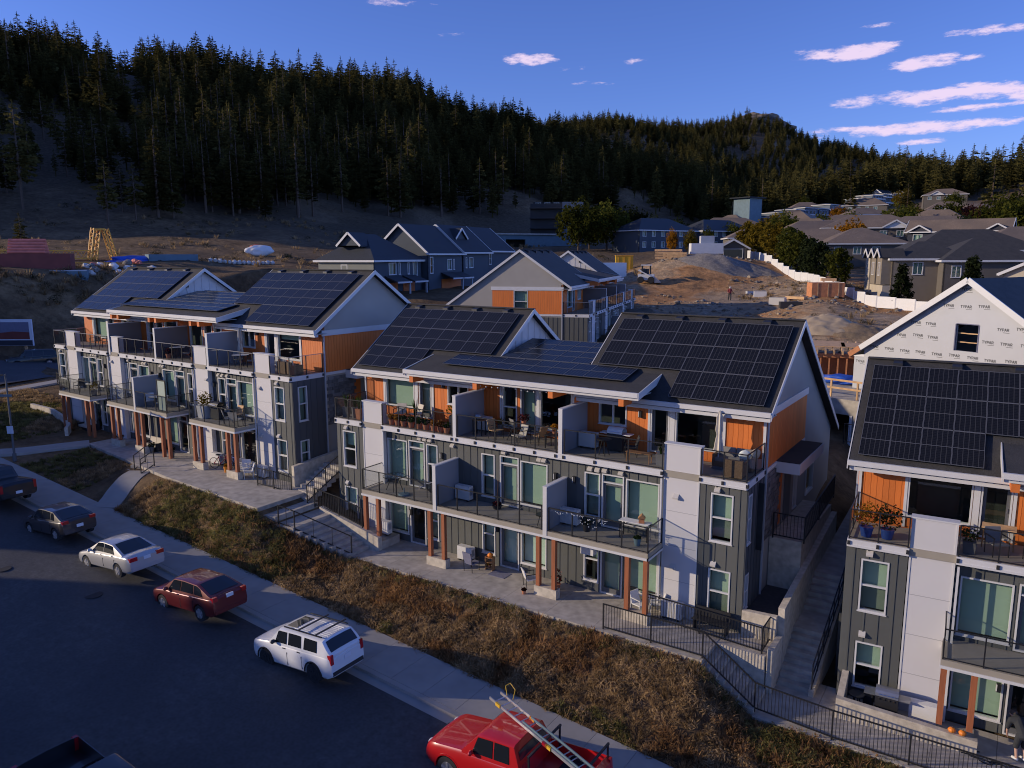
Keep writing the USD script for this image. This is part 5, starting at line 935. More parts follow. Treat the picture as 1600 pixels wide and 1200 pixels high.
# ------------------------------------------------------------------ vehicles
def interp(pts, s): xs_, ys_ = zip(*pts); return np.interp(s, xs_, ys_)
def grid_mesh(P):   # P: (n, m, 3) closed rings along n, capped
    n, m = P.shape[:2]; v = P.reshape(-1, 3); f = []
    for i in range(n - 1):
        for j in range(m): k = (j + 1) % m; f.append([i * m + j, i * m + k, (i + 1) * m + k, (i + 1) * m + j])
    f = np.array(f); f = np.vstack([f[:, [0, 1, 2]], f[:, [0, 2, 3]]]); c0, c1 = len(v), len(v) + 1; v = np.vstack([v, P[0].mean(0), P[-1].mean(0)])
    cap = [[c0, (j + 1) % m, j] for j in range(m)] + [[c1, (n - 1) * m + j, (n - 1) * m + (j + 1) % m] for j in range(m)]
    return v, np.vstack([f, cap])
def car(name, label, loc, rz, L, W, paint, prof, cabin, wb, fo, wr, zb=.24, group=None, roof_w=.74, belt_in=.03, windows=((.0, .0),), pitch=0.0, rear=dict(), rails=False, dark_clad=False, bed=None, roll_extra=()):
    """x forward. prof: [(s, z_top)] of the lower body from nose (s=0) to tail (s=1); cabin: dict(s0 cowl, s1 roof front, s2 roof rear, s3 rear deck, z roof, zb belt points)"""
    t = thing(name, label, 'car' if bed is None else 'pickup truck', loc, rz, group, ry=pitch)
    hw = W / 2; S = np.linspace(0, 1, 45); xs_ = L / 2 - S * L
    def halfw(s): return hw * (1 - .16 * np.clip((.10 - s) / .10, 0, 1) ** 2 - .10 * np.clip((s - .92) / .08, 0, 1) ** 2)
    def zlow(s): return zb + .10 * np.clip((.06 - s) / .06, 0, 1) + .12 * np.clip((s - .93) / .07, 0, 1)
    rings = []
    for s, x in zip(S, xs_):
        w, zt, zl = halfw(s), interp(prof, s), zlow(s); h = zt - zl
        right_ = [(0, zl), (w * .86, zl), (w * .97, zl + .12 * h), (w, zl + .36 * h), (w * .995, zl + .62 * h), (w * .965, zl + .86 * h), (w * .90, zl + .965 * h), (w * .62, zt - .004), (0, zt + .02)]
        ring = right_ + [(-a, b) for a, b in right_[-2:0:-1]]; rings.append([(x, -a, b) for a, b in ring])
    v, f = grid_mesh(np.array(rings)[:, ::-1]); body = manifold3d.Manifold(manifold3d.Mesh(v.astype(np.float32), f.astype(np.uint32)))
    if body.volume() < 0: body = manifold3d.Manifold(manifold3d.Mesh(v.astype(np.float32), f[:, ::-1].astype(np.uint32)))
    xf = L / 2 - fo; xr_ = xf - wb
    for x in (xf, xr_): body -= manifold3d.Manifold.cylinder(W + 1, wr + .065, wr + .065, 28).rotate([90, 0, 0]).translate([x, W / 2 + .5, wr])
    if bed: body -= manifold3d.Manifold.cube([bed[0] - bed[1], W - .26, 2]).translate([bed[1], -(W - .26) / 2, bed[2]])
    m_ = body.to_mesh(); b = obj('body', (m_.vert_properties[:, :3], m_.tri_verts), paint, t, 32)
    MB().box(xr_ - wr - .1, -hw * .80, zb + .02, xf + wr + .1, hw * .80, zb + .42).build('underbody', 'rubber', t)
    # cabin
    c = cabin; SS = np.unique(np.concatenate([np.linspace(c['s0'], c['s1'], 9), np.linspace(c['s1'], c['s2'], 10), np.linspace(c['s2'], c['s3'], 8)]))
    def zroof(s): return interp([(c['s0'], c['z0']), (c['s1'], c['z'] - .015), ((c['s1'] * .6 + c['s2'] * .4), c['z']), (c['s2'], c['z'] - c.get('drop', .03)), (c['s3'], c['z3'])], s)
    def zbelt(s): return interp([(c['s0'], c['z0'] - .05), (c['s3'], c['z3'] - .04)], s)
    zmax = c['z']
    def sec(s):
        zr, z0 = zroof(s), zbelt(s) - .03; q = np.clip((zr - z0) / (zmax - z0), 0, 1); w0 = halfw(s) * (1 - belt_in) * .965; w1 = w0 + (hw * roof_w - w0) * q
        return w0, w1, z0, zr
    rings = []
    for s in SS:
        w0, w1, z0, zr = sec(s); x = L / 2 - s * L; r_ = [(0, z0), (w0, z0), (w0 * .35 + w1 * .65, z0 + .62 * (zr - z0)), (w1, z0 + .90 * (zr - z0)), (w1 * .90, z0 + .975 * (zr - z0)), (w1 * .5, zr), (0, zr + .012)]
        rings.append([(x, -a, b_) for a, b_ in r_ + [(-a, b_) for a, b_ in r_[-2:0:-1]]])
    v, f = grid_mesh(np.array(rings)[:, ::-1]); obj('cabin', (v, f), paint, t, 35)
    def side(s, h, sg, o=.012):
        w0, w1, z0, zr = sec(s); y = np.interp(h, [0, .62, .9], [w0, w0 * .35 + w1 * .65, w1]) + o; return (L / 2 - s * L, sg * y, z0 + h * (zr - z0))
    for sg in (-1, 1):
        for (sa, sb, ta, tb) in c['wins']:     # bottom s range, top s range
            V, F = [], []
            for i in range(9):
                q = i / 8; V += [side(sa + (sb - sa) * q, .17, sg), side((sa + (sb - sa) * q + ta + (tb - ta) * q) / 2, .55, sg), side(ta + (tb - ta) * q, .86, sg)]
            for i in range(8): F += [[3 * i, 3 * i + 3, 3 * i + 4, 3 * i + 1], [3 * i + 1, 3 * i + 4, 3 * i + 5, 3 * i + 2]]
            MB().add(V, F).build('side_window', 'car_glass', t)
        s_ = c['wins'][0][0]; x, y, z = side(s_ + .015, .2, sg); mb = MB().blob((x + .03, y + sg * .11, z + .05), .11, 2, 2, .05, (.6, 1.0, .75)); mb.bar((x, y - sg * .02, z), (x + .03, y + sg * .1, z + .02), .05); mb.build('mirror', 'plastic_black' if dark_clad else paint, t)
        for (sa, sb, ta, tb) in c['wins'][:2]:
            x, y, z = side(sb - .012, -.12, sg, .03); MB().box(x - .02, min(y, y - sg * .04), z, x + .16, max(y, y - sg * .04), z + .03).build('door_handle', 'chrome' if not dark_clad else 'plastic_black', t)
        # door seams
        for (sa, sb, ta, tb) in c['wins'][:2]:
            x = L / 2 - (sb + .008) * L; MB().box(x - .006, sg * hw * .998 - .01, zb + .16, x + .006, sg * hw * .998 + .006, interp(prof, sb) - .22).build('door_seam', 'rubber', t)
    def roofpt(s, y, o=.012):
        w0, w1, z0, zr = sec(s); return (L / 2 - s * L, y * w1, zr + o)
    for nm, sa, sb, wa in (('windscreen', c['s0'] + .012, c['s1'] - .006, .86), ('rear_window', c['s2'] + .012, c['s3'] - c.get('rw', .012), .84)):
        V, F = [], []; o = .02
        for i in range(7):
            s = sa + (sb - sa) * i / 6; w0, w1, z0, zr = sec(s); dz = zroof(s + .004) - zroof(s - .004); n_ = np.array([dz, 0, .008 * L]); n_ /= np.linalg.norm(n_)
            if sb <= c['s1'] or True:
                for y in (-1, -.5, 0, .5, 1): p = np.array([L / 2 - s * L, y * w1 * wa, zr - (.02 if abs(y) == 1 else 0)]) + n_ * np.array([1, 1, 1]) * o * (1 if n_[2] > 0 else -1); V.append(p)
        for i in range(6):
            for j in range(4): F.append([i * 5 + j, i * 5 + j + 1, (i + 1) * 5 + j + 1, (i + 1) * 5 + j])
        MB().add(V, F).build(nm, 'car_glass', t)
    if c.get('sunroof'):
        sa, sb = c['sunroof']; MB().add([roofpt(s, y, .02) for s in (sa, sb) for y in (-.62, .62)], [[0, 1, 3, 2]]).build('sunroof', 'car_glass', t)
    # wheels
    for x in (xf, xr_):
        for sg in (-1, 1):
            yo = sg * (hw - .02); yi = sg * (hw - .24); wh = MB().tube((x, yi, wr), (x, yo, wr), wr, k=26).build('wheel', 'rubber', t, 40)
            rm = MB().tube((x, yo - sg * .01, wr), (x, yo + sg * .006, wr), wr * .62, k=20)
            rm.build('rim', 'plastic_black' if dark_clad == 2 else 'steel', wh)
            sp_ = MB()
            for k in range(5):
                a = k * 1.2566 + .3; sp_.bar((x, yo + sg * .012, wr), (x + math.cos(a) * wr * .60, yo + sg * .012, wr + math.sin(a) * wr * .60), .075, .02, (0, 1, 0))
            sp_.tube((x, yo, wr), (x, yo + sg * .025, wr), wr * .14, k=10); sp_.build('spokes', 'plastic_black' if dark_clad == 2 else 'alu', wh)
            ar = MB()
            for k in range(12):
                a0, a1 = math.pi * (k / 12) , math.pi * ((k + 1) / 12); R_ = wr + .085
                ar.bar((x + math.cos(a0) * R_, sg * hw * .992, wr + math.sin(a0) * R_), (x + math.cos(a1) * R_, sg * hw * .992, wr + math.sin(a1) * R_), .05, .03, (0, 1, 0))
            if dark_clad or c.get('arch'): ar.build('wheel_arch', 'plastic_black' if dark_clad else paint, t)
    # lights, plates, bumpers
    zt0, zt1 = interp(prof, .03), interp(prof, .97)
    for sg in (-1, 1):
        MB().blob((L / 2 - .13, sg * hw * .66, zt0 - .10), .13, 4, 2, .05, (.7, 1.1, .6)).build('headlight', 'lamp_clear', t)
        tw_, th_, tz_ = rear.get('lamp', (.20, .16, .95)); m = MB(); m.box(-L / 2 - .005, min(sg * (hw * .90 - tw_), sg * hw * .90), tz_ - th_ / 2, -L / 2 + .16, max(sg * (hw * .90 - tw_), sg * hw * .90), tz_ + th_ / 2); m.build('tail_light', 'tail_red', t)
    pz = rear.get('plate', .72); MB().box(-L / 2 - .022, -.16, pz, -L / 2 + .02, .16, pz + .15).build('number_plate', 'plate_white', t)
    MB().box(-L / 2 - .02, -hw * .84, zb + .15, -L / 2 + .10, hw * .84, zb + .30).build('rear_bumper', 'plastic_black' if dark_clad or rear.get('black') else paint, t)
    MB().box(L / 2 - .12, -hw * .6, zb + .10, L / 2 + .005, hw * .6, zb + .28).build('front_grille', 'plastic_black', t)
    MB().box(L / 2 - .10, -hw * .4, zt0 - .2, L / 2 + .012, hw * .4, zt0 - .10).build('grille', 'plastic_black', t)
    if rails:
        for sg in (-1, 1): MB().bar(np.array(roofpt(.42, sg * .9, .07)), np.array(roofpt(.88, sg * .9, .07)), .045, .035).build('roof_rail', 'plastic_black', t)
        for s in rails: a, b_ = np.array(roofpt(s, -1.06, .12)), np.array(roofpt(s, 1.06, .12)); a[2] = b_[2] = c['z'] + .12; MB().bar(a, b_, .07, .035).build('cross_bar', 'plastic_black', t)
        for k in range(9): y = -.62 + k * .155; MB().bar(np.array(roofpt(.50, y, .006)), np.array(roofpt(.88, y, .006)), .05, .018).build('roof_rib', paint, t)
    return t
SLOPE = math.degrees(math.atan(.08))
def park(x, y): return (x, y, float(zroad(x)) - .0)
# wheel contact points on the near side set where each car stands
sed = dict(s0=.245, s1=.42, s2=.66, s3=.87, z=1.475, z0=1.00, z3=1.06, drop=.05, wins=[(.315, .525, .405, .52), (.535, .735, .53, .685)])
car('silver_sedan', 'silver sedan with clear rear lamps parked between the dark hatchback and the dark red car', park(-19.78, -9.72), 180, 4.60, 1.80, 'paint_silver', [(0, .62), (.03, .74), (.10, .84), (.26, .98), (.50, 1.0), (.80, 1.06), (.96, 1.06), (1, .92)], sed, 2.685, .92, .325, pitch=-SLOPE, rear=dict(lamp=(.36, .17, .90), plate=.78))
hat = dict(s0=.22, s1=.38, s2=.74, s3=.965, z=1.53, z0=1.02, z3=1.10, drop=.06, wins=[(.30, .50, .375, .495), (.51, .70, .505, .69), (.715, .86, .70, .80)], rw=.03)
car('red_hatchback', 'dark red tall hatchback parked between the silver sedan and the white boxy wagon', park(-13.85, -9.68), 180, 4.41, 1.78, 'paint_red_dark', [(0, .68), (.03, .84), (.10, .94), (.24, 1.02), (.5, 1.02), (.9, 1.08), (.985, 1.08), (1, 1.0)], hat, 2.635, .88, .345, pitch=-SLOPE, rear=dict(lamp=(.22, .18, 1.0), plate=.92))
box_ = dict(s0=.25, s1=.37, s2=.90, s3=.995, z=1.68, z0=1.12, z3=1.14, drop=.04, wins=[(.325, .475, .365, .475), (.495, .655, .495, .65), (.685, .845, .69, .84)], rw=.02, sunroof=(.40, .52), arch=True)
car('white_wagon', 'white boxy wagon with sunroof and roof bars parked in front of the red pickup', park(-7.15, -9.66), 180, 4.41, 1.78, 'paint_white', [(0, .78), (.02, .95), (.06, 1.02), (.25, 1.10), (.5, 1.10), (.985, 1.12), (1, 1.02)], box_, 2.635, .86, .36, pitch=-SLOPE, rear=dict(lamp=(.14, .36, 1.0), plate=.82), rails=(.62, .83), dark_clad=2, roof_w=.80)
gti = dict(s0=.24, s1=.40, s2=.74, s3=.965, z=1.47, z0=.98, z3=1.05, drop=.05, wins=[(.315, .51, .395, .505), (.52, .72, .515, .70), (.735, .82, .72, .78)], rw=.02)
car('dark_hatchback', 'black compact hatchback parked behind the silver sedan', park(-25.6, -9.6), 180, 4.25, 1.79, 'paint_dark', [(0, .60), (.03, .74), (.10, .86), (.25, .97), (.5, .98), (.9, 1.04), (.985, 1.04), (1, .95)], gti, 2.63, .88, .325, pitch=-SLOPE, rear=dict(lamp=(.30, .15, .95), plate=.60))
pk_ = dict(s0=.27, s1=.375, s2=.58, s3=.615, z=1.86, z0=1.22, z3=1.20, drop=.02, wins=[(.335, .47, .375, .47), (.48, .575, .48, .57)], rw=.01, arch=True)
prp = [(0, .82), (.015, 1.02), (.06, 1.14), (.27, 1.22), (.6, 1.22), (.99, 1.24), (1, 1.1)]
car('black_pickup', 'black pickup with covered bed parked at the far left kerb', park(-32.5, -9.6), 180, 5.8, 2.0, 'paint_black', prp, {**pk_, 's2': .60, 's3': .64}, 3.55, .95, .40, pitch=-SLOPE, rear=dict(lamp=(.14, .42, .98), plate=.62), roof_w=.78, zb=.34)
rp = car('red_pickup', 'bright red extended cab pickup carrying a ladder at the bottom of the picture', park(2.53, -9.93), 180, 5.8, 2.03, 'paint_red', prp, {**pk_, 's2': .60, 's3': .635}, 3.64, .98, .41, pitch=-SLOPE, rear=dict(lamp=(.14, .42, .98), plate=.62), roof_w=.80, zb=.34, bed=(-.80, -2.75, .78))
car('black_pickup', 'black pickup with open bed in the bottom left corner', (-5.35, -18.6, float(zroad(-5.35))), 0, 5.8, 2.0, 'paint_black', prp, {**pk_, 's2': .585, 's3': .62}, 3.6, .96, .40, pitch=SLOPE, rear=dict(lamp=(.14, .42, .98), plate=.62), roof_w=.80, zb=.34, bed=(-.80, -2.75, .78))
suv = dict(s0=.24, s1=.37, s2=.86, s3=.985, z=1.78, z0=1.12, z3=1.15, drop=.04, wins=[(.32, .48, .37, .475), (.495, .67, .49, .665), (.69, .90, .69, .87)], rw=.02)
car('green_wagon', 'dark green large wagon driving on the cross street behind the left building', (-70.9, 10.2, 3.29), -112, 4.9, 1.9, 'paint_green', [(0, .74), (.02, .90), (.08, 1.02), (.25, 1.10), (.5, 1.10), (.985, 1.12), (1, 1.02)], suv, 2.85, .95, .37, rear=dict(lamp=(.14, .3, 1.0), plate=.85), rails=False)
# ladder on the red pickup's rack: rises towards the front right
la = thing('ladder', 'aluminium extension ladder lying across the red pickup rack', 'ladder')
A0, A1_ = np.array([1.35, -9.38, .60]), np.array([5.9, -10.85, .28]); dv = (A1_ - A0) / np.linalg.norm(A1_ - A0); sv = np.cross(dv, [0, 0, 1]); sv /= np.linalg.norm(sv)
for s in (-.22, .22): MB().bar(A0 + sv * s, A1_ + sv * s, .035, .09).build('stile', 'alu', la)
for s in (-.17, .17): MB().bar(A0 + sv * s + dv * 1.6 + [0, 0, .07], A1_ + sv * s + [0, 0, .07], .03, .07).build('stile', 'teal_grey', la)
for i in range(15): q = A0 + dv * (.25 + i * .31); MB().tube(q - sv * .21, q + sv * .21, .018, k=6).build('rung', 'alu', la)
for q_, m in ((.35, 'yellow'), (1.5, 'amber'), (2.6, 'tail_red'), (2.75, 'yellow')): q = A0 + dv * q_ + sv * (.24 if q_ != 1.5 else -.2); MB().bar(q, q + dv * .22, .06, .10).build('bracket', m, la)
pts = [A0 + dv * .35 - sv * .22, A0 + dv * .0 - sv * .42 + [0, 0, .16], A0 + dv * .02 - sv * .6 + [0, 0, .2], A0 + dv * .3 - sv * .58 + [0, 0, .12], A0 + dv * .6 - sv * .22]
hk = MB()
for a, b_ in zip(pts[:-1], pts[1:]): hk.tube(a, b_, .012, k=6)
hk.build('stand_off', 'yellow', la)
rk = thing('ladder_rack', 'black rack over the red pickup bed', 'rack')
zr0 = float(zroad(4.3))
for x in (3.55, 5.2):
    for y in (-10.85, -9.05): MB().bar((x, y, zr0 + 1.2), (x, y, zr0 + 1.95), .05).build('post', 'black_metal', rk)
    MB().bar((x, -10.9, zr0 + 1.95), (x, -9.0, zr0 + 1.95), .06).build('bar', 'black_metal', rk)
# ------------------------------------------------------------------ things on the balconies and patios
def sp_plant(seed, n, h, r, w=.03):
    g = np.random.default_rng(seed); V, F, k = [], [], 0
    for i in range(n):
        a = g.random() * 6.283; L = h * (.6 + .5 * g.random()); o = np.array([math.cos(a), math.sin(a), 0]); b = o * .03; m = o * r * .45 + [0, 0, L * .6]; t_ = o * r * (.7 + .6 * g.random()) + [0, 0, L * (1 - .25 * (r / h))]; s = np.array([-o[1], o[0], 0]) * w
        V += [b - s, b + s, m + s * 1.2, m - s * 1.2, t_]; F += [[k, k + 1, k + 2], [k, k + 2, k + 3], [k + 3, k + 2, k + 4]]; k += 5
    return MB().add(V, F)
def bushy(seed, n, r, h, z0, ls=.06):
    g = np.random.default_rng(seed); V, F, k = [], [], 0
    for i in range(n):
        p = g.normal(0, 1, 3); p /= np.linalg.norm(p); p = p * np.array([r, r, h / 2]) * g.random() ** .4 + [0, 0, z0 + h / 2]; x = g.normal(0, 1, 3); x /= np.linalg.norm(x); y = np.cross(x, g.normal(0, 1, 3)); y /= np.linalg.norm(y) + 1e-9; s = ls * (.6 + .8 * g.random())
        V += [p - x * s, p + y * s * .6, p + x * s, p - y * s * .6]; F += [[k, k + 1, k + 2], [k, k + 2, k + 3]]; k += 4
    return MB().add(V, F)
def lathe(prof, k=16):
    prof = np.array(prof, float); a = np.arange(k) * 2 * np.pi / k; V = np.concatenate([np.stack([np.cos(a) * r, np.sin(a) * r, np.full(k, z)], 1) for r, z in prof]); F = []
    for i in range(len(prof) - 1):
        for j in range(k): F.append([i * k + j, i * k + (j + 1) % k, (i + 1) * k + (j + 1) % k, (i + 1) * k + j])
    return MB().add(V, F)
def pot(label, p, pm='pot_clay', r=.16, h=.26, kind='bush', lm='plant_leaf', ph=.3, pr=.2, square=False, seed=1, flower=None, n=90):
    t = thing('potted_plant', label, 'potted plant', p, seed * 37 % 360)
    if square: m = MB(); m.hexa([(-r * .8, -r * .8, 0), (r * .8, -r * .8, 0), (r * .8, r * .8, 0), (-r * .8, r * .8, 0), (-r, -r, h), (r, -r, h), (r, r, h), (-r, r, h)])
    else: m = lathe([(0, 0), (r * .7, 0), (r * .95, h * .85), (r, h * .86), (r, h), (r * .86, h), (r * .82, h * .88), (0, h * .86)])
    m.build('pot', pm, t, 40 if not square else False)
    pl = sp_plant(seed, 18, ph, pr) if kind == 'spiky' else bushy(seed, n, pr, ph, h * .9)
    if kind == 'spiky': v, f = pl.arrays(); pl = MB().add(v + [0, 0, h * .85], f)
    pl.build('foliage', lm, t)
    if flower: bushy(seed + 5, 24, pr * .95, ph, h, .035).build('flowers', flower, t)
    return t
def heat_pump(label, p, rz=0):
    t = thing('heat_pump', label, 'heat pump', p, rz); MB().box(-.42, -.16, .08, .42, .16, .72).build('casing', 'plastic_white', t)
    fbox(MB(), front(.161), -.36, .18, .16, .66, .0, .004).build('fan_opening', 'plastic_black', t)
    for i in range(6): fbox(MB(), front(.166), -.37, .19, .18 + i * .08, .215 + i * .08, .0, .012).build('louvre', 'plastic_white', t)
    for x in (-.3, .3): MB().box(x - .04, -.17, 0, x + .04, .17, .079).build('foot', 'plastic_black', t)
    fbox(MB(), right(.421), -.1, .1, .3, .62, 0, .02).build('service_cover', 'alu', t)
def chair(label, p, rz, m='fabric_grey', fm='black_metal', sw=.5, arms=True, name='patio_chair', back=.86, wire=False):
    t = thing(name, label, 'chair', p, rz); w = sw / 2
    MB().hexa([(-w, -.24, .40), (w, -.24, .40), (w, .24, .37), (-w, .24, .37), (-w, -.24, .44), (w, -.24, .44), (w, .24, .41), (-w, .24, .41)]).build('seat', m, t)
    MB().hexa([(-w, .22, .41), (w, .22, .41), (w, .26, .41), (-w, .26, .41), (-w, .36, back), (w, .36, back), (w, .40, back), (-w, .40, back)]).build('backrest', m, t)
    for sx in (-1, 1):
        MB().tube((sx * w, -.23, 0), (sx * w, -.22, .64 if arms else .40), .016).build('leg', fm, t); MB().tube((sx * w, .26, 0), (sx * w, .30, .64), .016).build('leg', fm, t)
        if arms: MB().bar((sx * w, -.24, .645), (sx * w, .31, .645), .045, .025).build('armrest', fm, t)
    return t
def rtable(label, p, r=.5, h=.72, top='rail_glass', name='patio_table', leg='black_metal'):
    t = thing(name, label, 'table', p); lathe([(0, h), (r, h), (r, h + .02), (0, h + .021)], 22).build('tabletop', top, t); lathe([(r - .015, h - .015), (r + .012, h - .015), (r + .012, h + .022), (r - .002, h + .022)], 22).build('rim', leg, t)
    for k in range(4): a = k * 1.571 + .6; MB().tube((math.cos(a) * r * .75, math.sin(a) * r * .75, 0), (math.cos(a) * r * .25, math.sin(a) * r * .25, h), .018).build('leg', leg, t)
def qtable(label, p, w, d, h, rz=0, m='steel', lm='black_metal', name='patio_table'):
    t = thing(name, label, 'table', p, rz); MB().box(-w / 2, -d / 2, h - .03, w / 2, d / 2, h).build('tabletop', m, t)
    for sx in (-1, 1):
        for sy in (-1, 1): MB().box(sx * (w / 2 - .05) - .02, sy * (d / 2 - .05) - .02, 0, sx * (w / 2 - .05) + .02, sy * (d / 2 - .05) + .02, h - .031).build('leg', lm, t)
def umbrella(label, p, h=2.3, m='fabric_cream'):
    t = thing('closed_umbrella', label, 'umbrella', p); MB().tube((0, 0, 0), (0, 0, h), .022, k=8).build('pole', 'trim_grey', t)
    a = np.arange(16) * 2 * np.pi / 16; rr = 1 + .35 * np.sign(np.sin(a * 4)); V, F = [], []
    for z, r in ((h - .02, .03), (h - .25, .09), (h - .8, .11), (h - 1.0, .075), (h - 1.25, .11), (h - 1.65, .15)): V += [(math.cos(q) * r * k, math.sin(q) * r * k, z) for q, k in zip(a, rr)]
    for i in range(5):
        for j in range(16): F.append([i * 16 + j, i * 16 + (j + 1) % 16, (i + 1) * 16 + (j + 1) % 16, (i + 1) * 16 + j])
    MB().add(V, F).build('canopy', m, t); MB().tube((0, 0, 0), (0, 0, .08), .26, .22, 14).build('base', 'pot_grey', t)
def sofa(label, p, rz, w=1.5, m='fabric_grey', fm='wicker', name='sofa'):
    t = thing(name, label, 'sofa', p, rz); MB().box(-w / 2, -.38, .05, w / 2, .38, .30).build('base', fm, t); MB().box(-w / 2, .22, .301, w / 2, .38, .72).build('back', fm, t)
    n = max(1, round(w / .7)); cw = (w - .2) / n
    for i in range(n): x = -w / 2 + .1 + i * cw; MB().box(x + .01, -.37, .301, x + cw - .01, .21, .44).build('seat_cushion', m, t); MB().hexa([(x + .02, .08, .441), (x + cw - .02, .08, .441), (x + cw - .02, .215, .441), (x + .02, .215, .441), (x + .02, .15, .80), (x + cw - .02, .15, .80), (x + cw - .02, .215, .80), (x + .02, .215, .80)]).build('back_cushion', m, t)
    for sx in (-1, 1): MB().box(min(sx * w / 2, sx * (w / 2 - .1)), -.38, .301, max(sx * w / 2, sx * (w / 2 - .1)), .219, .56).build('arm', fm, t)
def pillow(label, p, m='blind_light', rz=20):
    t = MB().blob((0, 0, .2), .24, 7, 2, .08, (1, .38, .85)); v, f = t.arrays(); o = obj('pillow', (rot_z(v, math.radians(rz)) + np.array(p), f), m, None, True); tag(o, label, 'pillow')
def grill(label, p, rz=0, hood_m='steel'):
    t = thing('barbecue', label, 'barbecue', p, rz); MB().box(-.36, -.22, .05, .36, .24, .78).build('cabinet', 'plastic_black', t)
    a = np.linspace(0, math.pi, 9); V = [(x, -.26 * math.cos(q), .80 + .26 * math.sin(q)) for q in a for x in (-.36, .36)]; MB().add(V, [[2 * i, 2 * i + 1, 2 * i + 3, 2 * i + 2] for i in range(8)] + [[0, 1, 17, 16]]).build('hood', hood_m, t)
    for sx in (-1, 1): MB().box(min(sx * .37, sx * .72), -.22, .76, max(sx * .37, sx * .72), .22, .79).build('side_shelf', hood_m, t)
    MB().tube((-.25, -.30, .90), (.25, -.30, .90), .015).build('handle', 'chrome', t)
    for k in range(4): MB().tube((-.22 + k * .15, -.221, .70), (-.22 + k * .15, -.25, .70), .03, k=8).build('knob', 'chrome', t)
def pumpkin(label, p, r=.13):
    t = thing('pumpkin', label, 'pumpkin', p); a = np.arange(24) * 2 * np.pi / 24; V, F = [], []; n = 8
    for i in range(n + 1):
        ph = math.pi * i / n
        for q in a: rr = r * math.sin(ph) * (1 + .08 * math.cos(8 * q)); V.append((math.cos(q) * rr, math.sin(q) * rr, r * .8 - r * .8 * math.cos(ph)))
    for i in range(n):
        for j in range(24): F.append([i * 24 + j, i * 24 + (j + 1) % 24, (i + 1) * 24 + (j + 1) % 24, (i + 1) * 24 + j])
    MB().add(V, F).build('body', 'pumpkin', t, True); MB().tube((0, 0, r * 1.55), (.02, .01, r * 1.95), .018, .012).build('stem', 'bark', t)
def bicycle(label, p, rz, m='tail_red'):
    t = thing('bicycle', label, 'bicycle', p, rz)
    for x in (-.52, .52):
        w = MB(); 
        for k in range(18): a0, a1 = k * .349, (k + 1) * .349; w.tube((x + math.cos(a0) * .33, 0, .34 + math.sin(a0) * .33), (x + math.cos(a1) * .33, 0, .34 + math.sin(a1) * .33), .02, k=5, cap=False)
        wo = w.build('wheel', 'rubber', t); s = MB()
        for k in range(6): a = k * .5236; s.tube((x - math.cos(a) * .32, 0, .34 - math.sin(a) * .32), (x + math.cos(a) * .32, 0, .34 + math.sin(a) * .32), .004, k=4)
        s.build('spokes', 'alu', wo)
    f = MB()
    for a, b in (((-.52, 0, .34), (-.08, 0, .30)), ((-.08, 0, .30), (-.2, 0, .82)), ((-.08, 0, .30), (.36, 0, .72)), ((-.17, 0, .74), (.36, 0, .76)), ((-.52, 0, .34), (-.17, 0, .74)), ((.52, 0, .34), (.34, 0, .92))): f.tube(a, b, .022)
    f.build('frame', m, t); MB().box(-.32, -.07, .84, -.08, .07, .90).build('saddle', 'rubber', t); MB().tube((.32, -.28, .98), (.32, .28, .98), .016).build('handlebar', 'black_metal', t)
# --- middle building, top deck (floor z 6.06)
z = 6.07
for i, (x, y, s) in enumerate(((-15.1, .45, .9), (-14.55, .55, .7), (-14.1, .4, .8))): pot(['tall spiky plant in a grey planter at the left corner deck', 'middle grey planter on the left corner deck', 'clay planter beside the left white chase wall'][i], (x, y, z), ['pot_grey', 'pot_grey', 'pot_clay'][i], .17, .55, 'spiky', 'plant_leaf', s, .22, True, 3 + i)
for i, (x, f) in enumerate(((-11.75, 'flower_orange'), (-11.35, 'flower_orange'), (-10.95, 'flower_red'), (-10.45, None), (-9.95, None), (-9.5, None), (-9.0, 'flower_orange'), (-8.6, 'flower_orange'), (-8.2, None))):
    pot('clay pot in the row behind the glass rail, ' + ['first from the left', 'second from the left', 'the one with red flowers', 'fourth, with green leaves', 'fifth, in the middle', 'sixth, with rounded green plant', 'seventh, with orange flowers', 'eighth, with orange flowers', 'last before the tall grey planter'][i], (x, .32, z), 'pot_clay', .17, .28, 'bush', 'plant_leaf' if i in (2, 3, 4, 5, 8) else 'leaf_orange', .34, .22, False, 20 + i, f)
pot('tall snake plant in front of the glass door, left unit of the middle building', (-10.85, 1.1, z), 'pot_clay', .18, .3, 'spiky', 'plant_leaf', 1.1, .18, False, 41)
pot('bushy plant in a tall grey planter beside the first privacy screen', (-8.0, .55, z), 'pot_grey', .17, .85, 'bush', 'leaf_yellow', .65, .32, True, 42, n=120)
chair('cushioned chair behind the clay pots, left of two', (-12.0, 1.2, z), 20, 'fabric_cream'); chair('grey cushioned chair behind the clay pots, right of two', (-11.2, 1.5, z), -20, 'fabric_cream')
qtable('small orange wooden table behind the clay pots', (-11.3, .8, z), .5, .35, .45, 10, 'orange', 'wood_furn')
heat_pump('heat pump against the screen on the middle unit top deck', (-7.0, 1.7, z), 0); qtable('small tan side table with round grill, middle unit', (-6.7, .9, z), .6, .4, .75, 0, 'wood_furn'); o = MB().blob((-6.75, .9, z + .9), .2, 9, 2, .02, (1, 1, .8)); tag(o.build('kettle_grill', 'steel'), 'small round grill lid on the tan side table', 'grill')
rtable('round glass dining table on the middle unit top deck', (-4.6, .95, z), .6, .72)
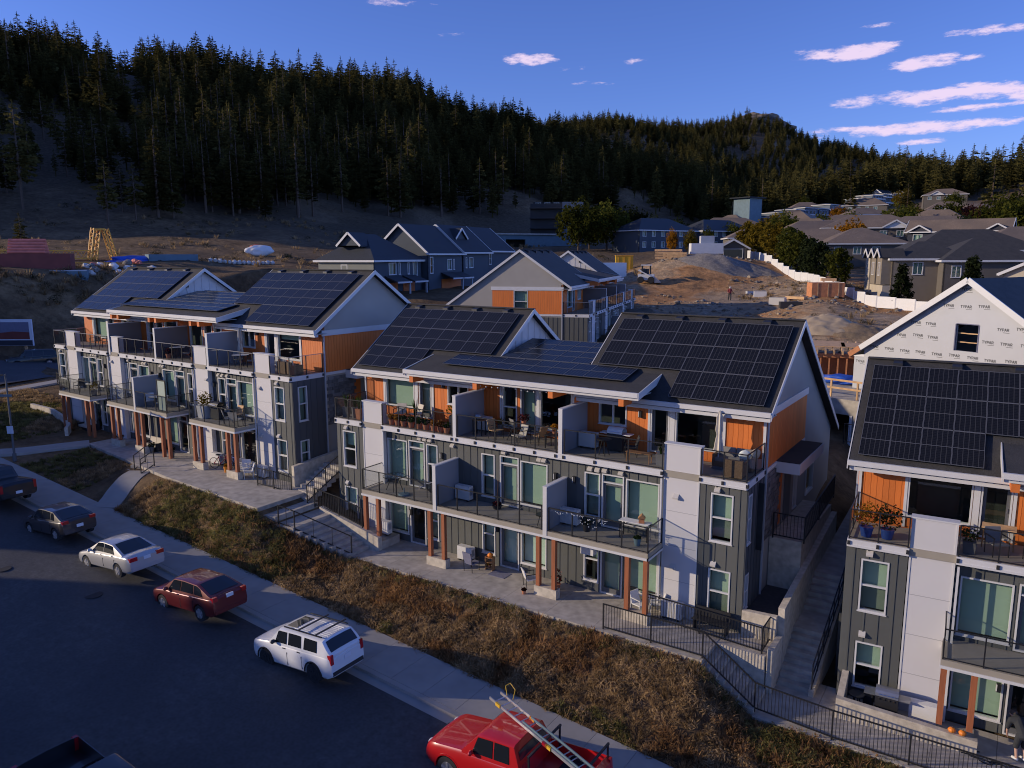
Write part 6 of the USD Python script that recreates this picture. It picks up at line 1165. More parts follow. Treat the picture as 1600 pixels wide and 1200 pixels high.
for i, (x, y, r) in enumerate(((-5.6, .75, 80), (-4.1, .35, -20), (-3.4, .9, -100), (-5.0, 1.7, 150))): chair('dining chair at the round glass table, ' + ['left side', 'near the rail with tan back', 'right side', 'by the wall'][i], (x, y, z), r, ['lumber', 'fabric_cream', 'lumber', 'fabric_grey'][i])
pot('bush with dark red flowers on the round glass table', (-4.3, 1.1, z + .75), 'pot_clay', .12, .18, 'bush', 'leaf_maroon', .35, .3, False, 51, 'flower_red'); pot('small plant on the deck left of the glass table', (-5.9, 1.5, z), 'pot_grey', .14, .5, 'spiky', 'leaf_yellow', .45, .25, False, 52); pot('orange flowers on a black table by the second screen', (-2.45, .75, z + .62), 'pot_clay', .12, .16, 'bush', 'leaf_orange', .3, .18, False, 53, 'flower_orange')
qtable('black low table by the second screen', (-2.5, .7, z), .6, .6, .6, 0, 'plastic_black')
heat_pump('heat pump against the second screen on the right unit top deck', (-1.15, 1.5, z), 0); grill('white hooded barbecue under the sliding window, right unit', (.1, 1.75, z), 0, 'plastic_white'); rtable('small round bistro table behind the right glass rail', (.0, .75, z), .3, .7, 'plastic_black'); chair('dark chair beside the small bistro table', (1.0, 1.2, z), -60, 'cloth_dark'); qtable('long low wooden bench behind the right glass rail', (1.7, .55, z), 1.1, .35, .42, 0, 'wood_furn', 'wood_furn', 'bench'); pot('cactus in a square tan planter beside the right chase wall', (2.7, .5, z), 'fabric_grey', .2, .5, 'spiky', 'plant_leaf', .5, .16, True, 61)
sofa('grey outdoor sofa on the right corner deck', (5.3, 1.75, z), 0, 1.6); sofa('single grey armchair on the right corner deck', (5.7, .62, z), 180, .72, name='armchair'); umbrella('closed cream umbrella beside the orange panel, right corner deck', (4.72, 1.45, z), 2.35); pillow('pale cushion on the corner deck sofa', (5.75, 1.55, z + .45)); pillow('pale patterned cushion beside the orange panel corner', (6.1, 1.8, z + .5), 'fabric_cream', 60)
ls = thing('string_lights', 'string of small bulbs under the low roof, middle unit', 'string lights')
for i in range(15): x = -7.3 + i * .33; MB().blob((x, .95, 8.52 - .10 * math.sin(i * math.pi / 7 % math.pi)), .035, i, 1, 0).build('bulb', 'plastic_white', ls)
MB().bar((-7.4, .95, 8.56), (-2.6, .95, 8.56), .012).build('cable', 'plastic_black', ls)
# --- middle building, first balcony (z 3.0)
z = 3.0
rtable('round glass table on the left balcony, middle building', (-10.9, -.55, z), .55, .72); lathe([(0, 0), (.3, 0), (.26, .06), (.03, .08), (.03, .35), (0, .35)]).build('umbrella_base', 'teal_grey'); _o = stage.GetPrimAtPath('/World/umbrella_base'); UsdGeom.Xformable(_o).AddTranslateOp().Set(Gf.Vec3d(-10.0, -.85, z)); tag(_o, 'empty round umbrella base on the left balcony', 'umbrella base'); chair('dark metal chair at the right end of the left balcony', (-8.4, -.55, z), -30, 'black_metal')
heat_pump('heat pump beside the left screen of the middle balcony', (-7.05, .1, z)); pot('low red flowers in a wide bowl before the balcony door', (-5.0, -.1, z), 'plastic_black', .24, .16, 'bush', 'leaf_maroon', .2, .2, False, 71, 'flower_red'); MBb = MB().bar((-5.3, .3, z), (-5.25, .36, z + 1.2), .03); tag(MBb.build('broom', 'wood_furn'), 'broom leaning beside the balcony door', 'broom')
rtable('little folding table at the right end of the middle balcony', (-2.1, -.9, z), .25, .5, 'plastic_black')
heat_pump('heat pump beside the right screen, last balcony', (-1.15, -.1, z)); qtable('long pale table on the last balcony', (1.9, -.1, z), 1.3, .45, .75, 0, 'plastic_white'); bh = thing('bird_house', 'small orange birdhouse on the long pale table', 'birdhouse', (2.2, -.15, z + .76), 20); MB().box(-.11, -.11, 0, .11, .11, .2).build('box', 'lumber_red', bh); MB().add([(-.15, -.15, .2), (.15, -.15, .2), (.15, .15, .2), (-.15, .15, .2), (0, -.15, .36), (0, .15, .36)], [[0, 1, 4], [2, 3, 5], [0, 4, 5], [0, 5, 3], [1, 2, 5], [1, 5, 4]]).build('roof', 'wood_furn', bh)
pot('black hanging pot by the lights on the last balcony', (.15, -1.0, z + .25), 'plastic_black', .2, .3, 'spiky', 'leaf_dark', .3, .3, False, 72); pot('green planter under the long pale table', (2.3, -.75, z), 'teal_grey', .16, .3, 'bush', 'plant_leaf', .15, .14, False, 73)
ls = thing('string_lights', 'icicle lights draped over the rail of the last balcony', 'string lights'); g = np.random.default_rng(3)
for i in range(60): x = -1.35 + 2.6 * g.random(); zz = z + 1.0 - .28 * g.random() ** 1.5 * (1 + math.sin(x * 3)); MB().blob((x, -1.36 - .03 * g.random(), zz), .022, i, 0, 0).build('bulb', 'plastic_white', ls)
MB().bar((-1.4, -1.37, z + 1.03), (1.3, -1.37, z + 1.0), .02).build('cable', 'cloth_dark', ls)
# --- middle building, patios (z 0)
heat_pump('heat pump on the ground in the middle patio', (-6.9, .0, .02)); chair('grey sling chair in the middle patio, back to the viewer', (-6.0, -.75, 0), 175, 'fabric_blue', back=.98); sh = thing('plant_stand', 'small wooden shelf with pumpkin and pots beside the patio door', 'shelf', (-5.32, -.25, 0)); 
for k, zz in enumerate((.12, .36, .60)): MB().box(-.2, -.12, zz, .2, .12, zz + .025).build('board', 'wood_furn', sh)
for sx in (-1, 1): MB().box(sx * .19 - .015, -.12, 0, sx * .19 + .015, .12, .65).build('upright', 'wood_furn', sh)
pumpkin('pumpkin on the wooden shelf of the middle patio', (-5.3, -.25, .626), .13); pot('small pot on the lowest board of the wooden shelf', (-5.35, -.25, .146), 'pot_clay', .08, .1, 'bush', 'leaf_orange', .1, .09, False, 81)
mt = MB().box(-5.1, -.75, .001, -4.2, -.1, .015); tag(mt.build('door_mat', 'fabric_blue'), 'dark door mat at the middle patio door', 'door mat')
chair('white chair beside the posts of the middle patio', (-2.75, -.75, 0), 140, 'plastic_white', 'black_metal'); pot('pair of clay pots at the foot of the second plinth', (-2.6, -1.55, 0), 'pot_clay', .1, .16, 'bush', 'leaf_maroon', .12, .1, False, 82); pot('tall dark red plant behind the second pair of posts', (-1.6, -.4, 0), 'pot_clay', .16, .3, 'bush', 'leaf_maroon', .7, .25, False, 83, 'flower_red')
chair('white curved chair between the posts of the last patio', (2.35, -.45, 0), 70, 'plastic_white', 'plastic_white', .48); chair('second white curved chair near the last patio window', (2.85, .0, 0), -60, 'plastic_white', 'plastic_white', .48); rtable('dark bistro table near the last patio window', (1.75, -.05, 0), .32, .7, 'plastic_black')
heat_pump('heat pump against the right white chase wall at ground level', (3.65, -.22, .02)); bn = thing('bench', 'black metal bench below the corner window of the middle building', 'bench', (5.3, -.38, 0)); MB().box(-.7, -.22, .42, .7, .22, .46).build('seat', 'plastic_black', bn); MB().box(-.7, .2, .47, .7, .24, .85).build('backrest', 'plastic_black', bn)
for x in (-.62, .62): MB().box(x - .03, -.2, 0, x + .03, .2, .419).build('leg', 'black_metal', bn)
heat_pump('heat pump behind the posts at the left patio', (-11.9, -.35, .45)); ac = MB().box(-.66, -.05, 1.78, -.04, .30, 2.12); o = tag(ac.build('window_air_conditioner', 'plastic_white'), 'white air conditioner mounted in a ground floor window', 'air conditioner')
# --- right building
for i, (x, y) in enumerate(((.62, .55), (1.28, .62))): pot(['blue glazed pot with a rusty red bush, left of two', 'blue glazed pot with a green and red bush, right of two'][i], W3(x, y, 6.07), 'pot_blue', .24, .36, 'bush', ['leaf_orange', 'leaf_dark'][i], .95, .48, False, 91 + i, 'flower_red', 260)
for i, (x, y, r) in enumerate(((4.55, .75, 30), (5.6, .9, -20))): chair('grey chair on the right building deck, ' + ['beside the planter', 'cut by the right edge'][i], W3(x, y, 6.07), r, 'fabric_grey')
pot('bushy plant behind the first glass panel of the right building deck', W3(3.75, .55, 6.07), 'pot_grey', .2, .4, 'bush', 'plant_leaf', .5, .32, True, 95); qtable('wooden table on the right building deck', W3(4.6, 1.6, 6.07), 1.0, .6, .72, 0, 'lumber', 'wood_furn')
grill('chrome barbecue behind the tan patio wall', W3(1.75, -.55, .08), 3.4, 'steel'); heat_pump('heat pump behind the tan patio wall, right building', W3(2.85, -.35, .08), 3.4); rtable('dark tripod table behind the tan patio wall', W3(.8, -.6, .08), .25, .55, 'plastic_black'); bx = MB().box(*W3(1.0, -.5, .09), *(np.array(W3(1.0, -.5, .09)) + [.3, .3, .5])); tag(bx.build('grill_cart', 'plastic_black'), 'black box beside the chrome barbecue', 'box')
pumpkin('small pumpkin on the tan patio wall, left of two', W3(3.72, -1.31, .545), .11); pumpkin('small pumpkin on the tan patio wall, right of two', W3(4.02, -1.31, .53), .11)
g = np.random.default_rng(8); 
for i in range(3):
    hb = MB(); q = np.array(W3(4.8 + .5 * i, -1.6, .02)); d = g.random() * 6.28
    for k in range(14): d += g.normal(0, .6); n_ = q + np.array([math.cos(d), math.sin(d) * .6, 0]) * .22; hb.tube(q, n_, .022, k=5); q = n_
    tag(hb.build('hose', 'rubber'), ['black hose lying nearest the tan patio wall', 'black hose in the middle of the right patio', 'black hose at the feet of the bending person'][i], 'hose')
# --- left building
z = 6.07
for i, (x, y, r, m) in enumerate(((-17.2, .9, 20, 'wood_furn'), (-16.2, 1.2, -30, 'wood_furn'), (-8.9, .9, 40, 'fabric_grey'), (-7.0, .8, 0, 'wood_furn'), (-5.2, .9, -50, 'fabric_grey'), (.3, 1.0, 60, 'fabric_grey'), (1.4, 1.1, -40, 'fabric_grey'))): chair('top deck chair of the left building, ' + ['orange wooden, first unit', 'wooden by the window, first unit', 'grey, left of the brown screen', 'wooden, by the brown screen', 'grey, before the third chase wall', 'grey, at the table of the fourth unit', 'grey, right of the table in the fourth unit'][i], W1(x, y, z), r, m)
rtable('round table on the fourth unit top deck, left building', W1(.8, .8, z), .5, .72, 'plastic_white'); rtable('round table right of the brown screen, left building', W1(-6.0, .8, z), .5, .72, 'plastic_white'); umbrella('closed pale umbrella beside the grey screen, left building', W1(-.35, 1.6, z), 2.3); pot('red flowering pot right of the brown screen, left building', W1(-6.6, .5, z), 'pot_clay', .18, .3, 'bush', 'leaf_maroon', .4, .25, False, 101, 'flower_red'); pot('second red flowering pot before the third chase wall', W1(-3.7, .5, z), 'pot_clay', .18, .3, 'bush', 'leaf_maroon', .4, .25, False, 102, 'flower_red')
for i, x in enumerate((5.15, 5.85)): sofa(['left wicker lounge chair on the corner deck of the left building', 'right wicker lounge chair on the corner deck of the left building'][i], W1(x, .75, z), 180 - 20 * i, .66, 'fabric_cream', name='lounge_chair')
qtable('white low table on the right corner deck, left building', W1(5.1, 1.5, z), .7, .4, .4, 0, 'plastic_white')
z = 3.0
pt = thing('planter_box', 'white square planter with a spreading bush, fourth unit of the left building', 'planter', W1(-1.1, -.55, z)); MB().hexa([(-.3, -.3, 0), (.3, -.3, 0), (.3, .3, 0), (-.3, .3, 0), (-.36, -.36, .75), (.36, -.36, .75), (.36, .36, .75), (-.36, .36, .75)]).build('pot', 'trim', pt); bushy(120, 220, .5, .9, .7, .07).build('foliage', 'leaf_yellow', pt)
for i, (x, r) in enumerate(((1.75, 150), (2.45, 200))): chair(['beige chair turned away on the fourth balcony, left of two', 'beige chair turned away on the fourth balcony, right of two'][i], W1(x, -.85, z), r, 'fabric_cream', sw=.55)
chair('tan chair against the big window, fourth unit', W1(1.2, .0, z), 0, 'lumber'); grill('covered dark grill on the fourth unit balcony', W1(-.1, -.4, z), 0, 'plastic_black'); rtable('round white table on the second balcony', W1(-6.4, -.6, z), .5, .72, 'plastic_white')
for i, (x, r) in enumerate(((-7.1, 60), (-5.8, -60))): chair(['white chair left of the second balcony table', 'white chair right of the second balcony table'][i], W1(x, -.7, z), r, 'plastic_white')
chair('dark chair on the first balcony of the left building', W1(-17.0, -.6, z), 30, 'cloth_dark'); chair('pale chair at the corner of the first balcony', W1(-14.8, -.6, z), -30, 'fabric_cream'); pot('bushy plant at the corner of the first balcony', W1(-14.2, -.9, z), 'pot_grey', .2, .4, 'bush', 'leaf_yellow', .7, .35, True, 121)
md = thing('glass_screen', 'black framed glass wind screen standing on the second balcony', 'screen', W1(-5.0, -1.05, z), -2); fr = MB()
for b in ((-.5, -.43, 0, 2.0), (.43, .5, 0, 2.0), (-.43, .43, 0, .07), (-.43, .43, 1.93, 2.0)): fbox(fr, front(0), *b, -.03, .03)
fr.build('frame', 'black_metal', md); fbox(MB(), front(0), -.43, .43, .07, 1.93, -.005, .005).build('panel', 'blind', md)
sofa('dark sofa with white cushions under the first balcony', W1(-17.0, -.2, .0), 0, 1.7, 'fabric_cream', 'plastic_black'); sofa('dark corner sofa under the second balcony', W1(-7.6, -.35, .0), 0, 1.6, 'fabric_cream', 'plastic_black'); heat_pump('heat pump at the right end of the left building', W1(3.7, -.25, .02)); heat_pump('heat pump behind the bicycles', W1(-.9, -.1, .02))
bicycle('red bicycle between the posts of the left building', W1(.2, -.55, 0), 15); bicycle('blue bicycle behind the red one', W1(.8, -.2, 0), -10, 'tarp_blue'); pot('orange bag like pot beside the bicycles', W1(1.05, -.75, 0), 'amber', .2, .35, 'bush', 'leaf_orange', .2, .16, False, 130)
for i, (x, y, r) in enumerate(((2.5, -.5, 40), (3.1, -.75, -30), (2.1, -.1, 100))): chair(['white plastic chair beside the last posts', 'white plastic chair nearest the corner patio', 'white plastic chair by the window'][i], W1(x, y, 0), r, 'plastic_white', 'plastic_white')
for i, x in enumerate((-11.0, -7.0, -4.6)): pot(['potted plant by the second pair of posts, left building', 'potted plant beside the dark corner sofa', 'potted plant beside the third pair of posts'][i], W1(x, -.9, 0), 'pot_grey', .16, .4, 'bush', 'leaf_dark', .4, .24, False, 140 + i)
# --- street lamp with two small signs at the far left, billboard
lp = thing('street_lamp', 'grey street lamp post with a small white sign at the far left', 'street lamp', (-38.1, -6.15, float(zroad(-38.1)) + .13)); MB().tube((0, 0, 0), (0, 0, 5.6), .075, .05, 10).build('post', 'pot_grey', lp); MB().tube((0, 0, 0), (0, 0, .5), .13, .12, 10).build('base', 'pot_grey', lp); MB().bar((0, 0, 5.5), (.5, -.5, 5.65), .08).build('arm', 'pot_grey', lp); MB().bar((.4, -.4, 5.64), (.9, -.9, 5.66), .2, .09).build('lamp_head', 'black_metal', lp)
for zz, nm in ((2.05, 'sign'), (4.25, 'street_name_sign')):
    d = np.array([.832, .554, 0]); c = np.array([.02, -.09, zz]); MB().bar(c - d * (.2 if zz < 3 else .5), c + d * (.2 if zz < 3 else .35), .02, .5 if zz < 3 else .16).build(nm, 'plate_white' if zz < 3 else 'teal_grey', lp)
bb = thing('billboard', 'large billboard with a sunset townscape picture at the left edge', 'billboard', (-76.3, 10.4, 4.2), 33.6)
MB().box(-3.6, -.1, .9, 2.6, .1, 3.75).build('panel', 'plate_white', bb); MB().add([(-3.5, -.105, 1.6), (2.3, -.105, 1.6), (2.3, -.105, 3.45), (-3.5, -.105, 3.45)], [[0, 1, 2, 3]]).build('picture', 'fabric_blue', bb)
MB().add([(-3.5, -.109, 1.62), (2.3, -.109, 1.62), (2.3, -.109, 2.35), (.5, -.109, 2.45), (-1.2, -.109, 2.25), (-3.5, -.109, 2.4)], [[0, 1, 2], [0, 2, 3], [0, 3, 4], [0, 4, 5]]).build('picture', 'rust_red', bb); MB().add([(-3.5, -.109, .92), (2.55, -.109, .92), (2.55, -.109, 1.5), (-3.5, -.109, 1.5)], [[0, 1, 2, 3]]).build('lower_band', 'navy_wall', bb); MB().add([(-3.5, -.113, 1.15), (-1.2, -.113, 1.15), (-1.2, -.113, 1.23), (-3.5, -.113, 1.23)], [[0, 1, 2, 3]]).build('lettering', 'plate_white', bb)
for x in (-2.5, 1.6): MB().box(x - .1, .1, -1.5, x + .1, .3, 3.7).build('post', 'lumber', bb)
# ------------------------------------------------------------------ background buildings
def house(name, label, loc, rz, w, d, e, rh, kind='gable', wm='tan_wall', rm='shingle_brown', wins=(), over=.45, trim='trim', cat='house', group=None, base=2.0):
    """w along local x (front at -y). gable: ridge along x; cross: ridge along y; hip"""
    t = thing(name, label, cat, loc, rz, group); W, D = w / 2, d / 2
    holes = {s: [q[1:5] for q in wins if q[0] == s] for s in 'FRLB'}
    for s, fn, a in (('F', front(-D), W), ('R', right(W), D), ('L', left(-W), D), ('B', lambda v: np.stack([-v[:, 0], D + v[:, 2], v[:, 1]], 1), W)):
        P = sbox(-a, -base, a, e)
        if (kind == 'gable' and s in 'RL') or (kind == 'cross' and s in 'FB'): P = Polygon([(-a, -base), (a, -base), (a, e), (0, e + rh - .12), (-a, e)])
        wall(t, fn, P, holes[s], wm)
        for q in wins:
            if q[0] == s: window(t, fn, q[1], q[2], q[3], q[4], q[5] if len(q) > 5 else 'slider', q[6] if len(q) > 6 else 'room', w=.09)
    o = over
    R = MB()
    sl = rh / (D if kind == 'gable' else W); th = .18
    if kind in ('gable', 'cross'):
        A = (W, D) if kind == 'gable' else (D, W)
        mp = (lambda p: p) if kind == 'gable' else (lambda p: (p[1], p[0], p[2]))
        for s in (-1, 1):
            ze = e - o * rh / A[1]; c = [(-A[0] - o, s * (A[1] + o), ze - th), (A[0] + o, s * (A[1] + o), ze - th), (A[0] + o, 0, e + rh - th), (-A[0] - o, 0, e + rh - th), (-A[0] - o, s * (A[1] + o), ze), (A[0] + o, s * (A[1] + o), ze), (A[0] + o, 0, e + rh), (-A[0] - o, 0, e + rh)]
            r = MB().hexa([mp(p) for p in c]).build('roof', rm, t)
            MB().bar(mp((-A[0] - o, s * (A[1] + o + .04), ze - .08)), mp((A[0] + o, s * (A[1] + o + .04), ze - .08)), .09, .22).build('eave_gutter', trim, r)
            for q in (-1, 1): MB().bar(mp((q * (A[0] + o + .03), s * (A[1] + o), ze - .1)), mp((q * (A[0] + o + .03), 0, e + rh - .1)), .08, .28).build('rake_board', trim, r)
    else:
        X, Y = W + o, D + o; ze = e - .1; k = max(X - Y, .3) if X > Y else .3; ky = max(Y - X, .0)
        b = [(-X, -Y, ze), (X, -Y, ze), (X, Y, ze), (-X, Y, ze)]; rd = [(-k, -ky, e + rh), (k, -ky, e + rh)] if X >= Y else [(0, -ky, e + rh), (0, ky, e + rh)]
        if X >= Y: m = MB().add(b + rd, [[0, 1, 5], [0, 5, 4], [1, 2, 5], [2, 3, 4], [2, 4, 5], [3, 0, 4]])
        else: m = MB().add(b + rd, [[0, 1, 4], [1, 2, 5], [1, 5, 4], [2, 3, 5], [3, 0, 4], [3, 4, 5]])
        r = m.build('roof', rm, t)
        f = MB()
        for a, c in zip(b, b[1:] + b[:1]): f.bar(np.array(a) - [0, 0, .08], np.array(c) - [0, 0, .08], .1, .24)
        f.build('eave_gutter', trim, r); MB().add([(p[0], p[1], ze - .2) for p in b], [[0, 3, 2, 1]]).build('soffit', trim, r)
    return t
def dormer(t, x, y, z, w, h, L, wm, rm, ang=0):
    """small gable facing -y on a roof"""
    c, s = math.cos(ang), math.sin(ang); M = lambda v: [(x + a * c - b * s, y + a * s + b * c, z + q) for a, b, q in v]
    g_ = MB().add(M([(-w, 0, 0), (w, 0, 0), (0, 0, h)]), [[0, 1, 2]]).build('gable', wm, t)
    for q in (-1, 1):
        MB().hexa(M([(q * (w + .25), -.3, -.15), (0, -.3, h + .05), (0, L, h + .05), (q * (w + .25), L, -.15), (q * (w + .25), -.3, 0), (0, -.3, h + .2), (0, L, h + .2), (q * (w + .25), L, 0)])).build('dormer_roof', rm, t)
        MB().bar(*M([(q * (w + .25), -.34, -.06), (0, -.34, h + .12)]), .07, .26).build('rake_board', 'trim', t)
# slate row behind the left building: local x runs away from the viewer
R5 = math.degrees(math.atan2(76 - 41, -55.5 + 51.2))
def at5(k): a = np.array([-51.2, 40.4]); b = np.array([-55.2, 76.0]); return a + (b - a) / np.linalg.norm(b - a) * k
D5 = (at5(1) - at5(0)); N5 = np.array([D5[1], -D5[0]])      # N5 points towards the street in front (right of the picture)
W5 = lambda x: [('F', x - 1.0, x + .2, 3.9, 5.4, 'slider', 'blind'), ('F', x + .6, x + .95, 3.9, 5.4, 'fix', 'blind')]
def unit5(k0, k1, label, e, rh, kind, zb, wins, dep=8.5, wm='slate_wall', off=0.0):
    c = at5((k0 + k1) / 2) - N5 * (dep / 2) + N5 * off
    return house('row_house', label, (c[0], c[1], zb), R5, k1 - k0, dep, e, rh, kind, wm, 'shingle_navy', wins, cat='row house')
h1 = unit5(0, 10.5, 'near end house of the slate blue row with olive end wall and hip roof', 5.5, 3.2, 'hip', 8.6, [('F', -2.2, -.6, 3.6, 5.1, 'slider', 'blind'), ('F', -.1, .35, 3.6, 5.1, 'fix', 'blind'), ('F', 1.9, 2.35, 3.6, 5.1, 'fix', 'blind'), ('F', 3.1, 4.2, 3.4, 5.3, 'slider', 'blind'), ('F', 1.2, 2.4, .3, 2.2, 'slider', 'room'), ('L', -.3, .7, 3.9, 4.9, 'slider', 'blind')])
MB().add(*(lambda f: (f(np.array([(-4.25, 0, .03), (4.25, 0, .03), (4.25, 5.4, .03), (-4.25, 5.4, .03)], float)), [[0, 1, 2, 3]]))(left(-5.25))).build('end_siding', 'olive_wall', h1)
dormer(h1, -4.3, 0, 7.2, 1.6, 1.45, 3.0, 'slate_wall', 'shingle_navy', -math.pi / 2)
h2 = unit5(10.6, 19.6, 'second house of the slate blue row with the tall white trimmed gable', 6.4, 3.6, 'gable', 8.8, [('F', .4, 1.6, 3.8, 5.3, 'slider', 'blind'), ('F', 2.0, 2.4, 3.8, 5.3, 'fix', 'blind'), ('F', -4.0, -3.2, 3.4, 5.6, 'sh', 'blind')], off=.8)
h3 = unit5(19.7, 27.5, 'third house of the slate blue row with a small roof gable', 6.4, 3.6, 'gable', 9.0, [('F', -3.2, -2.8, 3.8, 5.3, 'fix', 'blind'), ('F', -2.2, -1.0, 3.8, 5.3, 'slider', 'blind')], off=.8)
dormer(h3, -1.5, -2.4, 8.0, 1.5, 1.3, 2.6, 'slate_wall', 'shingle_navy', 0)
h4 = unit5(27.6, 36, 'far house of the slate blue row, lower at the end', 6.0, 3.4, 'gable', 9.6, [('F', -3.4, -2.6, 3.6, 5.4, 'sh', 'blind')], off=.2)
for t, xs_ in ((h1, (-1.6, 2.2)), (h2, (0.2, 2.8))):
    for i, x in enumerate(xs_): MB().hexa([(x - 1.5, -6.2, 2.65), (x + 1.5, -6.2, 2.65), (x + 1.5, -4.26, 3.35), (x - 1.5, -4.26, 3.35), (x - 1.5, -6.2, 2.8), (x + 1.5, -6.2, 2.8), (x + 1.5, -4.26, 3.5), (x - 1.5, -4.26, 3.5)]).build('porch_roof', 'shingle_navy', t); MB().bar((x - 1.5, -6.24, 2.7), (x + 1.5, -6.24, 2.7), .1, .2).build('porch_fascia', 'trim', t); MB().box(x + 1.3, -6.1, -1, x + 1.5, -5.9, 2.65).build('porch_post', 'trim_grey', t); MB().box(x - 1.4, -4.32, -.5, x + 1.2, -4.27, 2.6).build('entry_panel', 'orange', t)
# wrapped gable house under construction
c6 = np.array([11.9, 21.5]); r6 = -27.0
t6 = thing('unfinished_house', 'unfinished house wrapped in printed white building paper with white rake boards', 'house', (c6[0], c6[1], 13.18), r6); s6 = .69
P = Polygon([(-6.3, -4.35), (0, -.2), (6.3, -4.35), (6.3, -11), (-6.3, -11)]); wx = (-.62, .62, -4.05, -2.55)
wall(t6, front(0), P, [wx], 'wrap', name='wrapped_wall')
for k in range(3): fbox(MB(), front(0), -6.2 + k * 0, 6.2, -2.1 - 1.9 * k, -2.09 - 1.9 * k, .001, .004) if False else None
fbox(MB(), front(0), wx[0], wx[1], wx[2], wx[3], -2.4, -2.35).build('dark_interior', 'room', t6)
for z in (-3.6, -3.1): fbox(MB(), front(0), wx[0], wx[1], z, z + .06, -.3, -.24).build('brace', 'lumber', t6)
fr = MB()
for b in ((wx[0] - .05, wx[0], wx[2], wx[3]), (wx[1], wx[1] + .05, wx[2], wx[3]), (wx[0], wx[1], wx[3], wx[3] + .05)): fbox(fr, front(0), *b, -.1, .03)
fr.build('window_buck', 'fabric_blue', t6)
tm = meshkit.text_mesh('TYPAR', .15, .004, True); tw = np.array(tm.vertices); tw[:, 0] -= tw[:, 0].mean(); sm = MB()
def word(x, z):
    v = tw.copy(); v[:, 0] = v[:, 0] * .92 + x; v[:, 1] += z; MB().add(front(-.0)(np.stack([v[:, 0], v[:, 1], v[:, 2] + .004], 1)), tm.faces).build('print', 'ink', t6)
    fbox(MB(), front(0), x - .05, x + .28, z - .09, z - .07, .004, .007).build('print', 'ink', t6)
for row_, z in enumerate((-.72, -1.62, -2.72, -3.5, -4.45, -5.4)):
    half = (-z - .25) / s6 - .45; st0 = -half + (.45 if row_ % 2 else .1); n = int((half * 2) / 1.0) + 1
    for i in range(n):
        x = st0 + i * 1.0 + rng.normal(0, .05)
        if abs(x) < half and not (-1.1 < x < 1.1 and -4.3 < z < -2.3): word(x, z + rng.normal(0, .03))
for sx in (-1, 1):
    MB().hexa([(sx * 7.0, -.35, -s6 * 7.0 - .2), (0, -.35, -.2), (0, 12, -.2), (sx * 7.0, 12, -s6 * 7.0 - .2), (sx * 7.0, -.35, -s6 * 7.0), (0, -.35, 0), (0, 12, 0), (sx * 7.0, 12, -s6 * 7.0)]).build('roof', 'shingle', t6)
    MB().bar((sx * 6.35, -.39, -s6 * 6.35 - .08), (0, -.39, -.08), .07, .32).build('rake_board', 'trim', t6); MB().bar((sx * 7.1, -.39, -s6 * 7.1 - .08), (sx * 6.36, -.39, -s6 * 6.36 - .08), .07, .32).build('bare_rake_end', 'lumber_red', t6)
    MB().hexa([(sx * 6.9, -.34, -s6 * 6.9 - .22), (0, -.34, -.22), (0, -.001, -.22), (sx * 6.9, -.001, -s6 * 6.9 - .22), (sx * 6.9, -.34, -s6 * 6.9 - .201), (0, -.34, -.201), (0, -.001, -.201), (sx * 6.9, -.001, -s6 * 6.9 - .201)]).build('soffit', 'fabric_blue', t6)
MB().box(-6.3, .01, -11, -6.1, 12, -4.4).build('wrapped_wall', 'wrap', t6); MB().box(6.1, .01, -11, 6.3, 12, -4.4).build('wrapped_wall', 'wrap', t6)
MB().box(-6.5, 7.5, -11, -3.2, 12.5, -2.4).build('rear_bay', 'wrap', t6); MB().hexa([(-6.9, 7.2, -2.6), (-2.4, 7.2, -1.95), (-2.4, 13, -1.95), (-6.9, 13, -2.6), (-6.9, 7.2, -2.4), (-2.4, 7.2, -1.75), (-2.4, 13, -1.75), (-6.9, 13, -2.4)]).build('rear_bay_roof', 'lumber', t6)
# concrete garage with dark opening, timber guard rail on top, open timber framing behind
ga = thing('garage', 'raw concrete garage structure with a dark opening behind the stair passage', 'garage', (5.6, 22.0, 0), -18)
wall(ga, front(0), (-6, -1, 4, 5.7), [(-1.6, .55, 1.0, 4.75)], 'concrete', .25); MB().box(-6, 0.01, 5.40, 4, 9, 5.69).build('roof_slab', 'concrete', ga); MB().box(-6, 2.5, -1, 4, 2.6, 5.3).build('back_wall', 'room', ga); fbox(MB(), front(0), .56, .72, 1.0, 4.75, .0, .06).build('jamb', 'trim', ga)
tr_ = thing('guard_rail', 'raw timber guard rail on the concrete garage roof', 'guard rail', (5.6, 22.3, 5.70), -18)
for x in (-2.6, -.9, .8, 2.5): MB().box(x, 0, 0, x + .1, .1, 1.15).build('post', 'lumber', tr_)
for z in (.55, 1.05): MB().box(-3.5, -.045, z, 3.5, -.001, z + .12).build('rail', 'lumber', tr_)
fr_ = thing('unfinished_garage', 'open timber framed shell with floor joists between the middle house and the wrapped one', 'garage shell', (2.2, 34.5, 6.0), 12)
for i in range(18): MB().box(-6 + i * .6, -2.6, -2.2, -5.9 + i * .6, -2.5, 1.0).build('stud', 'lumber_red', fr_)
MB().box(-6.2, -2.7, 1.0, 5.2, -2.4, 1.25).build('beam', 'lumber_red', fr_); MB().box(-6.2, -.2, -2.2, 5.2, -.1, 1.0).build('sheathing', 'lumber_red', fr_)
for i in range(20): MB().box(-6.1 + i * .58, -3.1, 1.26, -5.98 + i * .58, 4.2, 1.55).build('joist', 'lumber', fr_)
for i in range(5): MB().box(-6 + i * 2.3, -1 + rng.random(), 1.56, -4 + i * 2.3 + rng.random(), 1.5 + rng.random() * 2, 1.60).build('deck_sheet', 'lumber', fr_)
MB().box(-5.0, -6.2, -.8, 3.8, -2.8, -.72).build('blue_floor_sheet', 'fabric_blue', fr_)
